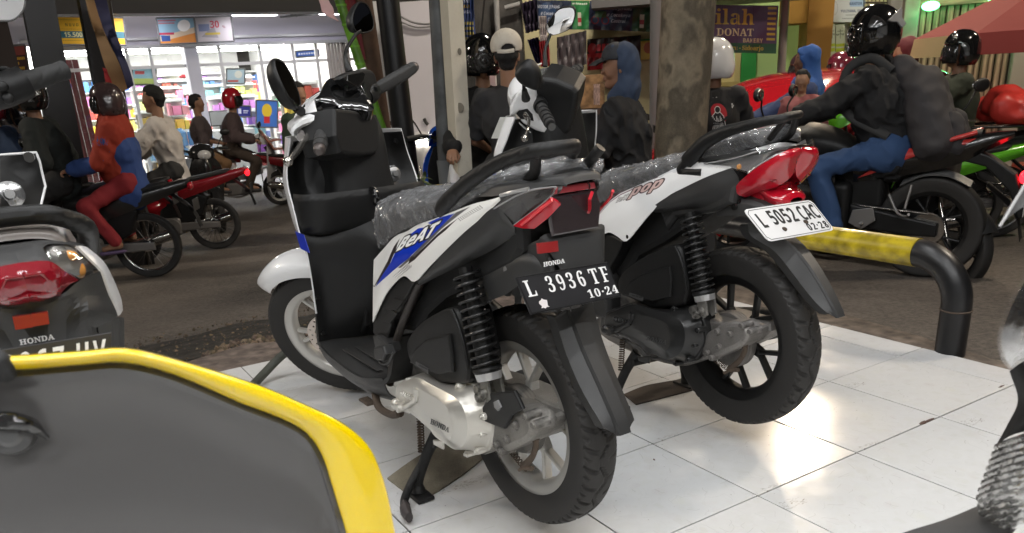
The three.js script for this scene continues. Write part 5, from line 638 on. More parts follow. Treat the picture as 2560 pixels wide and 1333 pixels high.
// ---------- the three scooters that the frame cuts ----------
{ // grey scooter at the left edge, seen from behind
const c = far(85, 700, 0.98), L = new Fr(c.x, c.z, -33), t = thing('scooter', 'grey scooter cut by the left edge, seen from behind with its red tail lamp', 'scooter', L);
const cz = L.x(60, 700, 0)[2], X = (x, ...q) => L.xs(x, ...q), R = (...rows) => rows.map((r) => r.map((p) => { const q = L.x(p[0], p[1], p[2]); if (p[0] === 60) q[2] = cz; return q; }));
const sym = (g) => [g, mirrored(g.clone().translate(0, 0, -cz)).translate(0, 0, cz)];
const px = (q, x0, x1, o) => extX(q.map((p) => L.x(p[0], p[1], 0)), x0, x1, o);
const lamp = mesh('tail_light', sym(loft(R([[60, 655, 0], [122, 653, 0.01], [160, 677, 0.02], [197, 701, 0.045]], [[60, 690, -0.012], [120, 688, -0.004], [150, 700, 0.008], [174, 711, 0.03]], [[60, 735, -0.008], [110, 735, -0.002], [140, 735, 0.008], [153, 733, 0.02]], [[60, 757, 0.01], [105, 752, 0.012], [135, 744, 0.016], [154, 736, 0.022]]), { nu: 5, nv: 5, thick: 0.004, flip: true })), Ph([0.22, 0.005, 0.014], 0.12, { clearcoat: 1, clearcoatRoughness: 0.03 }), t);
each('lamp_frame', sym(mg([rod(R([[60, 690, -0.014], [100, 683, -0.01], [125, 705, 0.0], [148, 726, 0.012], [100, 738, -0.005], [60, 741, -0.012]])[0], 0.002, { sharp: true, n: 3 })])), M.redDeep, lamp);
const ll = loft(R([[104, 617, 0.05], [136, 614, 0.05], [168, 613, 0.06]], [[118, 640, 0.03], [155, 632, 0.035], [206, 642, 0.055]], [[138, 672, 0.024], [178, 672, 0.035], [230, 664, 0.06]], [[199, 697, 0.045], [220, 690, 0.055], [248, 677, 0.07]]), { nu: 5, nv: 5, thick: 0.002, flip: true });
const ind = mesh('indicator_lens', ll, M.clear, t);
const ib = ll.clone().translate(0.022, 0, 0); mesh('reflector', ib, S([0.26, 0.25, 0.23], 0.3, { metalness: 0.6, bumpMap: T.soft, bumpScale: 0.008 }), ind);
each('bulb', [ball(0.008, L.x(163, 642, 0.066), 0.8, 0.9, 1.7), ball(0.007, L.x(198, 674, 0.075), 0.8, 1.4, 1)], M.amber, ind);
each('side_panel', sym(loft(R([[192, 615, 0.075], [206, 615, 0.085], [218, 618, 0.11]], [[228, 650, 0.074], [242, 650, 0.085], [258, 653, 0.13]], [[254, 678, 0.074], [266, 682, 0.09], [282, 695, 0.15]], [[278, 740, 0.08], [290, 740, 0.1], [302, 745, 0.16]], [[295, 790, 0.09], [301, 786, 0.1], [307, 776, 0.15]]), { nu: 4, nv: 5, thick: 0.003, flip: true })), S(0.55, 0.3, {}), t);
each('tail_top', sym(loft(R([[60, 602, 0.12], [120, 600, 0.12], [168, 602, 0.12], [215, 612, 0.12]], [[60, 612, 0.06], [90, 605, 0.06], [140, 606, 0.07], [195, 614, 0.085]], [[60, 655, 0.008], [100, 640, 0.024], [106, 618, 0.045], [112, 612, 0.055]], [[60, 661, 0.012], [100, 655, 0.012], [122, 653, 0.014], [128, 657, 0.018]]), { nu: 4, nv: 4, flip: true, crease: 0.5 })), M.plasticGrey, t);
const skin = sym(loft(R([[60, 752, 0.012], [120, 747, 0.018], [157, 735, 0.024], [200, 700, 0.05], [250, 678, 0.074]], [[60, 775, 0.012], [120, 768, 0.016], [160, 750, 0.02], [215, 740, 0.045], [272, 740, 0.08]], [[60, 830, 0.02], [120, 815, 0.02], [165, 800, 0.03], [220, 775, 0.03], [294, 790, 0.09]], [[60, 880, 0.03], [120, 868, 0.03], [165, 850, 0.04], [215, 815, 0.035], [240, 820, 0.06]], [[60, 930, 0.04], [120, 925, 0.045], [170, 915, 0.06], [235, 880, 0.07], [260, 850, 0.09]]), { nu: 3, nv: 3, flip: true, crease: 0.25 }));
mesh('tail_cover', skin, M.plasticGrey, t);
each('lower_side_cover', sym(loft(R([[240, 800, 0.09], [296, 793, 0.1], [310, 796, 0.16]], [[246, 830, 0.1], [298, 825, 0.11], [311, 830, 0.17]], [[250, 890, 0.12], [298, 880, 0.12], [311, 880, 0.18]]), { nu: 3, nv: 3, flip: true, crease: 0.3 })), M.plasticGrey, t);
each('reflex_reflector', [[30, 791, 74, 784, 37, 823], [75, 784, 118, 777, 79, 815]].map((q) => onQuad(box(1, 1, 0.006, 0.002), ...X(0.008, [q[0], q[1]], [q[2], q[3]], [q[4], q[5]]), 1, 1, 0.002)), Ph([0.6, 0.01, 0.012], 0.3, { clearcoat: 1, bumpMap: T.grain, bumpScale: 0.003 }), t);
mesh('maker_name', onQuad(text('HONDA', FSB, 0.01, 0.0016), ...X(0.02, [40, 850], [140, 833], [43, 864]), 0.062, 0.0112, 0.001), S(0.8, 0.4), t);
const pc = X(0.0, [-30, 880], [278, 831], [-24, 985]), plate = mesh('number_plate', onQuad(box(0.25, 0.09, 0.003, 0.002), ...pc, 0.25, 0.09, 0), S([0.03, 0.03, 0.034], 0.4), t);
mesh('plate_letters', [['3', -0.088], ['2', -0.055], ['6', -0.022], ['7', 0.012], ['U', 0.062], ['V', 0.098]].map(([s, x]) => onQuad(text(s, FB, 0.05, 0.001).scale(0.66, 1, 1).translate(x, 0.008, 0), ...pc, 0.25, 0.09, 0.0015)), S(0.8, 0.4), plate);
mesh('seat', loft([[0.09, 600, 0], [0.1, 575, 0.02], [0.16, 560, 0.05], [0.3, 556, 0.06], [0.6, 540, 0.06]].map(([x, py, k]) => { const e = L.x(176, py + 6, x)[2] - cz, y = L.x(60, py, x)[1]; return [[x, y - 0.05, cz - e], [x, y - 0.012, cz - e * 0.85], [x, y, cz - e * 0.4], [x, y, cz + e * 0.4], [x, y - 0.012, cz + e * 0.85], [x, y - 0.05, cz + e]]; }), { nu: 5, nv: 5 }), S([0.17, 0.15, 0.135], 0.32), t);
const rl = [...R([[60, 537, 0.1], [98, 536, 0.1], [150, 543, 0.11], [205, 562, 0.14], [220, 585, 0.19], [222, 625, 0.26]])[0]];
mesh('grab_rail', [rod([...rl.slice().reverse(), ...rl.slice(1).map((p) => [p[0], p[1], 2 * cz - p[2]])], 0.0115, { seg: 12, up: [0, 1, 0], flat: 1.1 })], M.plastic, t);
mesh('body_core', [box(0.5, 0.2, 0.17, 0.04, 0.36, rl[0][1] - 0.16, cz)], M.black, t);
wheel(t, [0.12, 0.27, cz], null, { rim: M.rimBlack, name: 'rear_wheel', detail: false });
wheel(t, [1.35, 0.25, cz], null, { rim: M.rimBlack, name: 'front_wheel', R: 0.25, detail: false });
each('leg_shield', sym(loft(R([[0, 386, 1.0], [45, 384, 1.0], [90, 381, 1.0]], [[0, 420, 0.98], [50, 420, 1.0], [99, 408, 1.0]], [[0, 470, 0.94], [55, 470, 0.97], [112, 466, 1.0]], [[0, 520, 0.9], [55, 525, 0.94], [101, 514, 0.97]], [[0, 640, 0.86], [50, 640, 0.88], [80, 640, 0.9]]), { nu: 4, nv: 4, thick: 0.004, flip: true })), M.plastic, t);
each('shield_edge', sym(rod(R([[-20, 389, 1.0], [45, 384, 1.0], [90, 381, 1.0], [98, 402, 1.0], [113, 466, 1.0], [101, 516, 0.97]])[0], 0.0025, { sharp: true, n: 4 })), M.white, t);
const k = L.x(24, 487, 0.93); mesh('ignition_switch', [turned([[0, 0.012], [0.009, 0.012], [0.012, 0.006], [0.02, 0.004], [0.027, 0]], k, [k[0] - 1, k[1] + 0.2, k[2]], 20)], S(0.5, 0.25, { metalness: 0.9 }), t);
each('shield_screw', [[72, 394], [88, 502]].map(([a, b]) => { const p = L.x(a, b, 0.985); return turned([[0, 0.004], [0.01, 0.004], [0.011, 0]], p, [p[0] - 1, p[1], p[2]], 14); }), M.gloss, t);
const h = (a, b, x) => L.x(a, b, x), hb = mesh('handlebar', [rod([h(-60, 240, 1.02), h(0, 228, 1.02), h(62, 205, 1.03)], [0.034, 0.034, 0.032], { seg: 16 }), ball(0.011, h(6, 217, 0.985)), ball(0.011, h(20, 247, 0.985)), rod([h(-40, 195, 1.03), h(0, 172, 1.04), h(30, 178, 1.05), h(44, 195, 1.05)], 0.005)], M.plastic, t);
mesh('grip', [rod([h(58, 207, 1.03), h(100, 195, 1.05), h(140, 182, 1.07), h(160, 176, 1.08)], [0.022, 0.02, 0.019, 0.02], { seg: 16 })], M.soft, hb);
mesh('brake_lever', rod([h(40, 250, 1.08), h(85, 232, 1.1), h(92, 228, 1.1)], [0.01, 0.007, 0.008]), M.steel, hb);
const o = [[-60, -60], [20, -72], [62, -40], [64, 0], [57, 28], [33, 50], [0, 53], [-50, 52]].map(([a, b]) => h(a, b, 1.0)), oc = o.reduce((s, p) => s.map((v, i) => v + p[i] / o.length), [0, 0, 0]), kk = (s, d) => o.map((p) => [p[0] + d, oc[1] + (p[1] - oc[1]) * s, oc[2] + (p[2] - oc[2]) * s]);
const m = mesh('mirror', [loft([kk(0.93, 0), kk(1, -0.001), kk(1.02, 0.01), kk(0.8, 0.035), kk(0.02, 0.045)], { nu: 5, nv: 3, closed: true }), rod([h(-10, 60, 1.02), h(-30, 130, 1.04), h(-40, 200, 1.04)], 0.006)], S(0.1, 0.35), hb); mesh('mirror_glass', loft([kk(0.935, 0.0015), kk(0.02, 0.001)], { nu: 5, nv: 2, closed: true }), M.mirror, m);
void px;
}
{ // yellow scooter right in front of the camera: the inner side of its leg shield
const c = far(500, 1050, 0.62), Yf = new Fr(c.x, c.z, -24), t = thing('scooter', 'yellow scooter close to the camera, showing its dark leg shield with a thick yellow rim', 'scooter', Yf);
const R = (...rows) => rows.map((r) => r.map((p) => Yf.x(p[0], p[1], p[2] ?? 0)));
const inn = [[-260, 900], [-100, 925], [20, 928], [200, 914], [310, 908], [440, 940], [600, 1008], [700, 1046], [768, 1084], [808, 1140], [832, 1210], [850, 1270], [868, 1333], [884, 1420], [896, 1500]], out = [[-260, 868], [-100, 888], [20, 890], [200, 878], [316, 871], [450, 902], [640, 962], [760, 1012], [850, 1056], [915, 1112], [948, 1180], [968, 1250], [984, 1333], [1000, 1420], [1012, 1500]];
const mid = inn.map((p, i) => [lerp(p[0], out[i][0], 0.5), lerp(p[1], out[i][1], 0.5)]);
const row = (q, x, k = 0) => q.map((p) => Yf.x(p[0], p[1] - k, x));
mesh('leg_shield_rim', loft([row(inn, 0.008), row(inn, -0.004, 3), row(mid, -0.012), row(out, -0.008, -2), row(out, 0.004), row(out, 0.02), row(mid, 0.03)], { nu: 4, nv: 4, flip: false }), M.yellow, t);
const low = [[-260, 1600], [-100, 1600], [20, 1600], [200, 1600], [310, 1600], [440, 1600], [560, 1600], [640, 1600], [700, 1600], [750, 1600], [790, 1600], [820, 1600], [850, 1600], [880, 1600], [896, 1600]], mx = (k) => inn.map((p, i) => [lerp(p[0], low[i][0], k), lerp(p[1], low[i][1], k)]);
mesh('leg_shield', loft([row(inn, 0.006), row(mx(0.06), 0.012), row(mx(0.25), 0.016), row(mx(0.5), 0.012), row(mx(1), 0.02)], { nu: 3, nv: 4, thick: 0.006 }), S([0.1, 0.097, 0.096], 0.2, { bumpMap: T.soft, bumpScale: 0.0008 }), t);
const k = Yf.x(25, 1085, 0); mesh('ignition_switch', [turned([[0, 0.008], [0.006, 0.008], [0.009, 0.004], [0.014, 0.002], [0.016, -0.01]], k, [k[0] - 1, k[1] + 0.3, k[2]], 24)], S(0.12, 0.4, { metalness: 0.6 }), t);
mesh('key_hood', [rod([Yf.x(-60, 1062, 0), Yf.x(10, 1052, -0.006), Yf.x(70, 1062, -0.004), Yf.x(118, 1094, 0.006)], [0.005, 0.007, 0.006, 0.002])], M.gloss, t);
mesh('column_edge', rod([Yf.x(-40, 880, 0), Yf.x(0, 905, -0.01), Yf.x(14, 935, 0)], 0.007), M.soft, t);
mesh('shield_front', loft([row(out.map((p) => [p[0], p[1]]), 0.02), row(mx(0.3), 0.08), row(mx(1), 0.1)], { nu: 2, nv: 3 }), M.yellow, t);
}
{ // scooter at the right edge: its front with clear lamps
const c = far(2520, 1000, 0.78), F = new Fr(c.x, c.z, -150), R = (...rows) => rows.map((r) => r.map((p) => F.x(p[0], p[1], p[2] ?? 0)));
const t = thing('scooter', 'black scooter cut by the right edge, its clear headlamp facing the camera', 'scooter', F);
const lens = (q, m) => loft(R(...q), { nu: 6, nv: 6, thick: 0.003, flip: true }), lt = Ph(1, 0.02, { transmission: 1, thickness: 0 });
const up = [[[2560, 690, 0.02], [2600, 670, 0.02], [2680, 660, 0.0]], [[2525, 750, 0.03], [2590, 745, 0.05], [2680, 740, 0.05]], [[2494, 835, 0.03], [2580, 830, 0.06], [2680, 830, 0.06]], [[2500, 890, 0.02], [2575, 880, 0.045], [2680, 900, 0.05]], [[2524, 928, 0.0], [2560, 900, 0.02], [2640, 900, 0.03]]];
const a = mesh('upper_lamp', lens(up), lt, t); mesh('reflector', loft(R(...up.map((r) => r.map((p) => [p[0] + 12, p[1], p[2] - 0.03]))), { nu: 4, nv: 4, flip: true }), S(0.3, 0.2, { metalness: 0.95, bumpMap: T.soft, bumpScale: 0.02 }), a); 
const lo = [[[2492, 1115, 0.01], [2525, 1098, 0.03], [2600, 1070, 0.05]], [[2470, 1165, 0.02], [2530, 1150, 0.05], [2640, 1130, 0.07]], [[2446, 1240, 0.02], [2530, 1230, 0.06], [2660, 1220, 0.08]], [[2442, 1275, 0.02], [2530, 1275, 0.055], [2660, 1290, 0.08]], [[2462, 1345, 0.01], [2540, 1360, 0.04], [2660, 1380, 0.06]]];
const b = mesh('headlamp', lens(lo), lt, t);
const refl = loft(R(...lo.map((r) => r.map((p) => [p[0] + 8, p[1], p[2] - 0.022]))), { nu: 4, nv: 4, flip: true }); mesh('reflector', refl, S([0.62, 0.62, 0.6], 0.22, { metalness: 0.9 }), b);
for (let k = 0; k < 13; k++) { const y = 1120 + k * 18, xl = y < 1240 ? lerp(2492, 2446, (y - 1115) / 125) : lerp(2444, 2462, (y - 1240) / 100); const q = R([[xl + 6, y, 0.0], [xl + 40, y - 14, 0.02], [xl + 90, y - 30, 0.034], [xl + 150, y - 44, 0.042]])[0]; mesh('lens_rib', rod(q, 0.0042, { seg: 8 }), S([0.5, 0.5, 0.49], 0.1, { metalness: 0.9 }), b); }
mesh('front_body', [loft(R([[2524, 928, -0.005], [2570, 900, 0.01], [2680, 880, 0.01]], [[2545, 1000, 0.0], [2590, 980, 0.03], [2680, 960, 0.03]], [[2520, 1060, 0.0], [2570, 1040, 0.03], [2680, 1010, 0.04]], [[2488, 1118, -0.01], [2540, 1085, 0.02], [2680, 1060, 0.03]]), { nu: 5, nv: 5, flip: true }), loft(R([[2470, 1250, -0.04], [2560, 1240, -0.03], [2700, 1230, -0.03]], [[2440, 1300, -0.06], [2560, 1300, -0.04], [2700, 1300, -0.04]], [[2300, 1420, -0.06], [2500, 1420, -0.04], [2700, 1420, -0.04]]), { nu: 4, nv: 4, flip: true })], M.plastic, t);
mesh('front_mudguard', [loft(R([[2452, 1262, -0.02], [2560, 1290, 0.02]], [[2360, 1300, 0.0], [2500, 1350, 0.04]], [[2240, 1340, 0.02], [2400, 1420, 0.06]], [[2180, 1390, 0.03], [2300, 1480, 0.07]]), { nu: 6, nv: 5, thick: 0.004, flip: true })], M.plasticGrey, t);
mesh('mirror', [loft(R([[2500, 566, 0], [2540, 530, 0.0], [2620, 480, 0]], [[2500, 567, -0.005], [2550, 490, -0.015], [2630, 420, -0.015]], [[2501, 562, -0.01], [2530, 505, -0.03], [2640, 380, -0.03]]), { nu: 4, nv: 4, flip: true })], S(0.09, 0.4), t);
mesh('mirror_edge', rod(R([[2500, 566, 0.002], [2540, 500, 0], [2600, 400, 0]])[0], 0.0012), S(0.6, 0.3), t);
}
// ---------- builders for riders and motorcycles ----------
const cloth = (c, r = 0.85) => S(c, r, { bumpMap: T.cloth, bumpScale: 0.002 });
const SK = S([0.3, 0.16, 0.095], 0.55), SKD = S([0.22, 0.11, 0.065], 0.55);

function ik(a, b, l1, l2, pole) { // elbow or knee between a and b, bent towards pole
const d = add(b, a, -1), D = Math.min(len3(d), (l1 + l2) * 0.995), u = d.map((c) => c / len3(d)), x = (l1 * l1 - l2 * l2 + D * D) / (2 * D), h = Math.sqrt(Math.max(0, l1 * l1 - x * x)); let p = add(pole, u, -(pole[0] * u[0] + pole[1] * u[1] + pole[2] * u[2])); const L = len3(p) || 1; p = p.map((c) => c / L);
return [add(add(a, u, x), p, h), add(a, u, D)];
}
function handBones(w, d, n, s, curl) {
const D = V(...d).normalize(), N = V(...n).addScaledVector(D, -V(...n).dot(D)).normalize(), X = D.clone().cross(N).multiplyScalar(s), at = (a, b, c) => { const p = V(...w).addScaledVector(D, a).addScaledVector(X, b).addScaledVector(N, c); return [p.x, p.y, p.z]; }, out = [[at(0, 0, 0), at(0.05, 0.006, 0), 0.022, 0.024, 0.02], [at(0.03, 0.02, 0), at(0.075, 0.026, 0.002), 0.017, 0.015, 0.02], [at(0.03, -0.015, 0), at(0.078, -0.022, 0.002), 0.017, 0.013, 0.02]];
[[0.03, 0.075, 0.072], [0.01, 0.082, 0.08], [-0.01, 0.078, 0.074], [-0.028, 0.07, 0.058]].forEach(([x, b, l], k) => { let p = at(b, x, 0.002), a = curl * 0.5; let q = p; for (const [m, r] of [[0.45, 0.0092], [0.3, 0.0085], [0.25, 0.0078]]) { const e = add(p, at(Math.cos(a) * l * m, 0, -Math.sin(a) * l * m).map((c, i) => c - w[i])); out.push([p, e, r, r * 0.95, 0.004]); p = e; a += curl * 0.85; } void q; void k; });
const t0 = at(0.025, 0.028, -0.006), t1 = at(0.055, 0.05, -0.016 - 0.01 * curl), t2 = at(0.082, 0.05 - 0.012 * curl, -0.02 - 0.018 * curl); out.push([t0, t1, 0.013, 0.0105, 0.01], [t1, t2, 0.0105, 0.0085, 0.004]);
return out;
}
function person(label, fr, o, group) {
const s = o.s ?? 1, t = thing('person', label, 'person', fr, group), c = o.cell ?? 0.014;
const pel = o.pel ?? [0, 0.9, 0], ln = (o.lean ?? 0) * D2R, tw = (o.twist ?? 0) * D2R, up = [Math.sin(ln), Math.cos(ln), o.side ?? 0], side = [Math.sin(tw), 0, Math.cos(tw)], fwd = [Math.cos(tw), 0, -Math.sin(tw)];
const ch = add(pel, up, 0.3 * s), nk = add(pel, up, 0.5 * s), hl = (o.headLean ?? o.lean ?? 0) * D2R * 0.5, hd = add(add(nk, up, 0.06 * s), [Math.sin(hl) * 0.13 * s, Math.cos(hl) * 0.13 * s, 0]);
const yaw = (o.look ?? 0) * D2R + tw, hf = [Math.cos(yaw), (o.nod ?? 0), -Math.sin(yaw)], hs = [Math.sin(yaw), 0, Math.cos(yaw)];
const sh = [-1, 1].map((k) => add(add(nk, up, -0.05 * s), side, 0.175 * s * k)), hp = [-1, 1].map((k) => add(pel, side, 0.085 * s * k));
const w = o.hands ?? [[0.1, 0.8, -0.25], [0.1, 0.8, 0.25]], ft = o.feet ?? [[0.05, 0.06, -0.1], [0.05, 0.06, 0.1]];
const arm = [0, 1].map((k) => ik(sh[k], w[k], 0.29 * s, 0.26 * s, o.elbow?.[k] ?? [-0.4, -0.6, k ? 0.6 : -0.6])), leg = [0, 1].map((k) => ik(hp[k], ft[k], 0.43 * s, 0.42 * s, o.knee?.[k] ?? [1, 0.3, k ? 0.25 : -0.25]));
const skin = o.skin ?? SK, fat = o.fat ?? 1;
const bones = []; for (const k of [0, 1]) { bones.push([sh[k], arm[k][0], 0.045 * s, 0.037 * s], [arm[k][0], arm[k][1], 0.037 * s, 0.027 * s], [hp[k], leg[k][0], 0.07 * s, 0.05 * s], [leg[k][0], leg[k][1], 0.05 * s, 0.035 * s], [leg[k][1], add(leg[k][1], [0.13 * s, -0.03 * s, k ? 0.02 : -0.02]), 0.034 * s, 0.028 * s]); }
bones.push([pel, ch, 0.11 * s, 0.12 * s, 0.06], [ch, add(nk, up, -0.07 * s), 0.12 * s, 0.09 * s, 0.06], [sh[0], sh[1], 0.05 * s, 0.05 * s, 0.05], [nk, hd, 0.052 * s, 0.05 * s]);
const H = (a, b, cc) => [0, 1, 2].map((i) => hd[i] + (hf[i] * a + (i === 1 ? b : 0) + hs[i] * cc) * s);
const head = [[H(-0.02, 0.06, 0), H(0.02, 0.06, 0), 0.079 * s, 0.074 * s, 0.03], [H(0.03, 0.0, 0), H(0.035, -0.055, 0), 0.062 * s, 0.046 * s, 0.04], [H(0.07, -0.085, 0), H(0.075, -0.085, 0), 0.022 * s, 0.02 * s, 0.03], [H(0.088, 0.03, 0), H(0.104, -0.008, 0), 0.009 * s, 0.0145 * s, 0.016], [H(0.086, 0.045, -0.03), H(0.086, 0.045, 0.03), 0.011 * s, 0.011 * s, 0.02], [H(0.093, -0.037, -0.012), H(0.093, -0.037, 0.012), 0.009 * s, 0.009 * s, 0.012], [H(0.09, -0.05, -0.01), H(0.09, -0.05, 0.01), 0.0095 * s, 0.0095 * s, 0.012], [H(0.075, 0.005, -0.035), H(0.06, -0.02, -0.045), 0.02 * s, 0.016 * s, 0.03], [H(0.075, 0.005, 0.035), H(0.06, -0.02, 0.045), 0.02 * s, 0.016 * s, 0.03], [H(-0.02, -0.03, 0), add(nk, [0, 0, 0]), 0.05 * s, 0.055 * s, 0.03], [H(-0.005, 0.03, -0.078), H(-0.012, -0.01, -0.078), 0.012 * s, 0.009 * s, 0.008], [H(-0.005, 0.03, 0.078), H(-0.012, -0.01, 0.078), 0.012 * s, 0.009 * s, 0.008]];
const parts = [bonesMesh(bones, c * 1.15), bonesMesh(head, o.face ? 0.005 : c * 0.7)];
for (const k of [0, 1]) if (!o.noHands) { const d = o.handDir?.[k] ?? add(arm[k][1], arm[k][0], -1); parts.push(bonesMesh(handBones(arm[k][1], d, o.handN?.[k] ?? [0, 1, 0], k ? -1 : 1, o.curl ?? 1.1).map(([a, b, ...r]) => [a, b, ...r]), o.fine ? 0.0045 : 0.008)); }
const body = mesh('body', parts, skin, t);
if (o.face) {
for (const k of [-1, 1]) { const e = mesh('eye', [ball(0.0125 * s, H(0.077, 0.022, 0.032 * k), 1, 0.75, 1, 12)], S(0.55, 0.3), body); mesh('iris', ball(0.006 * s, H(0.0865, 0.022, 0.032 * k), 1, 1, 1, 10), S(0.01, 0.2), e); mesh('eyebrow', rod([H(0.09, 0.05, 0.018 * k), H(0.092, 0.056, 0.034 * k), H(0.08, 0.05, 0.05 * k)], 0.004 * s), S(0.01, 0.9), body); }
mesh('lips', rod([H(0.092, -0.043, -0.022), H(0.1, -0.042, 0), H(0.092, -0.043, 0.022)], [0.003, 0.0055, 0.003]), S([0.2, 0.075, 0.06], 0.5), body);
}
const tp = o.top, th = (tp.thick ?? 0.012) * s, sb = [];
sb.push([add(pel, up, tp.long ? -0.1 * s : -0.03 * s), ch, (0.135 * fat + (tp.flare ?? 0)) * s, 0.14 * fat * s, 0.08], [ch, add(nk, up, -0.09 * s), 0.14 * fat * s, 0.11 * s, 0.08], [add(sh[0], side, 0.03 * s), add(sh[1], side, -0.03 * s), 0.062 * s, 0.062 * s, 0.07], [add(ch, side, -0.07 * s), add(ch, side, 0.07 * s), 0.115 * fat * s, 0.115 * fat * s, 0.08]);
for (const k of [0, 1]) { const e = arm[k][0], hnd = arm[k][1], m = tp.sleeve ?? 1; sb.push([sh[k], m < 0.5 ? mix3(sh[k], e, m * 2) : e, 0.056 * s + th, 0.047 * s + th, 0.03]); if (m >= 0.5) sb.push([e, mix3(e, hnd, (m - 0.5) * 1.86), 0.046 * s + th, 0.034 * s + th, 0.025]); }
const wr = tp.wrinkle ?? 0.008, fold = (x, y, z) => { const q = noise(x * 9, y * 9, z * 9) * 1.6, r = 1 - Math.abs(2 * noise(x * 13 + q, y * 11 - x * 8 + q, z * 13) - 1); return r * r; }, sf = (d, x, y, z) => d - (fold(x, y, z) - 0.35) * wr * 2.2 - (noise(x * 34, y * 40, z * 34) - 0.5) * wr * 0.6;
const shirt = mesh(tp.name ?? 'shirt', bonesMesh(sb, o.fine ? c * 0.85 : c, sf), tp.m, t);
const F = field(sb);
if (tp.collar) mesh('collar', rod([0, 1, 2, 3, 4, 5, 6, 7].map((k) => { const a = k / 8 * 6.2832; return [nk[0] + up[0] * 0.02 + Math.cos(a) * 0.07 * s, nk[1] + 0.01, nk[2] + Math.sin(a) * 0.07 * s]; }), 0.02 * s, { closed: true, n: 3 }), tp.m, shirt);
if (o.legs) { const lb = []; for (const k of [0, 1]) { lb.push([hp[k], leg[k][0], 0.088 * s, 0.066 * s, 0.05], [leg[k][0], mix3(leg[k][0], leg[k][1], o.legs.len ?? 0.9), 0.064 * s, (o.legs.hem ?? 0.052) * s, 0.03]); } lb.push([hp[0], hp[1], 0.11 * fat * s, 0.11 * fat * s, 0.06]); mesh(o.legs.name ?? 'trousers', bonesMesh(lb, o.fine ? c * 0.85 : c, (d, x, y, z) => d - (fold(x + 3, y, z) - 0.35) * 0.016), o.legs.m, t); }
if (o.skirt) { const lb = [[hp[0], hp[1], 0.13 * s, 0.13 * s, 0.06]]; for (const k of [0, 1]) lb.push([hp[k], leg[k][0], 0.12 * s, 0.11 * s, 0.1], [leg[k][0], mix3(leg[k][0], leg[k][1], o.skirt.len), 0.1 * s, 0.12 * s, 0.08]); mesh('skirt', bonesMesh(lb, c, sf), o.skirt.m, t); }
for (const k of [0, 1]) if (o.shoe) mesh(o.shoe.name ?? 'shoe', bonesMesh([[add(leg[k][1], [-0.03 * s, -0.045 * s, 0]), add(leg[k][1], [0.15 * s, -0.06 * s, k ? 0.02 : -0.02]), 0.036 * s, 0.03 * s]], 0.009, o.shoe.flat ? (d, x, y) => Math.max(d, y - (leg[k][1][1] - 0.052 * s)) : null), o.shoe.m, t);
const hw = o.head ?? {};
if (hw.hair) mesh('hair', bonesMesh([[H(-0.03, 0.075, 0), H(0.01, 0.085, 0), 0.084 * s, 0.08 * s, 0.03], [H(-0.045, 0.02, 0), H(-0.04, -0.02, 0), 0.075 * s, 0.055 * s, 0.03]], c * 0.6, (d, x, y, z) => Math.max(d - (noise(x * 70, y * 70, z * 70) - 0.5) * 0.012, -((x - hd[0]) * -hf[0] + (z - hd[2]) * -hf[2] + 0.062 * s + (y - hd[1] - 0.07 * s) * -0.9) * (y < hd[1] + 0.1 * s ? 1 : 0) - 9 * (y < hd[1] + 0.1 * s ? 0 : 1))), S(0.008, 0.8), t);
if (hw.helmet) {
const hm = hw.helmet, R = hm.full ? 0.138 * s : 0.134 * s, bz = [[H(-0.015, 0.055, 0), H(0.005, 0.06, 0), R, R * 0.98, 0.03], [H(-0.02, 0.0, 0), H(-0.01, 0.03, 0), R * 0.95, R * 0.95, 0.04]];
if (hm.full) bz.push([H(0.05, -0.05, 0), H(0.08, -0.055, 0), 0.095 * s, 0.075 * s, 0.04]); else bz.push([H(-0.03, -0.03, -0.04), H(-0.03, -0.03, 0.04), 0.1 * s, 0.1 * s, 0.04]);
const dot = (x, y, z) => (x - hd[0]) * hf[0] + (z - hd[2]) * hf[2], lo = hd[1] - 0.1 * s;
const he = mesh('helmet', bonesMesh(bz, o.fine ? 0.008 : Math.min(c, 0.012), (d, x, y, z) => { let v = Math.max(d, lo - y); const q = dot(x, y, z); v = Math.max(v, -(d + 0.02 * s)); if (hm.open) v = Math.max(v, -Math.max(0.035 * s - q, Math.abs(y - hd[1] + 0.02 * s) - 0.085 * s)); if (hm.full) v = Math.max(v, -Math.max(0.05 * s - q, Math.abs(y - hd[1] - 0.02 * s) - 0.05 * s)); return v; }), hm.m, t);
const vz = [[H(0.0, hm.full ? 0.045 : 0.03, 0), H(0.02, hm.full ? 0.03 : 0.0, 0), R * 0.985, R * 0.985, 0.04]];
if (!hm.noVisor) mesh('visor', bonesMesh(vz, Math.min(c, 0.012), (d, x, y, z) => Math.max(d, -(d + 0.012), 0.045 * s - dot(x, y, z), Math.abs(y - hd[1] - 0.0 * s) - 0.085 * s)), hm.visor ?? Ph([0.1, 0.1, 0.1], 0.06, { transmission: 0.75, thickness: 0 }), he);
if (hm.peak) mesh('peak', loft([[H(0.07, 0.115, -0.1), H(0.11, 0.12, 0), H(0.07, 0.115, 0.1)], [H(0.13, 0.1, -0.08), H(0.19, 0.105, 0), H(0.13, 0.1, 0.08)]], { thick: 0.008, nu: 6, nv: 3 }), hm.m, he);
if (hm.trim) mesh('trim', bonesMesh([[H(-0.015, 0.058, 0), H(0.0, 0.06, 0), R + 0.004, R + 0.003, 0.03]], 0.012, (d, x, y, z) => Math.max(d, -(d + 0.012), Math.abs(y - hd[1] + 0.005 * s) - 0.014 * s, dot(x, y, z) - 0.05)), hm.trim, he);

}
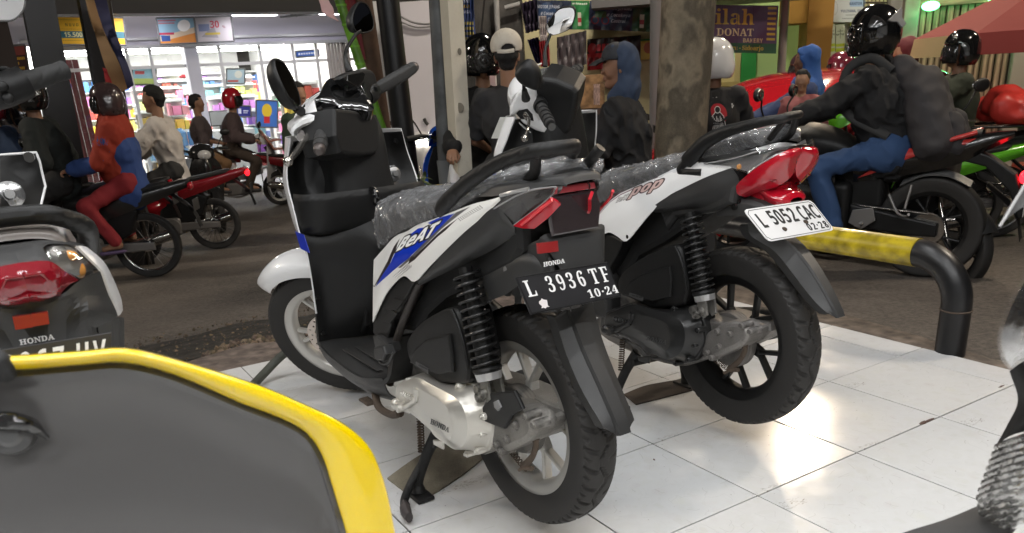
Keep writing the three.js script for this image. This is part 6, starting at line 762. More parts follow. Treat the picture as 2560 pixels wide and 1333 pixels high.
if (hw.veil) { const vb = [[H(-0.02, 0.055, 0), H(0.01, 0.055, 0), 0.097 * s, 0.092 * s, 0.03], [H(-0.02, -0.03, 0), add(nk, up, -0.03 * s), 0.09 * s, 0.1 * s, 0.05], [add(nk, up, -0.04 * s), add(add(ch, up, hw.veil.long ? -0.08 * s : 0.08 * s), fwd, 0.07 * s), 0.14 * s, 0.13 * s, 0.08], [add(sh[0], side, 0.03), add(sh[1], side, -0.03), 0.075 * s, 0.075 * s, 0.08]]; if (hw.veil.cape) vb.push([add(ch, fwd, 0.03 * s), add(add(pel, up, 0.1 * s), fwd, 0.06 * s), 0.15 * s, 0.16 * s, 0.1], [sh[0], arm[0][0], 0.08 * s, 0.085 * s, 0.08], [sh[1], arm[1][0], 0.08 * s, 0.085 * s, 0.08]); mesh('headscarf', bonesMesh(vb, c, (d, x, y, z) => { const q = (x - hd[0]) * hf[0] + (z - hd[2]) * hf[2], u = (x - hd[0]) * hs[0] + (z - hd[2]) * hs[2]; return Math.max(sf(d, x, y, z), -Math.max(Math.hypot(u / 0.062, (y - hd[1] + 0.01 * s) / 0.092) * 0.07 * s - 0.07 * s, 0.045 * s - q)); }), hw.veil.m, t); }
return { t, H, hd, hf, hs, nk, pel, ch, up, sh, arm, leg, F, s, fwd, side, shirt };
}
function printOn(p, name, F, c, u, v, n, w, h, m, off = 0.004) {
const NU = 24, NV = 28, rows = []; for (let i = 0; i <= NV; i++) { const r = []; for (let j = 0; j <= NU; j++) { const a = (j / NU - 0.5) * w, b = (0.5 - i / NV) * h; let q = add(add(add(c, u, a), v, b), n, 0.25); for (let k = 0; k < 40; k++) { const d = F(...q); q = add(q, n, -d * 0.9); if (d < 0.001) break; } r.push(add(q, n, off)); } rows.push(r); }
return mesh(name, grid(rows, { uv: 'unit' }), m, p);
}
function moto(label, fr, o, group) {
const t = thing('motorcycle', label, 'motorcycle', fr, group), k = o.kind ?? 'cub', R = k === 'sport' ? 0.31 : k === 'scooter' ? 0.255 : 0.285, r = R - (k === 'sport' ? 0.085 : 0.06), w = k === 'sport' ? 0.13 : 0.075, L = o.L ?? (k === 'scooter' ? 1.24 : 1.25);
const A = o.a ?? Ph([0.35, 0.006, 0.01], 0.3, { clearcoat: 0.8 }), Bm = o.b ?? M.plastic, ri = o.rim ?? (k === 'cub' ? M.chrome : M.rimBlack);
const whl = (x, nm) => { if (k !== 'cub') return wheel(t, [x, R, 0], null, { r, R, w: w * (nm === 'front_wheel' && k === 'sport' ? 0.8 : 1), rimW: w * 0.7, rim: ri, name: nm, detail: false, sw: 0.014 }); const g = mesh(nm, tyreGeo(r, R, w, 0, false), M.rubber, t); g.position.set(x, R, 0); const sp = []; for (let q = 0; q < 28; q++) { const a = q / 28 * 6.2832, b = a + (q & 1 ? 0.5 : -0.5), z = q & 2 ? 0.02 : -0.02; sp.push(cyl([Math.cos(b) * 0.03, Math.sin(b) * 0.03, z], [Math.cos(a) * (r - 0.005), Math.sin(a) * (r - 0.005), 0], 0.0016, 0.0016, 4)); } mesh('rim', [new THREE.TorusGeometry(r, 0.012, 8, 56).scale(1, 1, 1.3), ...sp, turned([[0, -0.05], [0.05, -0.04], [0.055, 0.04], [0, 0.05]], [0, 0, 0], [0, 0, 1], 20)], ri, g); return g; };
whl(0, 'rear_wheel'); whl(L, 'front_wheel');
const X = (x) => x, half = (x, q) => { const l = q.map(([y, z]) => [x, y, -z]); return [...l, ...l.slice(0, -1).reverse().map((p) => [p[0], p[1], -p[2]])]; };
if (k === 'cub' || k === 'scooter') {
const dy = o.dy ?? 0;
mesh('tail_body', loft([half(0.52, [[0.5, 0.08], [0.6, 0.11], [0.69, 0.09], [0.7, 0]]), half(0.3, [[0.55, 0.1], [0.64, 0.13], [0.73, 0.11], [0.74, 0]]), half(0.05, [[0.62, 0.1], [0.7, 0.13], [0.77, 0.1], [0.78, 0]]), half(-0.2, [[0.7, 0.07], [0.76, 0.1], [0.81, 0.08], [0.82, 0]]), half(-0.4, [[0.77, 0.03], [0.8, 0.06], [0.84, 0.05], [0.85, 0]]), half(-0.46, [[0.8, 0.01], [0.82, 0.02], [0.84, 0.02], [0.845, 0]])].map((q) => q.map((p) => [p[0], p[1] + dy, p[2]])), { nu: 4, nv: 4 }), A, t);
mesh('lower_body', ext([[0.55, 0.42], [0.5, 0.62], [0.2, 0.68], [0.0, 0.6], [0.1, 0.4], [0.3, 0.3], [0.5, 0.32]], -0.09, 0.09, { bevel: 0.02 }), Bm, t);
mesh('engine', [box(0.34, 0.2, 0.22, 0.04, 0.5, 0.3, 0), turned([[0, -0.14], [0.08, -0.13], [0.09, -0.08], [0.07, 0.1], [0, 0.1]], [0.42, 0.3, 0], [0.42, 0.3, 1], 20), ext([[0.5, 0.34], [0.1, 0.33], [-0.08, R + 0.03], [-0.08, R - 0.03], [0.1, 0.25], [0.5, 0.24]], -0.1, -0.06, { bevel: 0.01 })], k === 'cub' ? S([0.2, 0.19, 0.18], 0.5, { metalness: 0.5 }) : M.coverBlack, t);
mesh('seat', loft([cross(0.6, 0.72, 0.06, 0.03, 0.68), cross(0.5, 0.76, 0.12, 0.04, 0.69), cross(0.3, 0.77, 0.13, 0.04, 0.72), cross(0.05, 0.8, 0.12, 0.04, 0.755), cross(-0.2, 0.84, 0.1, 0.03, 0.8), cross(-0.27, 0.835, 0.06, 0.02, 0.81)].map((q) => q.map((p) => [p[0], p[1] + dy, p[2]])), { nu: 4, nv: 4 }), M.seat, t);
mesh('leg_shield', loft([half(0.93, [[0.92, 0.12], [0.93, 0.07], [0.94, 0]]), half(0.9, [[0.75, 0.19], [0.74, 0.1], [0.74, 0]]), half(0.88, [[0.55, 0.18], [0.55, 0.1], [0.55, 0]]), half(0.88, [[0.34, 0.15], [0.34, 0.08], [0.34, 0]])], { nu: 4, nv: 4, thick: 0.006 }), Bm, t);
mesh('front_cover', loft([half(0.96, [[0.94, 0.1], [0.95, 0.06], [0.96, 0]]), half(1.0, [[0.8, 0.19], [0.8, 0.12], [0.8, 0]].map((q, i) => q)), half(0.98, [[0.6, 0.2], [0.58, 0.1], [0.58, 0]]), half(0.92, [[0.36, 0.17], [0.36, 0.08], [0.36, 0]])].map((q) => q.map((p) => [p[0] + 0.12 * (1 - Math.abs(p[2]) / 0.2), p[1], p[2]])), { nu: 4, nv: 4, thick: 0.006 }), o.front ?? A, t);
if (k === 'scooter') mesh('floorboard', box(0.42, 0.03, 0.3, 0.01, 0.68, 0.3, 0), Bm, t); else mesh('backbone', loft([half(0.9, [[0.5, 0.06], [0.6, 0.07], [0.66, 0]]), half(0.6, [[0.42, 0.07], [0.52, 0.09], [0.58, 0]]), half(0.45, [[0.5, 0.08], [0.6, 0.1], [0.68, 0]])], { nu: 4, nv: 4 }), A, t);
} else {
mesh('tank', loft([half(0.42, [[0.66, 0.08], [0.76, 0.11], [0.78, 0]]), half(0.55, [[0.66, 0.12], [0.82, 0.15], [0.88, 0]]), half(0.75, [[0.68, 0.14], [0.86, 0.16], [0.94, 0]]), half(0.92, [[0.7, 0.13], [0.84, 0.12], [0.9, 0]])], { nu: 6, nv: 5 }), Bm, t);
mesh('fairing', loft([half(0.55, [[0.3, 0.1], [0.45, 0.15], [0.62, 0.14], [0.7, 0.1]]), half(0.8, [[0.28, 0.12], [0.45, 0.19], [0.66, 0.19], [0.8, 0.12]]), half(1.05, [[0.36, 0.12], [0.52, 0.19], [0.72, 0.2], [0.9, 0.13]]), half(1.25, [[0.62, 0.06], [0.72, 0.12], [0.84, 0.13], [0.94, 0.1]]), half(1.36, [[0.72, 0.02], [0.76, 0.04], [0.82, 0.05], [0.86, 0.03]])], { nu: 5, nv: 5 }), o.fair ?? M.gloss, t);
mesh('tail_body', loft([half(0.45, [[0.58, 0.09], [0.66, 0.12], [0.73, 0.1], [0.73, 0]]), half(0.2, [[0.62, 0.08], [0.7, 0.13], [0.77, 0.1], [0.77, 0]]), half(-0.08, [[0.68, 0.07], [0.76, 0.12], [0.83, 0.09], [0.83, 0]]), half(-0.26, [[0.77, 0.04], [0.82, 0.08], [0.865, 0.06], [0.865, 0]]), half(-0.38, [[0.84, 0.01], [0.86, 0.03], [0.875, 0.02], [0.875, 0]])], { nu: 5, nv: 5 }), M.gloss, t);
each('tail_stripe', [-1, 1].map((s) => loft([[[0.42, 0.61, 0.122 * s], [0.3, 0.7, 0.133 * s], [0.26, 0.765, 0.115 * s]], [[0.3, 0.655, 0.13 * s], [0.18, 0.745, 0.136 * s], [0.12, 0.79, 0.113 * s]], [[0.1, 0.75, 0.132 * s], [-0.02, 0.79, 0.13 * s], [-0.05, 0.82, 0.106 * s]], [[-0.14, 0.81, 0.11 * s], [-0.17, 0.82, 0.108 * s], [-0.2, 0.84, 0.09 * s]]], { nu: 4, nv: 4, thick: 0.004, flip: s > 0 })), A, t);
each('grab_handle', [-1, 1].map((s) => rod([[0.02, 0.8, 0.135 * s], [-0.08, 0.84, 0.14 * s], [-0.2, 0.875, 0.1 * s]], 0.013, { flat: 1.3 })), A, t);
mesh('seat', loft([cross(0.48, 0.73, 0.1, 0.03, 0.68), cross(0.3, 0.75, 0.13, 0.03, 0.7), cross(0.15, 0.78, 0.12, 0.03, 0.73), cross(-0.08, 0.86, 0.09, 0.03, 0.81), cross(-0.22, 0.885, 0.06, 0.02, 0.85)], { nu: 4, nv: 4 }), M.seat, t);
mesh('engine', [box(0.42, 0.34, 0.3, 0.05, 0.66, 0.42, 0), ext([[0.45, 0.45], [0.1, 0.38], [-0.06, R + 0.04], [-0.06, R - 0.04], [0.1, 0.27], [0.45, 0.32]], -0.13, -0.09, { bevel: 0.012 }), ext([[0.45, 0.45], [0.1, 0.38], [-0.06, R + 0.04], [-0.06, R - 0.04], [0.1, 0.27], [0.45, 0.32]], 0.09, 0.13, { bevel: 0.012 }), box(0.3, 0.3, 0.16, 0.04, 0.42, 0.56, 0)], M.plastic, t);
mesh('chain_drive', [turned([[0, 0], [0.095, 0], [0.1, 0.004], [0.095, 0.008], [0, 0.008]], [0, R, -0.085], [0, R, 0], 30), cyl([0, R + 0.09, -0.08], [0.45, 0.44, -0.08], 0.008), cyl([0, R - 0.09, -0.08], [0.45, 0.34, -0.08], 0.008)], M.steel, t);
mesh('foot_plate', [ext([[0.42, 0.42], [0.3, 0.44], [0.28, 0.36], [0.36, 0.3], [0.44, 0.34]], -0.17, -0.155, { bevel: 0.004 }), cyl([0.36, 0.34, -0.16], [0.36, 0.34, -0.24], 0.012), rod([[0.22, 0.52, -0.15], [0.16, 0.42, -0.17], [0.1, 0.4, -0.2], [0.08, 0.42, -0.24]], 0.008), rod([[0.1, 0.58, -0.14], [0.12, 0.44, -0.16]], 0.008)], S([0.3, 0.29, 0.28], 0.4, { metalness: 0.7 }), t);
mesh('crash_bar', rod([[0.72, 0.62, -0.17], [0.9, 0.66, -0.24], [0.98, 0.5, -0.26], [0.8, 0.36, -0.26], [0.6, 0.34, -0.2]], 0.016), Ph([0.4, 0.02, 0.01], 0.3, { clearcoat: 0.7 }), t);
mesh('tail_bracket', [ext([[-0.16, 0.78], [-0.28, 0.74], [-0.42, 0.64], [-0.46, 0.52], [-0.5, 0.4], [-0.46, 0.39], [-0.4, 0.54], [-0.26, 0.68], [-0.1, 0.72]], -0.05, 0.05, { bevel: 0.01 })], M.plastic, t);
mesh('hugger', loft([[0.5, 0.33], [0.9, 0.34], [1.3, 0.345], [1.7, 0.345]].map(([a, q]) => [-0.08, -0.04, 0, 0.04, 0.08].map((z) => [Math.cos(a + 0.5) * q, R + Math.sin(a + 0.5) * q - Math.abs(z) * 0.3, z])), { nu: 3, nv: 4, thick: 0.004 }), S(0.12, 0.4), t);
}
const bh = k === 'sport' ? 0.93 : 1.0, bxx = k === 'sport' ? 0.98 : 0.92;
mesh('fork', [-1, 1].map((s) => cyl([L, R, 0.06 * s], [bxx + 0.06, bh - 0.12, 0.06 * s], 0.018)), M.steel, t);
mesh('front_fender', loft([0.5, 1.0, 1.6, 2.2, 2.6].map((a) => [-0.06, -0.045, 0, 0.045, 0.06].map((z) => [L + Math.cos(a) * (R + 0.03 - Math.abs(z) * 0.35), R + Math.sin(a) * (R + 0.03 - Math.abs(z) * 0.35), z])), { nu: 3, nv: 4, thick: 0.004 }), o.front ?? A, t);
const hb = mesh('handlebar', [rod([[bxx - 0.1, bh, -0.34], [bxx - 0.02, bh + 0.01, -0.2], [bxx + 0.03, bh - 0.03, 0], [bxx - 0.02, bh + 0.01, 0.2], [bxx - 0.1, bh, 0.34]], 0.0125), rod([[bxx - 0.11, bh, -0.35], [bxx - 0.06, bh + 0.005, -0.24]], 0.02), rod([[bxx - 0.11, bh, 0.35], [bxx - 0.06, bh + 0.005, 0.24]], 0.02)], M.soft, t);
if (k !== 'sport') mesh('handlebar_cover', loft([half(0.86, [[0.98, 0.16], [1.04, 0.12], [1.06, 0]]), half(0.96, [[0.92, 0.15], [1.04, 0.13], [1.09, 0]]), half(1.04, [[0.92, 0.12], [1.0, 0.11], [1.04, 0]]), half(1.08, [[0.92, 0.05], [0.96, 0.05], [1.0, 0]])], { nu: 4, nv: 4 }), o.front ?? A, t);
mesh('brake_lever', [-1, 1].map((s) => rod([[bxx + 0.02, bh - 0.01, 0.17 * s], [bxx - 0.0, bh - 0.015, 0.28 * s], [bxx - 0.02, bh - 0.02, 0.36 * s]], 0.007)), o.lever ?? M.steel, hb);
for (const s of [-1, 1]) { const m = mesh('mirror', [rod([[bxx, bh + 0.01, 0.2 * s], [bxx + 0.03, bh + 0.1, 0.24 * s], [bxx + 0.01, bh + 0.17, 0.3 * s]], 0.006), ball(0.06, [bxx + 0.03, bh + 0.2, 0.32 * s], 0.35, 0.7, 1)], M.plastic, hb); mesh('mirror_glass', ball(0.055, [bxx + 0.011, bh + 0.2, 0.32 * s], 0.1, 0.68, 1), M.mirror, m); }
const tx = k === 'sport' ? -0.46 : -0.45, ty = k === 'sport' ? 0.62 : 0.79 + (o.dy ?? 0);
mesh('tail_light', [ball(0.05, [tx, ty, 0], 0.55, 0.75, 1.1)], o.lit === false ? M.redLens : S([0.5, 0.01, 0.01], 0.2, { e: [1, 0.012, 0.02], emissiveIntensity: o.lit ?? 3 }), t);
mesh('headlight', [ball(0.075, k === 'sport' ? [1.33, 0.8, 0] : [1.07, 0.95, 0], 0.5, 0.8, 1.1)], o.head ? S(0.9, 0.2, { e: [1, 0.93, 0.8], emissiveIntensity: o.head }) : Ph(0.5, 0.1, { clearcoat: 1 }), t);
mesh('exhaust', [turned([[0, 0], [0.025, 0.01], [0.05, 0.05], [0.052, 0.42], [0.035, 0.46], [0, 0.46]], [0.25, 0.24, 0.15], [-0.4, 0.4, 0.17], 18), rod([[0.75, 0.26, 0.06], [0.5, 0.18, 0.12], [0.25, 0.24, 0.15]], 0.016)], M.steel, t);
mesh('number_plate', box(0.003, 0.1, 0.22, 0.001, tx - (k === 'sport' ? 0.03 : 0.02), ty - 0.16, 0).rotateZ(0), S(k === 'sport' ? 0.5 : 0.05, 0.4), t);
mesh('mudguard', loft([half(tx + 0.18, [[ty - 0.05, 0.06], [ty - 0.03, 0]]), half(tx + 0.02, [[ty - 0.2, 0.06], [ty - 0.18, 0]]), half(tx - 0.03, [[ty - 0.36, 0.05], [ty - 0.35, 0]])], { nu: 3, nv: 3, thick: 0.004 }), M.plastic, t);
void X; return t;
}
// ---------- poles, barrier, hose ----------
{
const base = (px, d, y0 = null) => { const c = far(px, 300, d); return [c.x, y0 ?? roadY(c.x, c.z), c.z]; };
const pole = (name, label, cat, d, a, b, r, mat, seg = 28, extra) => { const p = far(a[0], a[1], d), q = far(b[0], b[1], d), u = p.clone().sub(q).normalize(), g0 = q.clone().addScaledVector(u, (roadY(q.x, q.z) - 0.05 - q.y) / u.y), g1 = p.clone().addScaledVector(u, 2.4); const t = thing(name, label, cat, [g0.x, g0.y, g0.z]); const A = [0, 0, 0], Bq = g1.clone().sub(g0).toArray(); mesh('shaft', seg === 4 ? rod([A, Bq], r * 1.41, { seg: 4, n: 1, sharp: true, up: [1, 0, 0.25] }) : cyl(A, Bq, r, r, seg), mat, t); extra?.(t, (px, py) => far(px, py, d).sub(g0).toArray(), u); return t; };
const conc = tex(512, 512, (u, v) => { const a = tfbm(u, v, 5, 6, 101), b = tfbm(u, v * 0.5, 14, 4, 102), c = hsh(u * 512, v * 512, 8), s = Math.sin(u * 6.28 + 1.2); const k = clamp(0.62 + 0.9 * (a - 0.47) + 0.4 * (b - 0.47) + 0.1 * (c - 0.5), 0, 1), g = sm(clamp((a + 0.7 * b + 0.12 * s - 0.74) / 0.26, 0, 1)), f = 1 - 0.6 * g * (0.6 + 0.4 * c); return [0.86 * k * f, 0.79 * k * f, 0.67 * k * f]; }, { srgb: true });
pole('utility_pole', 'thick concrete utility pole with peeling paint and a blue check mark', 'pole', 5.75, [1722, 0], [1700, 370], 0.172, S(0.85, 0.9, { map: conc, bumpMap: T.soft, bumpScale: 0.015 }), 40, (t, at) => { const c = at(1688, 97); mesh('check_mark', [rod([[c[0] - 0.03, c[1] + 0.015, c[2] + 0.14], [c[0] - 0.012, c[1] - 0.03, c[2] + 0.153], [c[0] + 0.03, c[1] + 0.03, c[2] + 0.165]], 0.004, { sharp: true, n: 3 })], S([0.02, 0.06, 0.4], 0.6), t); });
const blackP = S([0.012, 0.012, 0.014], 0.38, { map: T.dirty });
pole('street_pole', 'black painted steel pole right of the rusty pole', 'pole', 6.3, [969, 0], [1016, 400], 0.082, blackP, 24);
pole('street_pole', 'rusty red and brown steel pole left of the black pole', 'pole', 6.6, [905, 0], [965, 400], 0.075, S([0.17, 0.09, 0.05], 0.75, { map: T.dirty, bumpMap: T.soft, bumpScale: 0.01 }), 24, (t, at) => { mesh('red_band', rod([at(878, 0), at(910, 150)].map((p) => [p[0], p[1], p[2] + 0.02]), 0.05), S([0.18, 0.012, 0.015], 0.6), t); });
pole('pipe', 'grey plastic pipe standing left of the white post', 'pipe', 5.9, [1092, 0], [1115, 420], 0.055, S([0.17, 0.18, 0.185], 0.5, { map: T.dirty }), 24, (t, at) => { const c = at(1113, 400), u = [0.03, -1, 0]; mesh('coupling', cyl(c, add(c, u, 0.16), 0.061), S([0.15, 0.16, 0.165], 0.5), t); });
pole('post', 'white square wooden post with chipped paint beside the grey pipe', 'post', 5.8, [1128, 0], [1154, 430], 0.056, S([0.62, 0.58, 0.48], 0.75, { bumpMap: T.soft, bumpScale: 0.02 }), 4, (t, at) => { mesh('knot', [ball(0.03, add(at(1150, 269), [0.0, 0, 0.06]), 1, 1.1, 0.1), ball(0.022, add(at(1146, 130), [0.01, 0, 0.06]), 0.6, 1, 0.1)], S([0.2, 0.18, 0.14], 0.8), t); });
pole('flag_pole', 'light green bamboo flag pole leaning left before the rusty pole', 'flag pole', 6.2, [848, 0], [1000, 460], 0.034, S([0.2, 0.5, 0.03], 0.45, { map: T.dirty }), 16, (t, at) => { for (const [x, y] of [[853, 13], [868, 62], [886, 116], [900, 160]]) { const c = at(x, y); mesh('bamboo_ring', cyl(add(c, [0, -0.006, 0]), add(c, [0, 0.006, 0]), 0.038), S([0.16, 0.4, 0.03], 0.5), t); } });
const tape = far(800, 20, 5.9); tag(mesh('ribbon', loft([[[790, -20], [812, -30]], [[800, 10], [822, 4]], [[806, 30], [832, 20]], [[824, 44], [836, 40]], [[838, 50], [846, 54]]].map((r) => r.map(([x, y], i) => { const p = far(x, y, 6.0 + i * 0.05); return [p.x, p.y, p.z]; })), { thick: 0.004, nu: 4, nv: 6 }), cloth([0.6, 0.4, 0.42])), 'pale torn red and white flag cloth hanging by the green bamboo pole', 'flag'); void tape;
pole('post', 'dark timber post at the left with a bright lamp reflection', 'post', 9.0, [92, 0], [150, 300], 0.13, S([0.012, 0.011, 0.012], 0.3), 4);
pole('post', 'second dark post left of the beige and blue banner', 'post', 9.0, [230, 0], [285, 300], 0.12, S([0.012, 0.011, 0.012], 0.35), 4);
pole('post', 'thin dark metal post between the two dark timber posts', 'post', 8.9, [268, 0], [312, 280], 0.03, S([0.05, 0.045, 0.04], 0.3, { metalness: 0.7 }), 12);
const bn = (rows, d) => rows.map((r) => r.map(([x, y]) => { const p = far(x, y, d + 0.12 * Math.sin(x * 0.05 + y * 0.02)); return [p.x, p.y, p.z]; }));
const bt = thing('banner', 'tall leaning cloth banner, beige on the left and blue on the right', 'banner', [0, 0, 0]);
mesh('beige_cloth', loft(bn([[[206, -40], [224, -40]], [[222, 40], [244, 40]], [[244, 100], [270, 100]], [[262, 165], [300, 165]], [[290, 232], [316, 222]]], 8.2), { thick: 0.01, nu: 5, nv: 6 }), cloth([0.32, 0.2, 0.1]), bt); mesh('blue_cloth', loft(bn([[[224, -40], [256, -40]], [[244, 40], [274, 40]], [[270, 100], [296, 100]], [[300, 165], [318, 165]], [[316, 222], [334, 212]]], 8.25), { thick: 0.01, nu: 5, nv: 6 }), cloth([0.045, 0.05, 0.12]), bt); mesh('red_cloth', loft(bn([[[258, 170], [266, 172]], [[262, 200], [280, 212]], [[270, 240], [290, 235]]], 8.15), { thick: 0.01, nu: 4, nv: 4 }), cloth([0.3, 0.015, 0.02]), bt);
const b0 = gnd(2375, 878), dir = V(-BX[0], 0, -BX[1]), R = 0.052, hgt = 0.345, at = (s, y) => [b0.x + dir.x * s, y, b0.z + dir.z * s];
const bf = thing('barrier', 'thick steel barrier tube striped yellow and black, bent down to the tiles', 'barrier', [0, 0, 0]);
const paintB = S([0.018, 0.018, 0.02], 0.35, { map: T.dirty }), paintY = Ph([0.62, 0.47, 0.015], 0.38, { map: T.dirt2, clearcoat: 0.3 });
const bend = [at(0, -0.02), at(0, hgt - 0.2)]; const arc = []; for (let k = 0; k <= 8; k++) { const a = k / 8 * Math.PI / 2; arc.push(at(0.17 * (1 - Math.cos(a)), hgt - 0.17 + 0.17 * Math.sin(a))); }
mesh('bent_tube', [rod([...bend, ...arc], R, { seg: 26, n: 3 })], paintB, bf);
const cuts = [0.17, 0.72, 1.22, 1.62, 2.05, 2.5, 2.95]; for (let k = 0; k < 6; k++) mesh('stripe', cyl(at(cuts[k], hgt), at(cuts[k + 1], hgt), R + (k % 2 ? 0 : 0.0015), undefined, 26), k % 2 ? paintB : paintY, bf);
mesh('far_leg', rod([at(2.95, hgt), at(3.05, hgt - 0.05), at(3.08, -0.4)], R, { seg: 20 }), paintB, bf);
mesh('weld', [new THREE.TorusGeometry(R + 0.001, 0.0035, 6, 28).rotateX(Math.PI / 2).translate(...at(0, hgt - 0.185))], M.rust, bf);
mesh('paint_scar', [rod([at(0.02, hgt - 0.15), at(0.045, hgt - 0.08), at(0.1, hgt - 0.03)].map((p) => [p[0] - 0.028, p[1] - 0.012, p[2] + 0.046]), 0.003, { flat: 0.4 })], S([0.5, 0.42, 0.2], 0.6), bf);
const k0 = far(1010, 478, 5.2), k1 = far(1130, 476, 5.1), kb = thing('planter', 'low yellow and black striped kerb planter behind the middle scooter', 'planter', [0, 0, 0]);
const u = k1.clone().sub(k0); for (let k = 0; k < 4; k++) { const a = k0.clone().addScaledVector(u, k / 4), b = k0.clone().addScaledVector(u, (k + 1) / 4); const g = bx(a.distanceTo(b) - 0.004, 0.5, 0.3); g.rotateY(Math.atan2(-u.z, u.x)); g.translate((a.x + b.x) / 2, k0.y - 0.25, (a.z + b.z) / 2 - 0.15); mesh('kerb_block', g, k % 2 ? paintB : S([0.42, 0.32, 0.06], 0.8, { map: T.dirty }), kb); }
const pl = thing('plant', 'small green leafy plant growing on the striped kerb planter', 'plant', [0, 0, 0]), leaves = []; const lf = loft([[[0, 0, -0.002], [0, 0.001, 0], [0, 0, 0.002]], [[0.03, 0.012, -0.012], [0.03, 0.016, 0], [0.03, 0.012, 0.012]], [[0.075, 0.0, -0.001], [0.075, 0.0, 0], [0.075, 0, 0.001]]], { nu: 2, nv: 3 });
const stems = []; for (let k = 0; k < 26; k++) { const c = far(rr(1000, 1062), rr(458, 478), rr(5.0, 5.3)); stems.push(rod([[c.x + rr(-0.02, 0.02), k0.y - 0.02, c.z], [c.x, c.y, c.z]], 0.002, { seg: 5, n: 2 })); for (let q = 0; q < 5; q++) { const g = lf.clone(); g.rotateZ(rr(-0.3, 0.9)); g.rotateY(rnd() * 6.28); g.translate(c.x + rr(-0.02, 0.02), c.y + rr(-0.03, 0.03), c.z); leaves.push(g); } }
const lv = mesh('leaves', leaves, S([0.07, 0.1, 0.03], 0.6), pl); lv.userData.kind = 'stuff'; mesh('stem', stems, S([0.07, 0.07, 0.03], 0.7), pl).userData.kind = 'stuff';
const bagp = far(1128, 415, 5.6); tag(mesh('plastic_bag', bonesMesh([[[bagp.x, bagp.y, bagp.z], [bagp.x + 0.01, bagp.y - 0.13, bagp.z], 0.012, 0.05, 0.02]], 0.008, (d, x, y, z) => d - (noise(x * 40, y * 12, z * 40) - 0.5) * 0.02), Ph(0.75, 0.4, { transmission: 0.4, thickness: 0 })), 'crumpled white plastic bag tied to the grey pipe', 'bag');
const hs = [[628, 968], [664, 930], [700, 893], [735, 868], [768, 852]].map(([x, y]) => { const p = gnd(x, y, 0.03 + Math.max(0, x - 650) * 0.0011); return [p.x, p.y, p.z]; }), h0 = gnd(560, 1040, 0.02); tag(mesh('hose', rod([[h0.x, 0.02, h0.z], ...hs], 0.0165, { seg: 14 }), S([0.09, 0.095, 0.075], 0.6, { map: T.dirty })), 'dull green hose running from the tiles to the front wheel', 'hose');
const cb = onRoad(2545, 482), ct = thing('road_block', 'small red and white concrete block at the right edge of the road', 'road block', [cb.x, cb.y, cb.z]); mesh('base', box(0.42, 0.1, 0.3, 0.02, 0.1, 0.05, 0), S(0.5, 0.8, { map: T.dirty }), ct); mesh('red_top', box(0.34, 0.26, 0.24, 0.03, 0.1, 0.22, 0), S([0.38, 0.06, 0.035], 0.7, { map: T.dirty }), ct);
void base;
}
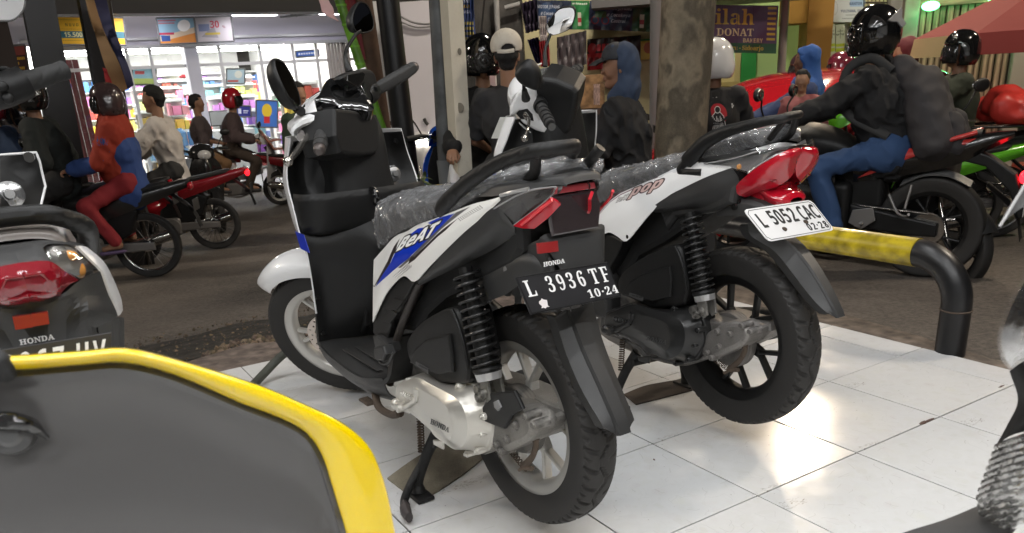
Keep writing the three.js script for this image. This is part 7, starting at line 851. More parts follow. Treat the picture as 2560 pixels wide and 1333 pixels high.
// ---------- riders and motorcycles ----------
const RF = (p, deg) => new Fr(p.x, p.z, deg, roadY(p.x, p.z));
const blk = cloth([0.011, 0.011, 0.012]), jeans = cloth([0.03, 0.07, 0.17]), gBlack = Ph(0.008, 0.12, { clearcoat: 1 });
{ // sport bike rider
const f = RF(onRoad(2308, 690), -52);
moto('black and red sport motorcycle with its tail lamp lit behind the yellow and black barrier', f, { kind: 'sport', a: Ph([0.5, 0.035, 0.03], 0.35, { clearcoat: 0.4 }), lit: 5, L: 1.27, lever: S([0.5, 0.05, 0.05], 0.3) });
const p = person('big person in black jacket and blue jeans astride the sport motorcycle, wearing a black helmet', f, { s: 0.97, fat: 1.22, fine: true, cell: 0.014, pel: [0.27, 0.77, 0], lean: 17, headLean: 5, nod: 0, look: 6, hands: [[0.86, 0.95, -0.34], [0.86, 0.95, 0.34]], elbow: [[-0.2, -1, -0.5], [-0.2, -1, 0.5]], handDir: [[1, -0.15, 0.1], [1, -0.15, -0.1]], feet: [[0.5, 0.3, -0.24], [0.4, 0.38, 0.2]], knee: [[1, 0.5, -0.4], [1, 0.5, 0.4]], curl: 1.2, top: { m: blk, name: 'jacket', thick: 0.02, collar: true, wrinkle: 0.012 }, legs: { m: jeans, hem: 0.062 }, shoe: { name: 'sandal', m: S([0.2, 0.17, 0.14], 0.6), flat: true }, head: { helmet: { full: true, m: gBlack, trim: S([0.5, 0.12, 0.13], 0.4), visor: Ph(0.01, 0.08, { clearcoat: 1 }) } } });
const vent = mesh('helmet_vent', ext([[-0.06, 0.03], [0.06, 0.03], [0.045, 0.005], [0.02, -0.015], [0.018, -0.06], [-0.018, -0.06], [-0.02, -0.015], [-0.045, 0.005]], 0, 0.014, { bevel: 0.004 }), S(0.22, 0.4), p.t); const vh = p.H(-0.13, 0.1, -0.075); vent.position.set(...vh); vent.lookAt(new THREE.Vector3(...add(vh, [-0.8, 0.25, -0.75])).applyMatrix4(f.m));
vent.rotation.set(0, 0, 0); vent.quaternion.setFromUnitVectors(V(0, 0, 1), V(-0.72, 0.3, -0.62).normalize());
const bp = thing('backpack', 'dark grey cloth backpack on the back of the person in black jacket', 'backpack', f), q = (k, b) => add(add(p.pel, p.up, k), [-b, 0, 0]);
mesh('bag', bonesMesh([[q(0.06, 0.27), q(0.36, 0.24), 0.13, 0.115, 0.08], [add(q(0.06, 0.27), [0, 0, -0.09]), add(q(0.34, 0.24), [0, 0, -0.07]), 0.11, 0.1, 0.08], [add(q(0.06, 0.27), [0, 0, 0.09]), add(q(0.34, 0.24), [0, 0, 0.07]), 0.11, 0.1, 0.08], [q(0.36, 0.22), q(0.5, 0.15), 0.1, 0.06, 0.08]], 0.012, (d, x, y, z) => d - (noise(x * 14, y * 20, z * 14) - 0.5) * 0.03), cloth([0.035, 0.032, 0.034], 0.75), bp);
mesh('pocket', bonesMesh([[add(q(0.02, 0.38), [0, 0, -0.06]), add(q(0.17, 0.37), [0, 0, -0.06]), 0.07, 0.065, 0.05], [add(q(0.02, 0.38), [0, 0, 0.06]), add(q(0.17, 0.37), [0, 0, 0.06]), 0.07, 0.065, 0.05]], 0.012, (d, x, y, z) => d - (noise(x * 20, y * 30, z * 20) - 0.5) * 0.02), cloth([0.03, 0.028, 0.03], 0.75), bp);
for (const s of [-1, 1]) mesh('strap', rod([add(q(0.48, 0.12), [0, 0, 0.1 * s]), add(q(0.56, 0.02), [0, 0, 0.11 * s]), add(q(0.48, -0.13), [0, 0, 0.13 * s]), add(q(0.25, -0.17), [0, 0, 0.16 * s]), add(q(0.1, 0.05), [0, 0, 0.19 * s])], 0.028, { flat: 0.35, n: 5 }), M.soft, bp);
mesh('zip_pull', rod([add(q(0.27, 0.375), [0, 0, -0.08]), add(q(0.28, 0.38), [0, 0, 0.02])], 0.004), S(0.5, 0.4), bp);
}
{ // man with a cloth over his head under a cap, on a red motorcycle
const c = far(1575, 200, 5.3), f = new Fr(c.x, c.z, -82, roadY(c.x, c.z)), mf = new Fr(c.x + 0.3, c.z + 0.02, -82, roadY(c.x, c.z));
moto('glossy red motorcycle ridden by the person with the blue headcloth', mf, { kind: 'scooter', a: Ph([0.5, 0.008, 0.012], 0.15, { clearcoat: 1 }), lit: false });
const p = person('person in black T-shirt with a blue headcloth under a dark cap, looking left', f, { s: 0.97, fine: true, face: true, cell: 0.013, pel: [0.0, 0.68, 0], lean: 6, twist: -14, look: 10, side: -0.02, skin: SKD, hands: [[0.42, 0.56, -0.2], [0.5, 1.0, 0.12]], elbow: [[-0.7, -0.4, -0.5], [-0.2, -1, 0.2]], handDir: [[1, -0.5, 0.1], [1, -0.1, -0.3]], feet: [[0.4, 0.3, -0.16], [0.4, 0.3, 0.16]], top: { m: blk, thick: 0.02, sleeve: 0.42, wrinkle: 0.014 }, legs: { m: cloth(0.02) }, shoe: { m: S(0.03, 0.6) } });
const H = p.H, s = p.s, blue = cloth([0.028, 0.045, 0.085]);
const vb = [[H(-0.02, 0.07, 0), H(0.02, 0.075, 0), 0.098 * s, 0.088 * s, 0.03], [H(-0.05, 0.0, 0), H(-0.05, -0.09, 0), 0.085 * s, 0.085 * s, 0.05], [H(-0.03, -0.13, 0), add(p.nk, p.up, -0.02), 0.085 * s, 0.09 * s, 0.06], [H(-0.03, -0.11, -0.04), H(0.035, -0.16, -0.04), 0.05 * s, 0.035 * s, 0.05]];
const dq = (x, z) => [(x - p.hd[0]) * p.hf[0] + (z - p.hd[2]) * p.hf[2], (x - p.hd[0]) * p.hs[0] + (z - p.hd[2]) * p.hs[2]];
mesh('headcloth', bonesMesh(vb, 0.008, (d, x, y, z) => { const [a] = dq(x, z), Y = y - p.hd[1]; const wob = (noise(x * 30, y * 24, z * 30) - 0.5) * 0.012 + Math.sin((Y + a * 1.3) * 70) * 0.0018; return Math.max(d - wob, -Math.max(0.008 - a - (Y < -0.06 ? (Y + 0.06) * 0.9 : 0), Y - 0.065, -0.2 - Y)); }), blue, p.t);
const cap = mesh('cap', bonesMesh([[H(-0.01, 0.075, 0), H(0.025, 0.08, 0), 0.094 * s, 0.087 * s, 0.03]], 0.008, (d, x, y, z) => Math.max(d, p.hd[1] + 0.06 - y, -(d + 0.012), -(dq(x, z)[0] - 0.0))), S([0.02, 0.023, 0.03], 0.7), p.t);
mesh('cap_peak', loft([[H(0.07, 0.066, -0.075), H(0.1, 0.078, -0.04), H(0.107, 0.082, 0), H(0.1, 0.078, 0.04), H(0.07, 0.066, 0.075)], [H(0.12, 0.052, -0.07), H(0.15, 0.06, -0.035), H(0.157, 0.062, 0), H(0.15, 0.06, 0.035), H(0.12, 0.052, 0.07)], [H(0.15, 0.034, -0.05), H(0.185, 0.038, -0.025), H(0.195, 0.04, 0), H(0.185, 0.038, 0.025), H(0.15, 0.034, 0.05)]], { thick: 0.004, nu: 5, nv: 5 }), S([0.02, 0.021, 0.024], 0.6), cap);
const b = far(1459, 395, 4.9), bt = thing('bottle', 'small clear water bottle with a blue label beside the black T-shirt', 'bottle', [b.x, b.y - 0.1, b.z]);
mesh('bottle_body', turned([[0, 0], [0.03, 0], [0.033, 0.01], [0.031, 0.06], [0.033, 0.12], [0.03, 0.16], [0.014, 0.2], [0.013, 0.215]], [0, 0, 0], [0, 1, 0], 24), Ph([0.85, 0.92, 0.97], 0.05, { transmission: 0.9, thickness: 0 }), bt);
mesh('cap', turned([[0.015, 0], [0.015, 0.018], [0, 0.02]], [0, 0.213, 0], [0, 1, 0], 18), S([0.05, 0.15, 0.5], 0.4), bt);
const lb = mesh('label', new THREE.CylinderGeometry(0.0335, 0.0335, 0.075, 32, 1, true), S(1, 0.4, { map: canvas(512, 128, (g) => { g.fillStyle = '#9fc3e6'; g.fillRect(0, 0, 512, 128); g.fillStyle = '#1c4f9a'; g.fillRect(0, 88, 512, 40); g.font = 'bold 60px sans-serif'; for (let k = 0; k < 3; k++) g.fillText('AGE', 20 + k * 170, 66); }) }), bt); lb.position.y = 0.09;
}
{ // person with a pale cap, seen from behind on a blue motorcycle
const c = far(1272, 200, 5.7), f = new Fr(c.x, c.z, -4, roadY(c.x, c.z)), mf = new Fr(c.x - 0.16, c.z + 0.2, -20, roadY(c.x, c.z));
moto('bright blue motorcycle behind the white post', mf, { kind: 'scooter', a: Ph([0.01, 0.12, 0.75], 0.25, { clearcoat: 1 }), lit: 3 });
const p = person('person in dark grey T-shirt and pale cap worn backwards, seen from behind', f, { cell: 0.016, pel: [0.0, 0.8, 0], lean: 4, twist: -8, hands: [[0.38, 0.9, -0.14], [0.38, 0.9, 0.14]], feet: [[0.4, 0.1, -0.25], [0.4, 0.1, 0.25]], top: { m: cloth([0.024, 0.024, 0.026]), sleeve: 0.4, thick: 0.022 }, legs: { m: cloth(0.02) }, shoe: { m: S(0.03, 0.6) }, head: { hair: true } });
const H = p.H, cream = cloth([0.62, 0.58, 0.5], 0.8);
const cp = mesh('cap', bonesMesh([[H(-0.02, 0.09, 0), H(0.01, 0.09, 0), 0.106, 0.1, 0.03]], 0.009, (d, x, y, z) => Math.max(d, p.hd[1] + 0.05 - y, -(d + 0.014), -Math.max(Math.hypot((z - p.hd[2]) * 1.0, (y - p.hd[1] - 0.06) * 1.3) - 0.045, x - p.hd[0] + 0.05))), cream, p.t);
mesh('strap', rod([H(-0.105, 0.055, -0.055), H(-0.125, 0.05, 0), H(-0.105, 0.055, 0.055)], 0.012, { flat: 0.3 }), cream, cp); mesh('cap_peak', ball(0.09, H(0.13, 0.07, 0), 1, 0.1, 0.8), cream, cp);
}
{ // person with white helmet and printed shirt
const c = far(1786, 200, 6.5), f = new Fr(c.x, c.z, 2, roadY(c.x, c.z));
const p = person('person with white helmet and a black shirt printed on the back, behind the concrete pole', f, { cell: 0.015, pel: [0, 0.74, 0], lean: 2, hands: [[0.4, 0.9, -0.25], [0.4, 0.9, 0.25]], feet: [[0.35, 0.1, -0.2], [0.35, 0.1, 0.2]], top: { m: cloth([0.012, 0.012, 0.014]), sleeve: 0.5, thick: 0.024, long: true }, legs: { m: cloth(0.02) }, shoe: { m: S(0.03, 0.6) }, head: { helmet: { m: Ph(0.75, 0.2, { clearcoat: 1 }), trim: S(0.1, 0.4) } } });
const art = canvas(512, 600, (g) => { g.fillStyle = '#0c0c0e'; g.fillRect(0, 0, 512, 600); g.fillStyle = '#a01624'; g.beginPath(); g.arc(256, 235, 120, 0, 7); g.fill(); g.fillStyle = '#d8d8d8'; g.textAlign = 'center'; g.font = 'bold 58px sans-serif'; 'OR NO MAN'.split('').forEach((ch, i) => { g.save(); g.translate(256, 360); g.rotate((i - 4) * 0.19); g.fillText(ch, 0, -270); g.restore(); }); g.font = 'italic bold 60px sans-serif'; g.fillText('ENHILL APPAREL', 256, 470, 490); g.font = 'bold 26px sans-serif'; for (const [y, n] of [[505, 11], [540, 5]]) for (let k = 0; k < n; k++) g.fillRect(256 + (k - n / 2) * 18, y, 12, 18); g.strokeStyle = '#dcdcdc'; g.lineWidth = 7; g.fillStyle = '#15151a'; g.beginPath(); g.moveTo(256, 175); g.lineTo(330, 250); g.lineTo(370, 395); g.lineTo(142, 395); g.lineTo(182, 250); g.closePath(); g.fill(); g.stroke(); for (let k = 0; k < 9; k++) { g.beginPath(); g.moveTo(200 + k * 14, 245 + (k % 3) * 20); g.lineTo(180 + k * 19, 385); g.stroke(); } g.fillStyle = '#1a1a1a'; g.beginPath(); g.arc(256, 180, 34, 0, 7); g.fill(); g.stroke(); });
printOn(p.t, 'shirt_print', p.F, add(p.ch, [-0.05, 0.0, 0]), [0, 0, 1], [0, 1, 0], [-1, 0, 0], 0.3, 0.4, S(1, 0.8, { map: art }));
}
const seatPose = (x, lean, o = {}) => ({ pel: [x, 0.88, 0], lean, hands: o.pass ? [[x + 0.28, 0.98, -0.14], [x + 0.28, 0.98, 0.14]] : [[0.84, 1.0, -0.3], [0.84, 1.0, 0.3]], elbow: [[-0.3, -1, -0.5], [-0.3, -1, 0.5]], feet: o.pass ? [[x + 0.14, 0.34, -0.2], [x + 0.14, 0.34, 0.2]] : [[0.66, 0.33, -0.2], [0.66, 0.33, 0.2]], knee: [[1, 0.5, -0.5], [1, 0.5, 0.5]], cell: 0.017, noHands: false });
{ // left traffic: two on the near motorcycle
const f = RF(onRoad(388, 692), -97);
moto('dark motorcycle with a bright wire wheel carrying the person in red headscarf', f, { kind: 'cub', a: Ph(0.02, 0.3, { clearcoat: 0.5 }), lit: false, dy: -0.02 });
person('person with red headscarf, blue tunic and red trousers riding pillion, dark helmet', f, { ...seatPose(0.04, 4, { pass: true }), pel: [0.04, 0.84, 0], s: 0.92, look: -4, hands: [[0.42, 0.98, -0.16], [0.42, 0.98, 0.14]], top: { m: cloth([0.035, 0.075, 0.24]), name: 'tunic', thick: 0.03, long: true, flare: 0.03 }, legs: { m: cloth([0.27, 0.02, 0.025]) }, shoe: { name: 'sandal', m: S([0.15, 0.1, 0.2], 0.6), flat: true }, head: { veil: { m: cloth([0.33, 0.035, 0.015]), long: true, cape: true }, helmet: { open: true, m: Ph([0.06, 0.04, 0.04], 0.2, { clearcoat: 0.6 }) } } });
person('person in black jacket and black helmet steering the dark motorcycle', f, { ...seatPose(0.58, 10), look: 5, top: { m: cloth([0.012, 0.016, 0.015]), name: 'jacket', thick: 0.03 }, legs: { m: cloth(0.015) }, shoe: { m: S(0.02, 0.6) }, head: { helmet: { open: true, m: gBlack } } });
const f2 = RF(onRoad(352, 660), -97), plaid = S(1, 0.85, { map: tex(128, 128, (u, v) => { const s = (t) => (t * 6) % 1; const a = s(u) < 0.45 ? 1 : 0, b = s(v) < 0.45 ? 1 : 0; return [[0.07, 0.09, 0.2], [0.3, 0.34, 0.45], [0.62, 0.66, 0.75]][a + b]; }, { rep: 3, srgb: true }) });
moto('black motorcycle of the person in plaid shirt at the far left', f2, { kind: 'scooter', a: Ph(0.02, 0.3), lit: false });
const pm = person('person in blue and white plaid shirt bending forward on a black motorcycle at the left', f2, { ...seatPose(0.5, 26), look: 0, top: { m: plaid, thick: 0.03 }, legs: { m: cloth([0.03, 0.04, 0.07]) }, shoe: { m: S(0.03, 0.6) }, head: { helmet: { open: true, m: gBlack } } }); { const g = pm.shirt.geometry, p = g.attributes.position, u = g.attributes.uv; for (let i = 0; i < p.count; i++) u.setXY(i, (p.getX(i) + p.getZ(i)) * 2, p.getY(i) * 2); }
}
{ // white shirt
const f = RF(onRoad(548, 622), -97);
moto('red and black motorcycle with lit tail lamp ridden by the person in white shirt', f, { kind: 'cub', a: Ph([0.28, 0.008, 0.015], 0.25, { clearcoat: 0.7 }), rim: M.rimBlack, lit: 3, dy: 0.03 });
person('person with short black hair in a long white shirt riding the red motorcycle', f, { ...seatPose(0.32, 6), s: 1.04, pel: [0.32, 0.9, 0], look: 4, top: { m: cloth([0.58, 0.54, 0.5], 0.8), thick: 0.035, long: true, wrinkle: 0.012 }, legs: { m: cloth(0.03) }, shoe: { m: S(0.03, 0.6) }, head: { hair: true } });
}
{ // far left: blue jacket
const f = RF(onRoad(215, 676), -95);
moto('dark motorcycle of the person in blue jacket, half hidden by the grey scooter', f, { kind: 'scooter', a: Ph([0.02, 0.02, 0.03], 0.3), lit: false });
person('person in blue denim jacket at the far left with a dark red helmet', f, { ...seatPose(0.35, 16), look: 0, top: { m: cloth([0.05, 0.08, 0.15]), name: 'jacket', thick: 0.03 }, legs: { m: cloth(0.02) }, shoe: { m: S(0.03, 0.6) }, head: { helmet: { open: true, m: Ph([0.2, 0.01, 0.02], 0.2, { clearcoat: 1 }) } } });
}
{ // traffic going right
const f = RF(onRoad(520, 528), 76);
moto('white and black motorcycle carrying two, driven by the person in red helmet', f, { kind: 'cub', a: Ph(0.5, 0.3, { clearcoat: 0.7 }), rim: M.rimBlack, lit: false });
person('person in brown jacket with shiny red helmet driving to the right', f, { ...seatPose(0.5, 12), top: { m: cloth([0.075, 0.05, 0.05]), name: 'jacket', thick: 0.03 }, legs: { m: cloth([0.05, 0.035, 0.025]) }, shoe: { m: S(0.03, 0.6) }, head: { helmet: { open: true, peak: true, m: Ph([0.38, 0.012, 0.02], 0.15, { clearcoat: 1 }) } } });
person('bareheaded person in brown shirt riding pillion behind the red helmet', f, { ...seatPose(0.1, 2, { pass: true }), s: 0.95, top: { m: cloth([0.08, 0.06, 0.06]), thick: 0.02, sleeve: 0.5 }, legs: { m: cloth([0.2, 0.11, 0.05]) }, shoe: { m: S(0.03, 0.6) }, head: { hair: true } });
const g = RF(onRoad(706, 512), 64), m = moto('dark red scooter with a rattan child seat and lit tail lamp, behind the blue and white scooter', g, { kind: 'scooter', a: Ph([0.2, 0.006, 0.012], 0.2, { clearcoat: 0.8 }), lit: 6, dy: -0.04, rim: M.rim });
void m; const cs = thing('child_seat', 'reddish brown rattan child seat on the dark red scooter', 'child seat', g);
const rt = S([0.42, 0.16, 0.11], 0.5, { bumpMap: T.cloth, bumpScale: 0.004 });
mesh('backrest', loft([[[-0.15, 1.12, -0.11], [-0.17, 1.14, 0], [-0.15, 1.12, 0.11]], [[-0.08, 0.98, -0.13], [-0.1, 0.98, 0], [-0.08, 0.98, 0.13]], [[0.0, 0.84, -0.12], [-0.02, 0.84, 0], [0.0, 0.84, 0.12]]], { thick: 0.02, nu: 5, nv: 5 }), rt, cs); mesh('seat', box(0.24, 0.03, 0.24, 0.01, 0.1, 0.84, 0), rt, cs); mesh('armrest', rod([[-0.08, 0.96, -0.13], [0.1, 0.97, -0.14], [0.22, 0.93, -0.1], [0.24, 0.92, 0], [0.22, 0.93, 0.1], [0.1, 0.97, 0.14], [-0.08, 0.96, 0.13]], 0.012), rt, cs);
const h = RF(onRoad(1062, 520), 172); moto('red and white motorcycle facing the camera with its headlamp on, behind the black pole', h, { kind: 'scooter', a: Ph([0.4, 0.01, 0.02], 0.25, { clearcoat: 0.8 }), front: Ph(0.55, 0.3), lit: false, head: 14 });
const park = [[455, 402, 150], [770, 400, 20]]; park.forEach(([x, y, a], i) => { const q = far(x, 300, 12.2 + i), k = new Fr(q.x, q.z, a, roadY(q.x, q.z)); moto(['black motorcycle parked before the lit shop, handlebar towards the street', 'black motorcycle standing right of the rattan seat before the shop'][i], k, { kind: 'cub', a: Ph(0.015, 0.25, { clearcoat: 0.7 }), rim: M.rimBlack, lit: false }); void y; });
const q2 = far(745, 260, 9.6), k2 = new Fr(q2.x, q2.z, 120, roadY(q2.x, q2.z)); person('person in dark green and brown clothes behind the left mirror of the scooter', k2, { cell: 0.02, pel: [0, 0.88, 0], top: { m: cloth([0.03, 0.05, 0.03]), thick: 0.03 }, legs: { m: cloth([0.03, 0.02, 0.018]) }, shoe: { m: S(0.03, 0.6) }, head: { hair: true } });
}
{ // right background
const pose = (o) => ({ ...seatPose(0.35, 6), cell: 0.019, legs: { m: cloth(0.02) }, shoe: { m: S(0.03, 0.6) }, ...o });
const at = (px, d, a) => { const c = far(px, 200, d); return new Fr(c.x, c.z, a, roadY(c.x, c.z)); };
const f1 = at(2150, 7.4, -70); moto('dark scooter of the person in blue headscarf, headlamp on', f1, { kind: 'scooter', a: Ph(0.02, 0.3), lit: false });
moto('motorcycle with a glaring headlamp seen over the tank of the sport motorcycle', at(2098, 6.6, 164), { kind: 'scooter', a: Ph(0.03, 0.3), lit: false, head: 16, dy: 0 });
const w = person('person in a blue patterned headscarf looking left, holding a child', f1, pose({ s: 0.9, pel: [0.35, 0.82, 0], face: true, look: 8, skin: SKD, top: { m: cloth([0.03, 0.05, 0.13]), thick: 0.03 }, head: { veil: { m: cloth([0.03, 0.1, 0.33]), long: true } } })); void w;
const fc = at(2006, 7.1, -150); person('small child in front of the person in blue headscarf', fc, { s: 0.62, face: true, skin: SK, cell: 0.014, pel: [0, 0.86, 0], hands: [[0.15, 0.9, -0.12], [0.15, 0.9, 0.12]], feet: [[0.2, 0.5, -0.1], [0.2, 0.5, 0.1]], top: { m: cloth([0.3, 0.1, 0.1]), thick: 0.02 }, legs: { m: cloth(0.05) }, head: { hair: true } });
const f2 = at(2120, 8.6, -60), f3 = at(2200, 8.9, -40); moto('dark motorcycle behind the blue headscarf', f2, { kind: 'cub', a: Ph(0.03, 0.3), rim: M.rimBlack, lit: false });
person('person with dark brown helmet behind the red car', f2, pose({ s: 0.92, pel: [0.35, 0.82, 0], top: { m: cloth(0.02), thick: 0.03 }, head: { helmet: { open: true, m: Ph([0.05, 0.025, 0.03], 0.2, { clearcoat: 1 }) } } }));
person('person with dark red helmet right of the blue headscarf', f3, pose({ s: 0.92, pel: [0.35, 0.82, 0], top: { m: cloth([0.03, 0.03, 0.035]), thick: 0.03 }, head: { helmet: { open: true, m: Ph([0.12, 0.015, 0.03], 0.2, { clearcoat: 1 }) } } }));
const f4 = at(2535, 7.6, -75); moto('black motorcycle at the right edge loaded with a red covered bundle', f4, { kind: 'cub', a: Ph(0.02, 0.3), rim: S(0.25, 0.4, { metalness: 0.7 }), lit: false });
person('person in dark green shirt with glossy black helmet on the loaded motorcycle', f4, pose({ pel: [0.36, 0.8, 0], s: 0.9, lean: 4, top: { m: cloth([0.028, 0.034, 0.02]), thick: 0.03, long: true }, head: { helmet: { open: true, m: gBlack } } }));
const bd = thing('bundle', 'bright red plastic covered bundle on the back of the loaded motorcycle', 'bundle', f4); mesh('cover', bonesMesh([[[-0.22, 1.0, -0.14], [0.08, 1.0, -0.14], 0.11, 0.11, 0.02], [[-0.22, 1.0, 0.14], [0.08, 1.0, 0.14], 0.11, 0.11, 0.02], [[-0.22, 1.03, 0], [0.06, 1.04, 0], 0.12, 0.12, 0.03]], 0.016, (d, x, y, z) => d - (noise(x * 10, y * 14, z * 10) - 0.5) * 0.06), Ph([0.55, 0.04, 0.03], 0.4), bd); mesh('rack', [rod([[-0.25, 0.88, -0.2], [0.3, 0.88, -0.2]], 0.012), rod([[-0.25, 0.88, 0.2], [0.3, 0.88, 0.2]], 0.012), rod([[-0.25, 0.88, -0.2], [-0.25, 0.88, 0.2]], 0.012), rod([[-0.2, 0.88, -0.2], [-0.15, 0.5, -0.2], [0.2, 0.5, -0.2], [0.25, 0.88, -0.2]], 0.01)], M.gloss, bd);
const f5 = at(2452, 7.4, -72); moto('motorcycle with bright green panels behind the backpack', f5, { kind: 'cub', a: Ph([0.12, 0.5, 0.02], 0.25, { clearcoat: 0.8 }), rim: M.rimBlack, lit: false, dy: -0.1 });
const f6 = at(2312, 9.6, -100), f7 = at(2372, 9.2, -80); person('person with black helmet far off by the pink gate', f6, pose({ top: { m: cloth(0.03), thick: 0.03 }, head: { helmet: { open: true, m: gBlack } } })); person('person in dark red with matching hood far off by the pink gate', f7, pose({ top: { m: cloth([0.08, 0.02, 0.03]), thick: 0.03 }, head: { veil: { m: cloth([0.12, 0.025, 0.03]) } } }));
const f8 = at(1190, 6.6, 172); person('dark helmeted person half hidden between the white post and the blue motorcycle', f8, pose({ top: { m: cloth(0.012), thick: 0.03 }, head: { helmet: { m: gBlack } } }));
}
// ---------- the lit minimarket across the street ----------
const SY = -0.58;
{
const c = far(480, 200, 18.5), Sh = new Fr(c.x, c.z, -31, SY), X = (x, ...q) => Sh.xs(x, ...q), zAt = (px, py, x = 0) => Sh.x(px, py, x)[2], yAt = (px, py, x = 0) => Sh.x(px, py, x)[1];
const t = thing('shop', 'brightly lit minimarket with glass front, white fascia and blue and yellow canopy', 'shop', Sh), L = zAt(60, 150), Rr = zAt(890, 150), mid = (L + Rr) / 2, Wd = Rr - L, gy = yAt(480, 112), fy = yAt(480, 40) + 0.25;
const wh = S(0.72, 0.7), bk = (w, h, d, x, y, z) => bx(d, h, w).translate(x, y, z);
mesh('wall', [bk(Wd + 0.4, 4.2, 0.2, 9.2, 2.1, mid), bk(0.2, 4.2, 9.2, 4.6, 2.1, L - 0.2), bk(0.2, 4.2, 9.2, 4.6, 2.1, Rr + 0.2), bk(Wd + 0.4, 0.2, 9.2, 4.6, 4.3, mid)], wh, t);
mesh('floor', bk(Wd + 4, 0.16, 13, 3.2, -0.02, mid), S(0.5, 0.3), t);
mesh('ceiling', bk(Wd, 0.1, 9, 4.6, gy + 0.35, mid), S(0.7, 0.8), t);
mesh('fascia', bk(Wd + 0.4, fy - gy, 0.16, -0.05, (gy + fy) / 2, mid), S([0.62, 0.6, 0.68], 0.45), t);
mesh('canopy', bk(Wd + 3, 0.3, 0.5, -2.1, yAt(480, 12, -2.1), mid), S([0.05, 0.05, 0.055], 0.6), t);
mesh('canopy_band', [bk(Wd + 3, 0.25, 0.1, -2.4, yAt(480, -30, -2.4), mid)], S([0.75, 0.55, 0.06], 0.4), t);
mesh('soffit', bk(Wd + 3, 0.06, 2.4, -1.2, fy + 0.5, mid), S(0.4, 0.7), t);
mesh('rail', [bk(Wd, 0.06, 0.08, -0.16, gy - 0.02, mid), bk(Wd, 0.05, 0.07, -0.16, gy + 0.12, mid)], S(0.55, 0.4, { metalness: 0.3 }), t);
for (const [x0, x1] of [[462, 494]]) { const a = zAt(x0, 150), b = zAt(x1, 150); mesh('column', bk(b - a, gy, 0.35, 0.05, gy / 2, (a + b) / 2), S([0.62, 0.62, 0.68], 0.6), t); }
const mul = [330, 388, 560, 660, 742, 800, 862]; for (const m of mul) mesh('mullion', bk(0.06, gy, 0.06, 0.02, gy / 2, zAt(m, 200)), S(0.55, 0.4), t);
mesh('transom', bk(Wd, 0.06, 0.05, 0.02, yAt(500, 163), mid), S(0.6, 0.4), t);
const gl = Ph([0.97, 0.99, 0.98], 0.02, { transmission: 1, thickness: 0 }), gz = [L, ...[330, 388, 470].map((m) => zAt(m, 200))], gz2 = [494, 560, 660, 742, 800].map((m) => zAt(m, 200));
for (const q of [gz, gz2]) for (let i = 0; i < q.length - 1; i++) mesh('pane', bk(q[i + 1] - q[i] - 0.06, gy - 0.05, 0.008, 0.02, gy / 2, (q[i] + q[i + 1]) / 2), gl, t);
{ const a = zAt(814, 140), b = zAt(872, 140), sl = []; for (let k = 0; k < 15; k++) sl.push(bk((b - a) / 15 - 0.012, gy, 0.04 + (k & 1) * 0.05, -0.06, gy / 2, a + (k + 0.5) * (b - a) / 15)); for (const g of sl) mesh('shutter_slat', g, S([0.35, 0.32, 0.3], 0.5), t); }
const em = S(0.9, 0.5, { e: [1, 0.98, 0.93], emissiveIntensity: 16 }), em2 = S(0.9, 0.5, { e: [0.94, 0.93, 1], emissiveIntensity: 14 }); let n = 0;
const row = ['front', 'second', 'third', 'back'], pos = ['far left', 'left', 'middle', 'right', 'far right'];
for (let r = 0; r < 4; r++) for (let k = 0; k < 5; k++) { const z = L + Wd * (k + 0.5) / 5, x = 1.3 + r * 2, l = thing('tube_lamp', `white ceiling tube inside the shop, ${pos[k]} of the ${row[r]} row`, 'lamp', Sh); mesh('tube', box(0.07, 0.05, 1.7, 0.02, x, gy + 0.24, z), em, l); mesh('holder', box(0.1, 0.04, 1.75, 0.01, x, gy + 0.285, z), wh, l); if (!((r + k) & 1)) { const p = Sh.w([x, gy + 0.2, z]); const a = mkLight([1, 0.98, 0.93], LED * 2, 1.7, 0.3, [p.x, p.y, p.z], [0, 0, 0]); a.rotation.set(-Math.PI / 2, 0, Sh.turn + Math.PI / 2); } n++; }
for (const [x0, x1, y, nm] of [[268, 384, 34, 'left'], [580, 692, 36, 'middle'], [798, 850, 33, 'right']]) { const a = Sh.x(x0, y, -1.4), b = Sh.x(x1, y, -1.4), l = thing('tube_lamp', `bright tube lamp under the shop canopy, ${nm} of three`, 'lamp', Sh); mesh('tube', box(0.08, 0.06, b[2] - a[2], 0.02, -1.4, a[1], (a[2] + b[2]) / 2), em2, l); mesh('holder', box(0.12, 0.05, b[2] - a[2] + 0.06, 0.01, -1.4, a[1] + 0.055, (a[2] + b[2]) / 2), wh, l); const p = Sh.w([-1.4, a[1] - 0.05, (a[2] + b[2]) / 2]), li = mkLight([0.93, 0.92, 1], LED * 4, b[2] - a[2], 0.1, [p.x, p.y, p.z], [0, 0, 0]); li.rotation.set(-Math.PI / 2, 0, Sh.turn + Math.PI / 2); }
mesh('awning_frame', [rod(X(-1.2, [700, 42], [860, 30]), 0.02), rod(X(-1.2, [722, 42], [735, 34], [742, 42]), 0.015), rod(X(-1.2, [770, 38], [782, 30], [790, 36]), 0.015), rod(X(-1.0, [100, 28], [150, 38], [200, 28], [245, 38]), 0.015)], S(0.15, 0.5), t);
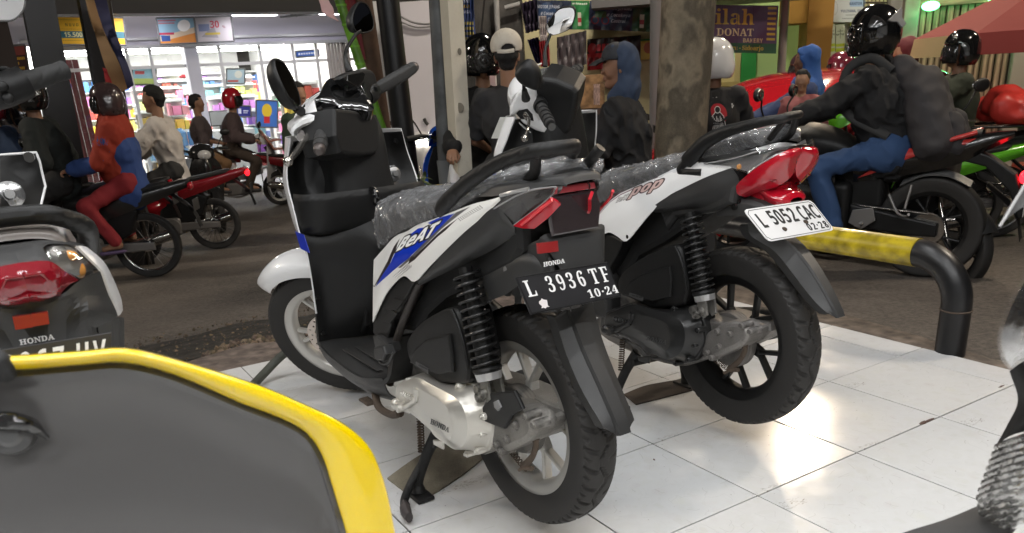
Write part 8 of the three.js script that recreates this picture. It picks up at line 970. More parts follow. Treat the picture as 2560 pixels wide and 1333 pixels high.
const sign = (name, label, q, x, draw, w = 512, h = 320) => { const [a, b, d] = q.map(([px, py]) => Sh.x(px, py, x)), m = new THREE.Group(); void m; const s = thing(name, label, 'poster', Sh); mesh('sheet', onQuad(grid([[[-0.5, 0.5, 0], [0, 0.5, 0], [0.5, 0.5, 0]], [[-0.5, -0.5, 0], [0, -0.5, 0], [0.5, -0.5, 0]]], { uv: 'unit', thick: 0.02, flip: true }), a, b, d, 1, 1, 0), S(1, 0.6, { map: canvas(w, h, draw) }), s); mesh('frame', [rod([a, b], 0.015), rod([a, d], 0.015), rod([b, add(b, add(d, a, -1))], 0.015), rod([d, add(b, add(d, a, -1))], 0.015)], S(0.12, 0.5), s); return s; };
const price = (big, sub) => (g, w, h) => { g.fillStyle = '#d9a51c'; g.fillRect(0, 0, w, h); g.fillStyle = '#4a4210'; g.font = 'bold 46px sans-serif'; g.textAlign = 'center'; g.fillText(sub, w / 2, 110); g.fillStyle = '#7a6a20'; for (let k = 0; k < 20; k++) { g.fillRect(60 + k * 20, 34, 13, 7); g.fillRect(40 + k * 22, 140, 15, 5); g.fillRect(60 + k * 20, 268, 12, 6); } g.fillStyle = '#2f5f6a'; g.fillRect(0, 165, w, 78); g.fillStyle = '#e9dfa0'; g.font = 'bold 74px sans-serif'; g.fillText(big, w / 2, 230); };
sign('poster', 'yellow price poster reading NUVO 15.500 hung under the shop canopy', [[122, 40], [228, 42], [134, 112]], -1.0, price('15.500', 'N U V O'));
sign('poster', 'yellow price poster right of the beige and blue banner, mostly hidden', [[232, 42], [308, 44], [240, 112]], -1.0, price('0', ''));
sign('poster', 'poster with a white round dish and blue and orange fields under the canopy', [[390, 45], [484, 43], [400, 111]], -1.0, (g, w, h) => { g.fillStyle = '#7f9fb0'; g.fillRect(0, 0, w, h); g.fillStyle = '#c9b49a'; g.beginPath(); g.moveTo(0, 230); g.lineTo(w, 120); g.lineTo(w, h); g.lineTo(0, h); g.fill(); g.fillStyle = '#c77f3a'; g.beginPath(); g.moveTo(0, 290); g.lineTo(w, 190); g.lineTo(w, h); g.lineTo(0, h); g.fill(); g.fillStyle = '#e6e2dc'; g.beginPath(); g.ellipse(360, 100, 90, 70, -0.3, 0, 7); g.fill(); g.fillStyle = '#b03a3a'; for (let k = 0; k < 11; k++) { g.fillRect(20 + k * 22, 25, 15, 18); g.fillRect(20 + k * 20, 58, 14, 16); } g.fillStyle = '#2b4a86'; g.fillRect(30, 215, 120, 70); g.fillStyle = '#a8324a'; g.fillRect(10, 180, 200, 26); });
sign('poster', 'grey poster with a red 30 per cent sign under the canopy', [[485, 43], [577, 40], [494, 107]], -1.0, (g, w, h) => { g.fillStyle = '#a9a2a4'; g.fillRect(0, 0, w, h); g.fillStyle = '#6d7690'; g.fillRect(40, 90, 150, 90); g.fillStyle = '#8a8588'; g.beginPath(); g.moveTo(60, 250); g.lineTo(250, 120); g.lineTo(300, 270); g.fill(); g.fillStyle = '#a82638'; g.font = 'bold 120px sans-serif'; g.fillText('30', 200, 140); g.fillStyle = '#7a4550'; g.font = 'bold 50px sans-serif'; g.fillText('%', 370, 150); g.fillStyle = '#b09a3a'; g.fillRect(120, 200, 210, 28); });
sign('poster', 'plain blue and yellow poster standing low behind the glass', [[640, 250], [694, 252], [640, 318]], -0.12, (g, w, h) => { g.fillStyle = '#3f74c4'; g.fillRect(0, 0, w, h); g.fillStyle = '#e2bf2c'; g.beginPath(); g.ellipse(w / 2, 120, 120, 80, 0, 0, 7); g.fill(); g.fillStyle = '#c4232c'; g.fillRect(w / 2 - 70, 190, 140, 80); });
sign('poster', 'small dark blue notice on the glass left of the blue and yellow poster', [[590, 264], [626, 265], [592, 292]], -0.1, (g, w, h) => { g.fillStyle = '#2a2f86'; g.fillRect(0, 0, w, h); g.fillStyle = '#dfe3f4'; g.fillRect(60, 80, 110, 150); g.fillRect(240, 130, 180, 30); g.fillRect(240, 190, 150, 22); });
sign('poster', 'bright blue sign with white letters inside the right window', [[738, 128], [796, 124], [740, 144]], 0.6, (g, w, h) => { g.fillStyle = '#2c63c4'; g.fillRect(0, 0, w, h); g.fillStyle = '#e9eef8'; for (let k = 0; k < 7; k++) g.fillRect(60 + k * 56, 110, 38, 90); });
sign('poster', 'pale blue offer poster high in the left window', [[330, 170], [390, 170], [330, 212]], 0.1, (g, w, h) => { g.fillStyle = '#9cc6d8'; g.fillRect(0, 0, w, h); g.fillStyle = '#c8d67a'; g.fillRect(0, 200, w, 120); g.fillStyle = '#d8646a'; g.fillRect(60, 60, 200, 60); });
sign('poster', 'pale offer poster with red stripe right of the white column', [[566, 172], [612, 172], [566, 210]], 0.1, (g, w, h) => { g.fillStyle = '#bcd0dc'; g.fillRect(0, 0, w, h); g.fillStyle = '#e8e4da'; g.beginPath(); g.ellipse(330, 120, 110, 80, 0, 0, 7); g.fill(); g.fillStyle = '#c95a50'; g.fillRect(30, 240, 300, 40); });
mesh('wall_stripe', [bk(Wd, 0.09, 0.03, 9.05, gy - 0.35, mid)], S([0.55, 0.03, 0.05], 0.5), t); mesh('wall_stripe', [bk(Wd, 0.09, 0.03, 9.05, gy - 0.47, mid)], S([0.04, 0.1, 0.5], 0.5), t);
const shelf = thing('goods', 'colourful packed goods on the shop shelves', null, null); scene.remove(shelf);
const cols = [[0.75, 0.55, 0.06], [0.7, 0.1, 0.08], [0.1, 0.25, 0.6], [0.75, 0.72, 0.68], [0.1, 0.45, 0.2], [0.75, 0.25, 0.4], [0.35, 0.15, 0.5], [0.8, 0.45, 0.1], [0.3, 0.55, 0.75], [0.8, 0.75, 0.2]];
const im = new THREE.InstancedMesh(new RoundedBoxGeometry(1, 1, 1, 1, 0.08), S(0.9, 0.45), 4200), o = new THREE.Object3D(), col = new THREE.Color(); let q = 0;
const rackM = S(0.6, 0.5); let ri = 0; const rk = ['first', 'second', 'third', 'fourth', 'fifth', 'sixth', 'seventh', 'eighth', 'ninth', 'tenth', 'eleventh', 'twelfth'];
const rack = (x, z, len, h, lv) => { const r = thing('shelf_rack', `white shop shelf rack full of goods, ${rk[ri++]} counted from the glass`, 'shelf', Sh), P = []; for (let k = 0; k <= lv; k++) mesh('shelf', box(0.5, 0.03, len, 0.005, x, 0.1 + k * h / lv, z), rackM, r); mesh('rack_back', box(0.03, h + 0.15, len, 0.005, x + 0.05, h / 2 + 0.08, z), rackM, r); void P; for (let k = 0; k < lv; k++) { let zz = z - len / 2 + 0.05, c = cols[Math.floor(rnd() * 10)], run = 0; while (zz < z + len / 2 - 0.05 && q < 4200) { if (run-- <= 0) { c = cols[Math.floor(rnd() * 10)]; run = 2 + rnd() * 5; } const w = rr(0.07, 0.2), hh = h / lv * rr(0.45, 0.85); o.position.copy(Sh.w([x - 0.12, 0.115 + k * h / lv + hh / 2, zz + w / 2])); o.rotation.y = Sh.turn; o.scale.set(0.18, hh, w * 0.94); o.updateMatrix(); im.setMatrixAt(q, o.matrix); im.setColorAt(q, col.setRGB(...c.map((v) => Math.min(0.9, v * rr(0.8, 1.25))))); q++; zz += w; } } };
for (const [x, a, b, h, lv] of [[1.0, 330, 395, 1.3, 4], [1.2, 405, 455, 1.5, 5], [1.0, 600, 655, 1.2, 4], [0.9, 700, 800, 1.7, 5], [2.6, 340, 440, 1.6, 5], [2.8, 520, 640, 1.5, 5], [3.2, 680, 800, 1.8, 6], [4.6, 330, 455, 1.8, 5], [5.0, 510, 640, 1.8, 5], [6.5, 340, 640, 2.0, 6], [8.6, 200, 460, 2.2, 6], [8.6, 480, 860, 2.2, 6]]) { const z0 = zAt(a, 250, x), z1 = zAt(b, 250, x); rack(x, (z0 + z1) / 2, z1 - z0, h, lv); }
im.count = q; im.name = 'shop_goods'; scene.add(im); tag(im, 'colourful packed goods on the shelves of the lit shop', null, null, 'stuff');
const ct = thing('counter', 'white checkout counter with a grey monitor by the white column', 'counter', Sh), cz = zAt(545, 260, 0.7); mesh('desk', box(0.5, 0.95, 1.3, 0.03, 0.8, 0.48, cz), S(0.6, 0.5), ct); mesh('monitor', box(0.04, 0.32, 0.44, 0.01, 0.6, 1.2, zAt(540, 245, 0.6)), S(0.03, 0.3), ct); mesh('screen', box(0.006, 0.27, 0.39, 0.004, 0.576, 1.2, zAt(540, 245, 0.6)), S(0.35, 0.3), ct); mesh('monitor_foot', cyl([0.62, 0.95, zAt(540, 245, 0.6)], [0.62, 1.1, zAt(540, 245, 0.6)], 0.03), S(0.05, 0.4), ct);
const wj = thing('bottle_stack', 'stack of pale blue water bottles in the shop doorway', 'bottles', Sh), wz = zAt(408, 290, -0.4); for (let a = 0; a < 3; a++) for (let b = 0; b < 4; b++) mesh('bottle', turned([[0, 0], [0.11, 0], [0.12, 0.02], [0.12, 0.26], [0.05, 0.32], [0.045, 0.34], [0, 0.34]], [-0.4, 0.07 + a * 0.34, wz + b * 0.25], [-0.4, 9, wz + b * 0.25], 14), Ph([0.3, 0.55, 0.8], 0.15, { transmission: 0.4, thickness: 0 }), wj);
const d = thing('building', 'dark unlit shop front left of the minimarket with red shutters', 'building', Sh), z9 = L - 0.5; mesh('wall', [bk(14, 5, 0.3, 0.6, 2.5, z9 - 7), bk(0.4, 5, 2.6, -0.8, 2.5, z9 + 0.1)], S([0.05, 0.04, 0.04], 0.8), d);
{ const a = zAt(120, 240, 0.3), b = zAt(215, 240, 0.3); for (let k = 0; k < 12; k++) mesh('shutter_slat', bk((b - a) / 12 - 0.004, yAt(160, 150, 0.3), 0.05, 0.3 + (k & 1) * 0.04, yAt(160, 150, 0.3) / 2, a + (k + 0.5) * (b - a) / 12), S([0.12, 0.02, 0.022], 0.6), d); }
sign('sign', 'dark red food stall sign with yellow lettering at the far left', [[2, 116], [62, 112], [14, 188]], -1.6, (g, w, h) => { g.fillStyle = '#3a1016'; g.fillRect(0, 0, w, h); g.fillStyle = '#8a3a34'; g.fillRect(0, 0, w, 110); g.fillStyle = '#d8a92c'; g.font = 'bold 50px sans-serif'; for (const [y, n] of [[130, 12], [185, 8], [240, 11]]) for (let k = 0; k < n; k++) g.fillRect(60 + k * 34, y, 25, 32); }).userData.category = 'sign';
const gw = thing('display_case', 'small glowing white display at the left edge of the dark shop', 'lamp', Sh); const ga = Sh.x(74, 165, -1.5); mesh('lamp_panel', box(0.05, 0.6, 0.22, 0.02, ga[0], ga[1], ga[2]), S(0.8, 0.4, { e: [1, 0.97, 0.9], emissiveIntensity: 4 }), gw);
}
// ---------- stalls, banners and houses on the right ----------
{
const fl = (d, deg, px = 1700) => { const c = far(px, 200, d); return new Fr(c.x, c.z, deg, SY); };
const quadSheet = (f, x, q, m, name, parent, thick = 0.012, sag = 0) => { const [a, b, d] = q.map(([px, py]) => f.x(px, py, x)), g = grid(Array.from({ length: 9 }, (_, i) => Array.from({ length: 17 }, (_, j) => [j / 16 - 0.5, 0.5 - i / 8, sag * Math.sin(j * 1.7) * Math.sin(i * 0.9 + 1)])), { uv: 'unit', thick, flip: true }); return mesh(name, onQuad(g, a, b, d, 1, 1, 0), m, parent); };
const block = (f, name, label, cat, px0, px1, yTop, depth, m, x = 0, yb = 0) => { const a = f.x(px0, 200, x)[2], b = f.x(px1, 200, x)[2], h = f.x((px0 + px1) / 2, yTop, x)[1], t = thing(name, label, cat, f); mesh('wall', bx(depth, h - yb, b - a).translate(x + depth / 2, (h + yb) / 2, (a + b) / 2), m, t); return t; };
const fw = fl(10.5, 2, 1040), wb = block(fw, 'wall', 'plain white wall panel between the black pole and the grey pipe', 'wall', 1000, 1096, 2, 0.12, S([0.62, 0.6, 0.64], 0.6, {}), 0, 0.35);
mesh('cable', [rod(fw.xs(-0.05, [1003, 42], [1030, 55], [1060, 60], [1085, 58]), 0.012), rod(fw.xs(-0.05, [1003, 55], [1040, 68], [1075, 66], [1090, 58]), 0.009)], S(0.2, 0.6), wb); mesh('mark', rod(fw.xs(-0.02, [1060, 296], [1064, 305], [1070, 312]), 0.02), S(0.03, 0.8), wb); mesh('plinth', bx(0.2, 0.4, 1.2).translate(0.1, 0.18, fw.x(1050, 200, 0)[2]), S(0.02, 0.7), wb);
block(fl(10.9, 2, 945), 'wall', 'narrow white wall strip between the rusty and the black pole', 'wall', 935, 968, 2, 0.1, S(0.6, 0.6), 0, 0.2);
const f1 = fl(11, 4, 1240);
const db = block(f1, 'building', 'dark grey concrete building end behind the pale cap', 'building', 1140, 1312, -60, 3, S([0.1, 0.095, 0.09], 0.9, { map: T.dirty, bumpMap: T.soft, bumpScale: 0.03 }));
mesh('drain_pipe', [rod(f1.xs(-0.1, [1240, -10], [1246, 98], [1258, 102]), 0.035), rod(f1.xs(-0.12, [1262, 20], [1300, 10]), 0.03)], S(0.3, 0.5), db); mesh('cable', rod(f1.xs(-0.6, [1212, -10], [1200, 120], [1190, 230]), 0.012), M.black, db);
const f1b = fl(9.3, 4, 1170), vb = thing('banner', 'vertical blue and yellow lettered banner right of the white post', 'banner', f1b); quadSheet(f1b, 0, [[1150, -8], [1184, -8], [1158, 170]], S(1, 0.5, { map: canvas(160, 640, (g) => { g.fillStyle = '#2b3d6c'; g.fillRect(0, 0, 160, 640); g.fillStyle = '#d8ddec'; g.font = 'bold 40px sans-serif'; ['K SAU', 'AKAN', 'MASA'].forEach((s, i) => { g.fillStyle = i & 1 ? '#c9a83a' : '#c9cfdf'; g.fillText(s, 8, 50 + i * 48); }); g.fillStyle = '#a89a4a'; for (let y = 220; y < 600; y += 46) for (let k = 0; k < 5; k++) g.fillRect(14 + k * 28, y, 20, 26); }) }), 'sheet', vb, 0.01, 0.03);
const fv = fl(8.4, 10, 1220), vp = thing('signboard', 'slanted whitish panel with a glowing red light bar behind the pale cap', 'signboard', fv); mesh('panel', ext(fv.xs(0, [1192, 105], [1238, 140], [1244, 240], [1196, 240]).map((p) => [p[2], p[1]]), 0, 0.05, { bevel: 0.004 }).applyMatrix4(new THREE.Matrix4().makeBasis(V(0, 0, 1), V(0, 1, 0), V(-1, 0, 0))), S(0.55, 0.5), vp);
mesh('light_bar', rod(fv.xs(-0.12, [1195, 151], [1244, 133]), 0.032), S([0.5, 0.02, 0.02], 0.3, { e: [1, 0.02, 0.02], emissiveIntensity: 3.2 }), vp);
for (let k = 0; k < 9; k++) { const a = fv.x(lerp(1197, 1242, k / 8), lerp(150.3, 133.7, k / 8), -0.15); mesh('light_bead', ball(0.014, a), S(0.8, 0.3, { e: [1, 0.25, 0.15], emissiveIntensity: 5 }), vp); }
const f2 = fl(11.5, 6, 1480), yh = block(f2, 'building', 'pale yellow stall building behind the banners', 'building', 1300, 1660, -50, 4, S([0.6, 0.55, 0.33], 0.8), 0, 0); void yh;
const motor = (flip) => (g, w, h) => { g.fillStyle = '#222d44'; g.fillRect(0, 0, w, h); g.fillStyle = '#2f4668'; g.beginPath(); g.arc(150, 150, 130, 0, 7); g.fill(); g.fillStyle = flip ? '#1f4a2c' : '#2c7a44'; g.fillRect(w * 0.66, 0, w * 0.34, h); g.fillStyle = '#b9bfca'; g.font = 'bold 50px sans-serif'; g.fillText('MOTOR JEPANG', flip ? 165 : 4, 90, 330); g.font = 'italic bold 50px sans-serif'; g.fillText('# Cocoknya', flip ? 200 : 40, 165); g.fillText('Castrol', flip ? 250 : 140, 230); if (flip) { g.strokeStyle = '#8a2c34'; g.lineWidth = 14; for (const x of [70, 190]) { g.beginPath(); g.arc(x, 210, 40, 0, 7); g.stroke(); } g.fillStyle = '#3f6a48'; g.fillRect(70, 110, 130, 70); } g.fillStyle = '#c8c2b0'; g.fillRect(w * 0.77, 130, 50, 150); g.fillStyle = '#a8343a'; g.fillRect(w * 0.77, 190, 50, 50); g.fillStyle = '#d8dcd2'; for (let k = 0; k < 8; k++) g.fillRect(w * 0.68 + k * 28, 25, 20, 18); };
const ban = (label, q, x, draw, w = 768, h = 320, sag = 0.03, f = f2) => { const t = thing('banner', label, 'banner', f); quadSheet(f, x, q, S(1, 0.4, { map: canvas(w, h, draw) }), 'sheet', t, 0.008, sag); return t; };
ban('blue and green banner reading MOTOR JEPANG with a white oil bottle', [[1342, 0], [1473, 2], [1346, 72]], -0.7, motor(false)); ban('dark blue and green banner reading MOTOR JEPANG with a racing motorcycle', [[1474, 2], [1640, 8], [1472, 74]], -0.72, motor(true));
ban('shiny dark purple banner folded over at the left of the blue banner', [[1302, 8], [1344, -4], [1314, 84]], -0.6, (g, w, h) => { g.fillStyle = '#3a3244'; g.fillRect(0, 0, w, h); }, 256, 256, 0.08);
ban('wrinkled grey plastic sheet hung below the blue banner', [[1392, 94], [1466, 76], [1394, 178]], -0.75, (g, w, h) => { g.fillStyle = '#5e585c'; g.fillRect(0, 0, w, h); }, 256, 256, 0.06);
ban('dark banner with a round red sign and red letters', [[1468, 98], [1602, 88], [1468, 176]], -0.5, (g, w, h) => { g.fillStyle = '#1a1214'; g.fillRect(0, 0, w, h); g.fillStyle = '#8c1c24'; g.beginPath(); g.arc(60, 100, 55, 0, 7); g.fill(); g.fillRect(0, 150, w * 0.62, h); g.fillStyle = '#b4323a'; for (let k = 0; k < 6; k++) g.fillRect(120 + k * 58, 60, 42, 70); g.fillStyle = '#5c1218'; for (let k = 0; k < 6; k++) g.fillRect(20 + k * 70, 190, 50, 60); }, 640, 320, 0.03);
ban('small yellow poster with an orange dish on the pale wall', [[1602, 98], [1640, 96], [1602, 150]], -0.1, (g, w, h) => { g.fillStyle = '#d9b52e'; g.fillRect(0, 0, w, h); g.fillStyle = '#c4662a'; g.beginPath(); g.ellipse(128, 110, 80, 70, 0, 0, 7); g.fill(); g.fillStyle = '#2c7a44'; g.fillRect(0, 0, w, 24); }, 256, 256, 0);
const fg = thing('flag', 'red and white flag hanging below the blue banner', 'flag', f2); quadSheet(f2, -0.8, [[1346, 40], [1366, 40], [1350, 104]], cloth([0.55, 0.5, 0.5]), 'white_half', fg, 0.006, 0.05); quadSheet(f2, -0.82, [[1348, 104], [1372, 100], [1352, 168]], cloth([0.42, 0.03, 0.04]), 'red_half', fg, 0.006, 0.06);
ban('dark violet cloth banner left of the red and white flag', [[1318, 100], [1346, 92], [1340, 160]], -0.6, (g, w, h) => { g.fillStyle = '#2a2048'; g.fillRect(0, 0, w, h); }, 256, 256, 0.08);
const bxs = thing('cardboard_box', 'large brown cardboard box with a torn paper label', 'box', f2), ba = f2.x(1424, 190, -1.2), bb = f2.x(1512, 270, -1.2); mesh('box', box(0.5, ba[1] - bb[1], bb[2] - ba[2], 0.01, -0.95, (ba[1] + bb[1]) / 2, (ba[2] + bb[2]) / 2), S([0.5, 0.29, 0.14], 0.85, { map: T.soft }), bxs); quadSheet(f2, -1.205, [[1484, 210], [1500, 210], [1484, 262]], S([0.55, 0.38, 0.34], 0.8, { map: T.dirty }), 'paper_label', bxs, 0.003);
mesh('stall_table', [bx(0.6, bb[1], 0.9).translate(-0.95, bb[1] / 2, (ba[2] + bb[2]) / 2)], S([0.05, 0.03, 0.025], 0.7), bxs);
const f3 = fl(10.8, 10, 1800); ban('purple and green bakery banner reading lilah & DONAT BAKERY 94 Waru - Sidoarjo', [[1640, 10], [1946, 14], [1640, 128]], 0, (g, w, h) => { g.fillStyle = '#54385a'; g.fillRect(0, 0, w, h); g.fillStyle = '#1d5230'; g.fillRect(0, h * 0.79, w, h * 0.21); g.fillStyle = '#d3b23c'; g.font = 'bold 175px serif'; g.fillText('lilah', 445, 165, 390); g.font = 'bold 88px serif'; g.fillStyle = '#d8c79a'; g.fillText('& DONAT', 430, 262, 400); g.font = 'bold 52px sans-serif'; g.fillStyle = '#cdb58a'; g.fillText('BAKERY', 740, 318, 170); g.font = 'bold 52px serif'; g.fillStyle = '#d3b23c'; g.fillText('94 Waru - Sidoarjo', 520, 384, 400); for (let k = 0; k < 7; k++) { g.fillStyle = '#c9a93c'; g.fillRect(940, 12 + k * 44, 70, 20); g.fillRect(10, 12 + k * 44, 70, 20); } g.fillStyle = '#3c2742'; for (const x of [560, 690, 820]) g.fillRect(x, 0, 4, h); }, 1024, 410, 0.015, f3);
const pst = f3.x(1952, 200, 0.3), pt = thing('post', 'slim grey steel post at the right edge of the bakery banner', 'post', f3); mesh('shaft', cyl([0.3, 0, pst[2]], [0.3, 4, pst[2]], 0.05), S([0.3, 0.27, 0.25], 0.5), pt); mesh('roof_edge', [bx(1.2, 0.1, 3).translate(0.2, f3.x(1800, -8, 0)[1], f3.x(1800, 0, 0)[2])], S(0.12, 0.5), pt);
const f4 = fl(13.2, 12, 1900); block(f4, 'building', 'pale green lit wall under the bakery banner', 'building', 1640, 2010, -40, 3, S([0.42, 0.6, 0.24], 0.8), 0, 0);
const dr = thing('door', 'green door under the bakery banner', 'door', f4); const d0 = f4.x(1854, 128, -0.05), d1 = f4.x(1892, 128, -0.05); mesh('panel', bx(0.06, d0[1], d1[2] - d0[2]).translate(-0.05, d0[1] / 2, (d0[2] + d1[2]) / 2), S([0.02, 0.28, 0.05], 0.5), dr); mesh('frame', bx(0.1, d0[1], 0.08).translate(-0.05, d0[1] / 2, d0[2] - 0.05), S([0.5, 0.45, 0.2], 0.5), dr);
const yd = thing('door', 'pale yellow door left of the green door', 'door', f4), e0 = f4.x(1806, 128, -0.05), e1 = f4.x(1850, 128, -0.05); mesh('panel', bx(0.06, e0[1], e1[2] - e0[2]).translate(-0.05, e0[1] / 2, (e0[2] + e1[2]) / 2), S([0.62, 0.55, 0.25], 0.6), yd); mesh('rail', bx(0.1, 0.06, e1[2] - e0[2]).translate(-0.06, e0[1] * 0.75, (e0[2] + e1[2]) / 2), S([0.4, 0.33, 0.12], 0.6), yd);
const f5 = fl(12.2, 12, 2030); block(f5, 'pillar', 'broad ochre painted pillar left of the notary sign', 'pillar', 2010, 2072, -40, 0.8, S([0.3, 0.16, 0.025], 0.7), 0, 0); { const t = thing('lintel', 'ochre painted lintel over the pale green wall', 'lintel', f5), a = f5.x(1962, 20, 0.1), b = f5.x(2040, 20, 0.1), y0 = f5.x(2000, 58, 0.1)[1]; mesh('beam', bx(0.6, 1.2, b[2] - a[2]).translate(0.4, y0 + 0.6, (a[2] + b[2]) / 2), S([0.36, 0.2, 0.03], 0.7), t); }
const f6 = fl(13.4, 10, 2120); block(f6, 'building', 'white notary office front with notice boards', 'building', 2060, 2260, -40, 2, S([0.55, 0.56, 0.5], 0.8), 0, 0);
const nb = (label, q, draw, w = 256, h = 256, f = f6, x = -0.12) => { const t = thing('sign', label, 'sign', f); quadSheet(f, x, q, S(1, 0.5, { map: canvas(w, h, draw) }), 'board', t, 0.03); return t; };
nb('white and blue office sign reading YULIYANA, SH. M', [[2070, -12], [2164, -14], [2072, 56]], (g, w, h) => { g.fillStyle = '#c9ccd6'; g.fillRect(0, 0, w, h); g.fillStyle = '#9fb6dc'; g.fillRect(300, 60, 212, 80); g.strokeStyle = '#8a8c94'; g.lineWidth = 4; g.beginPath(); g.ellipse(80, 150, 50, 80, 0, 0, 7); g.stroke(); g.fillStyle = '#26366e'; g.font = 'bold 44px sans-serif'; g.fillText('KANTOR', 290, 120, 190); g.fillText('YULIYANA, SH. M', 170, 205, 340); g.fillStyle = '#6f7486'; for (let k = 0; k < 16; k++) { g.fillRect(240 + k * 16, 232, 11, 9); g.fillRect(190 + k * 20, 272, 14, 9); } g.fillStyle = '#c99a2c'; g.fillRect(200, 0, 312, 30); }, 512, 320);
nb('brown lettered board above the black helmet', [[2158, -20], [2220, -20], [2158, 36]], (g, w, h) => { g.fillStyle = '#3a2a20'; g.fillRect(0, 0, w, h); g.fillStyle = '#b9a98a'; for (let y = 20; y < 240; y += 56) for (let k = 0; k < 6; k++) g.fillRect(16 + k * 40, y, 30, 34); });
for (const [x0, x1, nm] of [[2074, 2088, 'left'], [2090, 2112, 'middle']]) nb(`white notice board with scales emblem, ${nm} of the notary boards`, [[x0, 62], [x1, 60], [x0, 156]], (g, w, h) => { g.fillStyle = '#b9bdb2'; g.fillRect(0, 0, w, h); g.strokeStyle = '#3a3d3a'; g.lineWidth = 7; g.beginPath(); g.moveTo(64, 60); g.lineTo(64, 190); g.moveTo(20, 90); g.lineTo(108, 90); g.stroke(); g.beginPath(); g.arc(24, 130, 16, 0, 3.2); g.arc(104, 130, 16, 0, 3.2); g.stroke(); g.fillStyle = '#aab830'; g.fillRect(0, 260, w, 40); g.fillRect(0, 320, w, 50); }, 128, 512);
nb('yellow green narrow board right of the notary notices', [[2126, 58], [2158, 57], [2128, 96]], (g, w, h) => { g.fillStyle = '#94b83c'; g.fillRect(0, 0, w, h); });
{ const t = thing('gate', 'grey louvred metal gate beside the notary boards', 'gate', f6), a = f6.x(2126, 96, -0.15), b = f6.x(2162, 96, -0.15); for (let k = 0; k < 11; k++) mesh('slat', bx(0.04, a[1] / 11 - 0.02, b[2] - a[2]).translate(-0.15, (k + 0.5) * a[1] / 11, (a[2] + b[2]) / 2), S([0.3, 0.32, 0.28], 0.5), t); }
const f7 = fl(13.5, 16, 2400), gt = thing('gate', 'large pinkish corrugated metal gate at the right', 'gate', f7), g0 = f7.x(2292, 100, 0)[2], g1 = f7.x(2530, 100, 0)[2], gh = f7.x(2400, 12, 0)[1], gm = S([0.55, 0.34, 0.24], 0.65, { map: T.soft });
for (let k = 0; k < 14; k++) mesh('gate_panel', box(0.05 + (k % 3 === 1 ? 0.04 : 0), gh, (g1 - g0) / 14 - 0.015, 0.01, (k & 1) * 0.03, gh / 2, g0 + (k + 0.5) * (g1 - g0) / 14), gm, gt);
mesh('gate_rail', [box(0.14, 0.14, g1 - g0 + 0.3, 0.01, -0.02, gh + 0.07, (g0 + g1) / 2), box(0.09, 0.1, g1 - g0, 0.01, -0.05, gh * 0.36, (g0 + g1) / 2)], gm, gt);
mesh('gate_post', [box(0.2, gh + 0.9, 0.2, 0.02, 0, gh / 2 + 0.4, g0 - 0.12), box(0.2, gh + 0.9, 0.2, 0.02, 0, gh / 2 + 0.4, g1 + 0.12)], S([0.3, 0.25, 0.22], 0.7), gt);
block(fl(14.5, 12, 2250), 'wall', 'light grey wall between the notary office and the pink gate', 'wall', 2222, 2300, 22, 0.3, S(0.35, 0.8), 0, 0);
for (const [x, y, nm] of [[2327, 15, 'left'], [2492, 4, 'right']]) { const p = f7.x(x, y, -0.25), l = thing('lamp', `${nm} bright green lamp above the pink gate`, 'lamp', f7); mesh('lamp_glass', ball(0.085, p, 0.8, 0.7, 1.3), S([0.2, 0.7, 0.3], 0.3, { e: [0.12, 1, 0.3], emissiveIntensity: 9 }), l); mesh('arm', rod([add(p, [0.03, 0, 0]), add(p, [0.25, 0.05, 0])], 0.015), M.black, l); const w = f7.w(add(p, [-0.16, -0.05, 0])), pl = new THREE.PointLight(new THREE.Color().setRGB(0.15, 1, 0.35), 0.3); pl.position.copy(w); pl.castShadow = true; scene.add(pl); }
const fu = fl(8.6, 0, 2560), ub = thing('umbrella', 'red stall umbrella with a beige edge at the upper right', 'umbrella', fu), top = fu.x(2722, 20, 0), n = 8, rad = 1.3; const ey = fu.x(2440, 118, 0)[1], P = (a, r, y) => [top[0] + Math.cos(a) * r, y, top[2] + Math.sin(a) * r];
for (let k = 0; k < n; k++) { const a = (k + 0.5) / n * 6.2832, b = (k + 1.5) / n * 6.2832, m = (a + b) / 2; mesh('canopy_panel', grid([[0.02, ey + 0.62], [0.5, ey + 0.42], [1, ey + 0.1]].map(([r, y]) => [P(a, r * rad, y), P(m, r * rad * 0.95, y - 0.02 * r), P(b, r * rad, y)]), { thick: 0.006 }), cloth([0.2, 0.03, 0.026]), ub); mesh('valance', grid([[1, ey + 0.1], [1.02, ey - 0.06]].map(([r, y]) => [P(a, r * rad, y), P(m, r * rad * 0.95, y), P(b, r * rad, y)]), { thick: 0.006 }), cloth(k % 2 ? [0.36, 0.28, 0.14] : [0.24, 0.035, 0.03]), ub); }
mesh('pole', cyl([top[0], 0, top[2]], [top[0], ey + 0.65, top[2]], 0.025), M.steel, ub);
const cc = far(2010, 250, 8.7), fc = new Fr(cc.x, cc.z, -122, roadY(cc.x, cc.z)), car = thing('car', 'red hatchback car with dark windows seen from its side', 'car', fc), red = Ph([0.42, 0.008, 0.015], 0.18, { clearcoat: 1, clearcoatRoughness: 0.03 }), dark = Ph(0.008, 0.05, { clearcoat: 1 });
const sec = (x, q) => { const l = q.map(([y, z]) => [x, y, -z]); return [...l, ...l.slice(0, -1).reverse().map((p) => [p[0], p[1], -p[2]])]; };
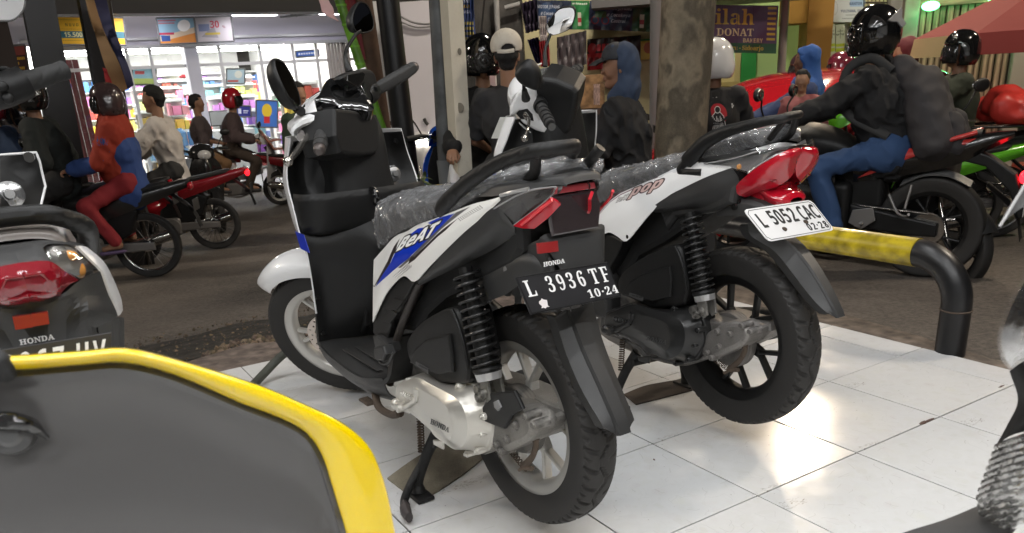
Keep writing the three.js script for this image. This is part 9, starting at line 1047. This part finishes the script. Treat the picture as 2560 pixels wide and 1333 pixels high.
mesh('body', loft([sec(-1.75, [[0.3, 0.6], [0.6, 0.66], [0.86, 0.62], [0.9, 0]]), sec(-1.6, [[0.22, 0.74], [0.55, 0.82], [0.92, 0.76], [0.96, 0]]), sec(-0.8, [[0.2, 0.8], [0.55, 0.85], [0.95, 0.8], [0.98, 0]]), sec(0.6, [[0.2, 0.8], [0.55, 0.85], [0.92, 0.79], [0.96, 0]]), sec(1.3, [[0.2, 0.8], [0.5, 0.84], [0.84, 0.74], [0.9, 0]]), sec(1.85, [[0.24, 0.7], [0.5, 0.76], [0.7, 0.66], [0.76, 0]]), sec(2.0, [[0.3, 0.5], [0.5, 0.6], [0.62, 0.5], [0.66, 0]])], { nu: 4, nv: 5 }), red, car);
mesh('cabin', loft([sec(-1.66, [[0.93, 0.72], [1.1, 0.68], [1.3, 0.6], [1.36, 0]]), sec(-1.2, [[0.94, 0.77], [1.2, 0.68], [1.42, 0.58], [1.47, 0]]), sec(-0.3, [[0.94, 0.79], [1.2, 0.69], [1.44, 0.59], [1.49, 0]]), sec(0.4, [[0.93, 0.79], [1.15, 0.7], [1.36, 0.6], [1.42, 0]]), sec(1.0, [[0.92, 0.76], [1.0, 0.72], [1.08, 0.66], [1.12, 0]]), sec(1.3, [[0.88, 0.72], [0.9, 0.68], [0.92, 0.62], [0.93, 0]])], { nu: 4, nv: 5 }), red, car);
for (const s of [-1, 1]) { mesh('window', loft([[[-1.3, 0.98, 0.79], [-1.25, 1.2, 0.71], [-1.1, 1.36, 0.64]], [[-0.5, 0.97, 0.805], [-0.45, 1.2, 0.72], [-0.4, 1.39, 0.645]], [[-0.42, 0.97, 0.805], [-0.37, 1.2, 0.72], [-0.32, 1.39, 0.645]], [[0.45, 0.96, 0.8], [0.4, 1.15, 0.725], [0.3, 1.33, 0.655]], [[1.0, 0.95, 0.775], [0.8, 1.06, 0.745], [0.6, 1.2, 0.7]]].map((r) => r.map(([x, y, z]) => [x, y, (z + 0.012) * s])), { nu: 3, nv: 3, thick: 0.004, flip: s > 0 }), dark, car); mesh('door_handle', rod([[-0.2, 0.86, 0.84 * s], [-0.12, 0.87, 0.86 * s], [-0.02, 0.87, 0.84 * s]], 0.014), red, car); const mi = mesh('side_mirror', ball(0.11, [0.66, 1.02, 0.94 * s], 0.7, 0.7, 1), red, car); mesh('mirror_glass', ball(0.1, [0.62, 1.02, 0.94 * s], 0.45, 0.65, 0.9), M.mirror, mi); for (const x of [-1.15, 1.2]) { const w = mesh('wheel', tyreGeo(0.2, 0.3, 0.18, 0, false), M.rubber, car); w.position.set(x, 0.3, 0.74 * s); mesh('rim', turned([[0, -0.03], [0.19, -0.02], [0.2, 0.03], [0, 0.03]], [0, 0, 0.05 * s], [0, 0, 2 * s], 24), M.rim, w); } }
const f8 = fl(27, 0, 1280); block(f8, 'building', 'dark row of houses far behind the street', 'building', -900, 3400, -400, 2, S([0.06, 0.055, 0.05], 0.9, { map: T.dirty }), 0, 0);
}
{
const refl = (px, py, dist) => { const d = ray(px, py), g = gnd(px, py), k = dist / Math.hypot(d.x, d.z); return V(g.x + d.x * k, -d.y * k, g.z + d.z * k); };
[[2012, 1058, 'upper'], [1998, 1108, 'lower']].forEach(([x, y, nm], i) => { const p = refl(x, y, 9), t = thing('flood_lamp', `${nm} warm flood lamp above the far side of the street`, 'lamp', [p.x, p.y, p.z]); t.lookAt(0, 0.3, -1.5); mesh('lamp_glass', box(0.3, 0.24, 0.02, 0.008, 0, 0, 0), S(0.9, 0.4, { e: [1, 0.8, 0.58], emissiveIntensity: 50 }), t); mesh('housing', box(0.5, 0.42, 0.12, 0.02, 0, 0, -0.08), S(0.2, 0.5), t); const l = mkLight([1, 0.8, 0.58], 130, 0.3, 0.24, [p.x, p.y, p.z], [0, 0.3, -1.5]); l.translateZ(-0.05); void i; });
const street = (x, z, y, col, L, w, to, label) => { const t = thing('street_lamp', label, 'lamp', [x, SY, z]); mesh('pole', cyl([0, 0, 0], [0, y - SY + 0.1, 0], 0.07, 0.05), S(0.2, 0.5), t); mesh('lamp_glass', box(w, 0.05, w * 0.5, 0.01, 0, y - SY - 0.02, 0.3), S(0.9, 0.4, { e: col, emissiveIntensity: 12 }), t); mesh('lamp_head', box(w + 0.06, 0.08, w * 0.5 + 0.06, 0.02, 0, y - SY + 0.05, 0.3), S(0.2, 0.5), t); mkLight(col, L, w, w * 0.5, [x, y - 0.06, z + 0.3], to); };
street(-9.5, -6.2, 5.5, [1, 0.88, 0.74], 300, 0.8, [-4, 0, -6.5], 'street lamp over the traffic at the left, above the frame');
street(5.2, -4.2, 5.5, [1, 0.86, 0.7], 200, 0.8, [2.5, 0, -5.5], 'street lamp over the sport motorcycle, above the frame');
street(1.6, -8.4, 5.2, [1, 0.9, 0.76], 300, 0.8, [2.2, 0.8, -11.5], 'street lamp over the stalls behind the poles, above the frame');
street(8.5, -9, 5.2, [1, 0.84, 0.62], 300, 0.8, [6, 1, -13], 'street lamp before the pink gate, above the frame');
}
renderer.render(scene, camera);
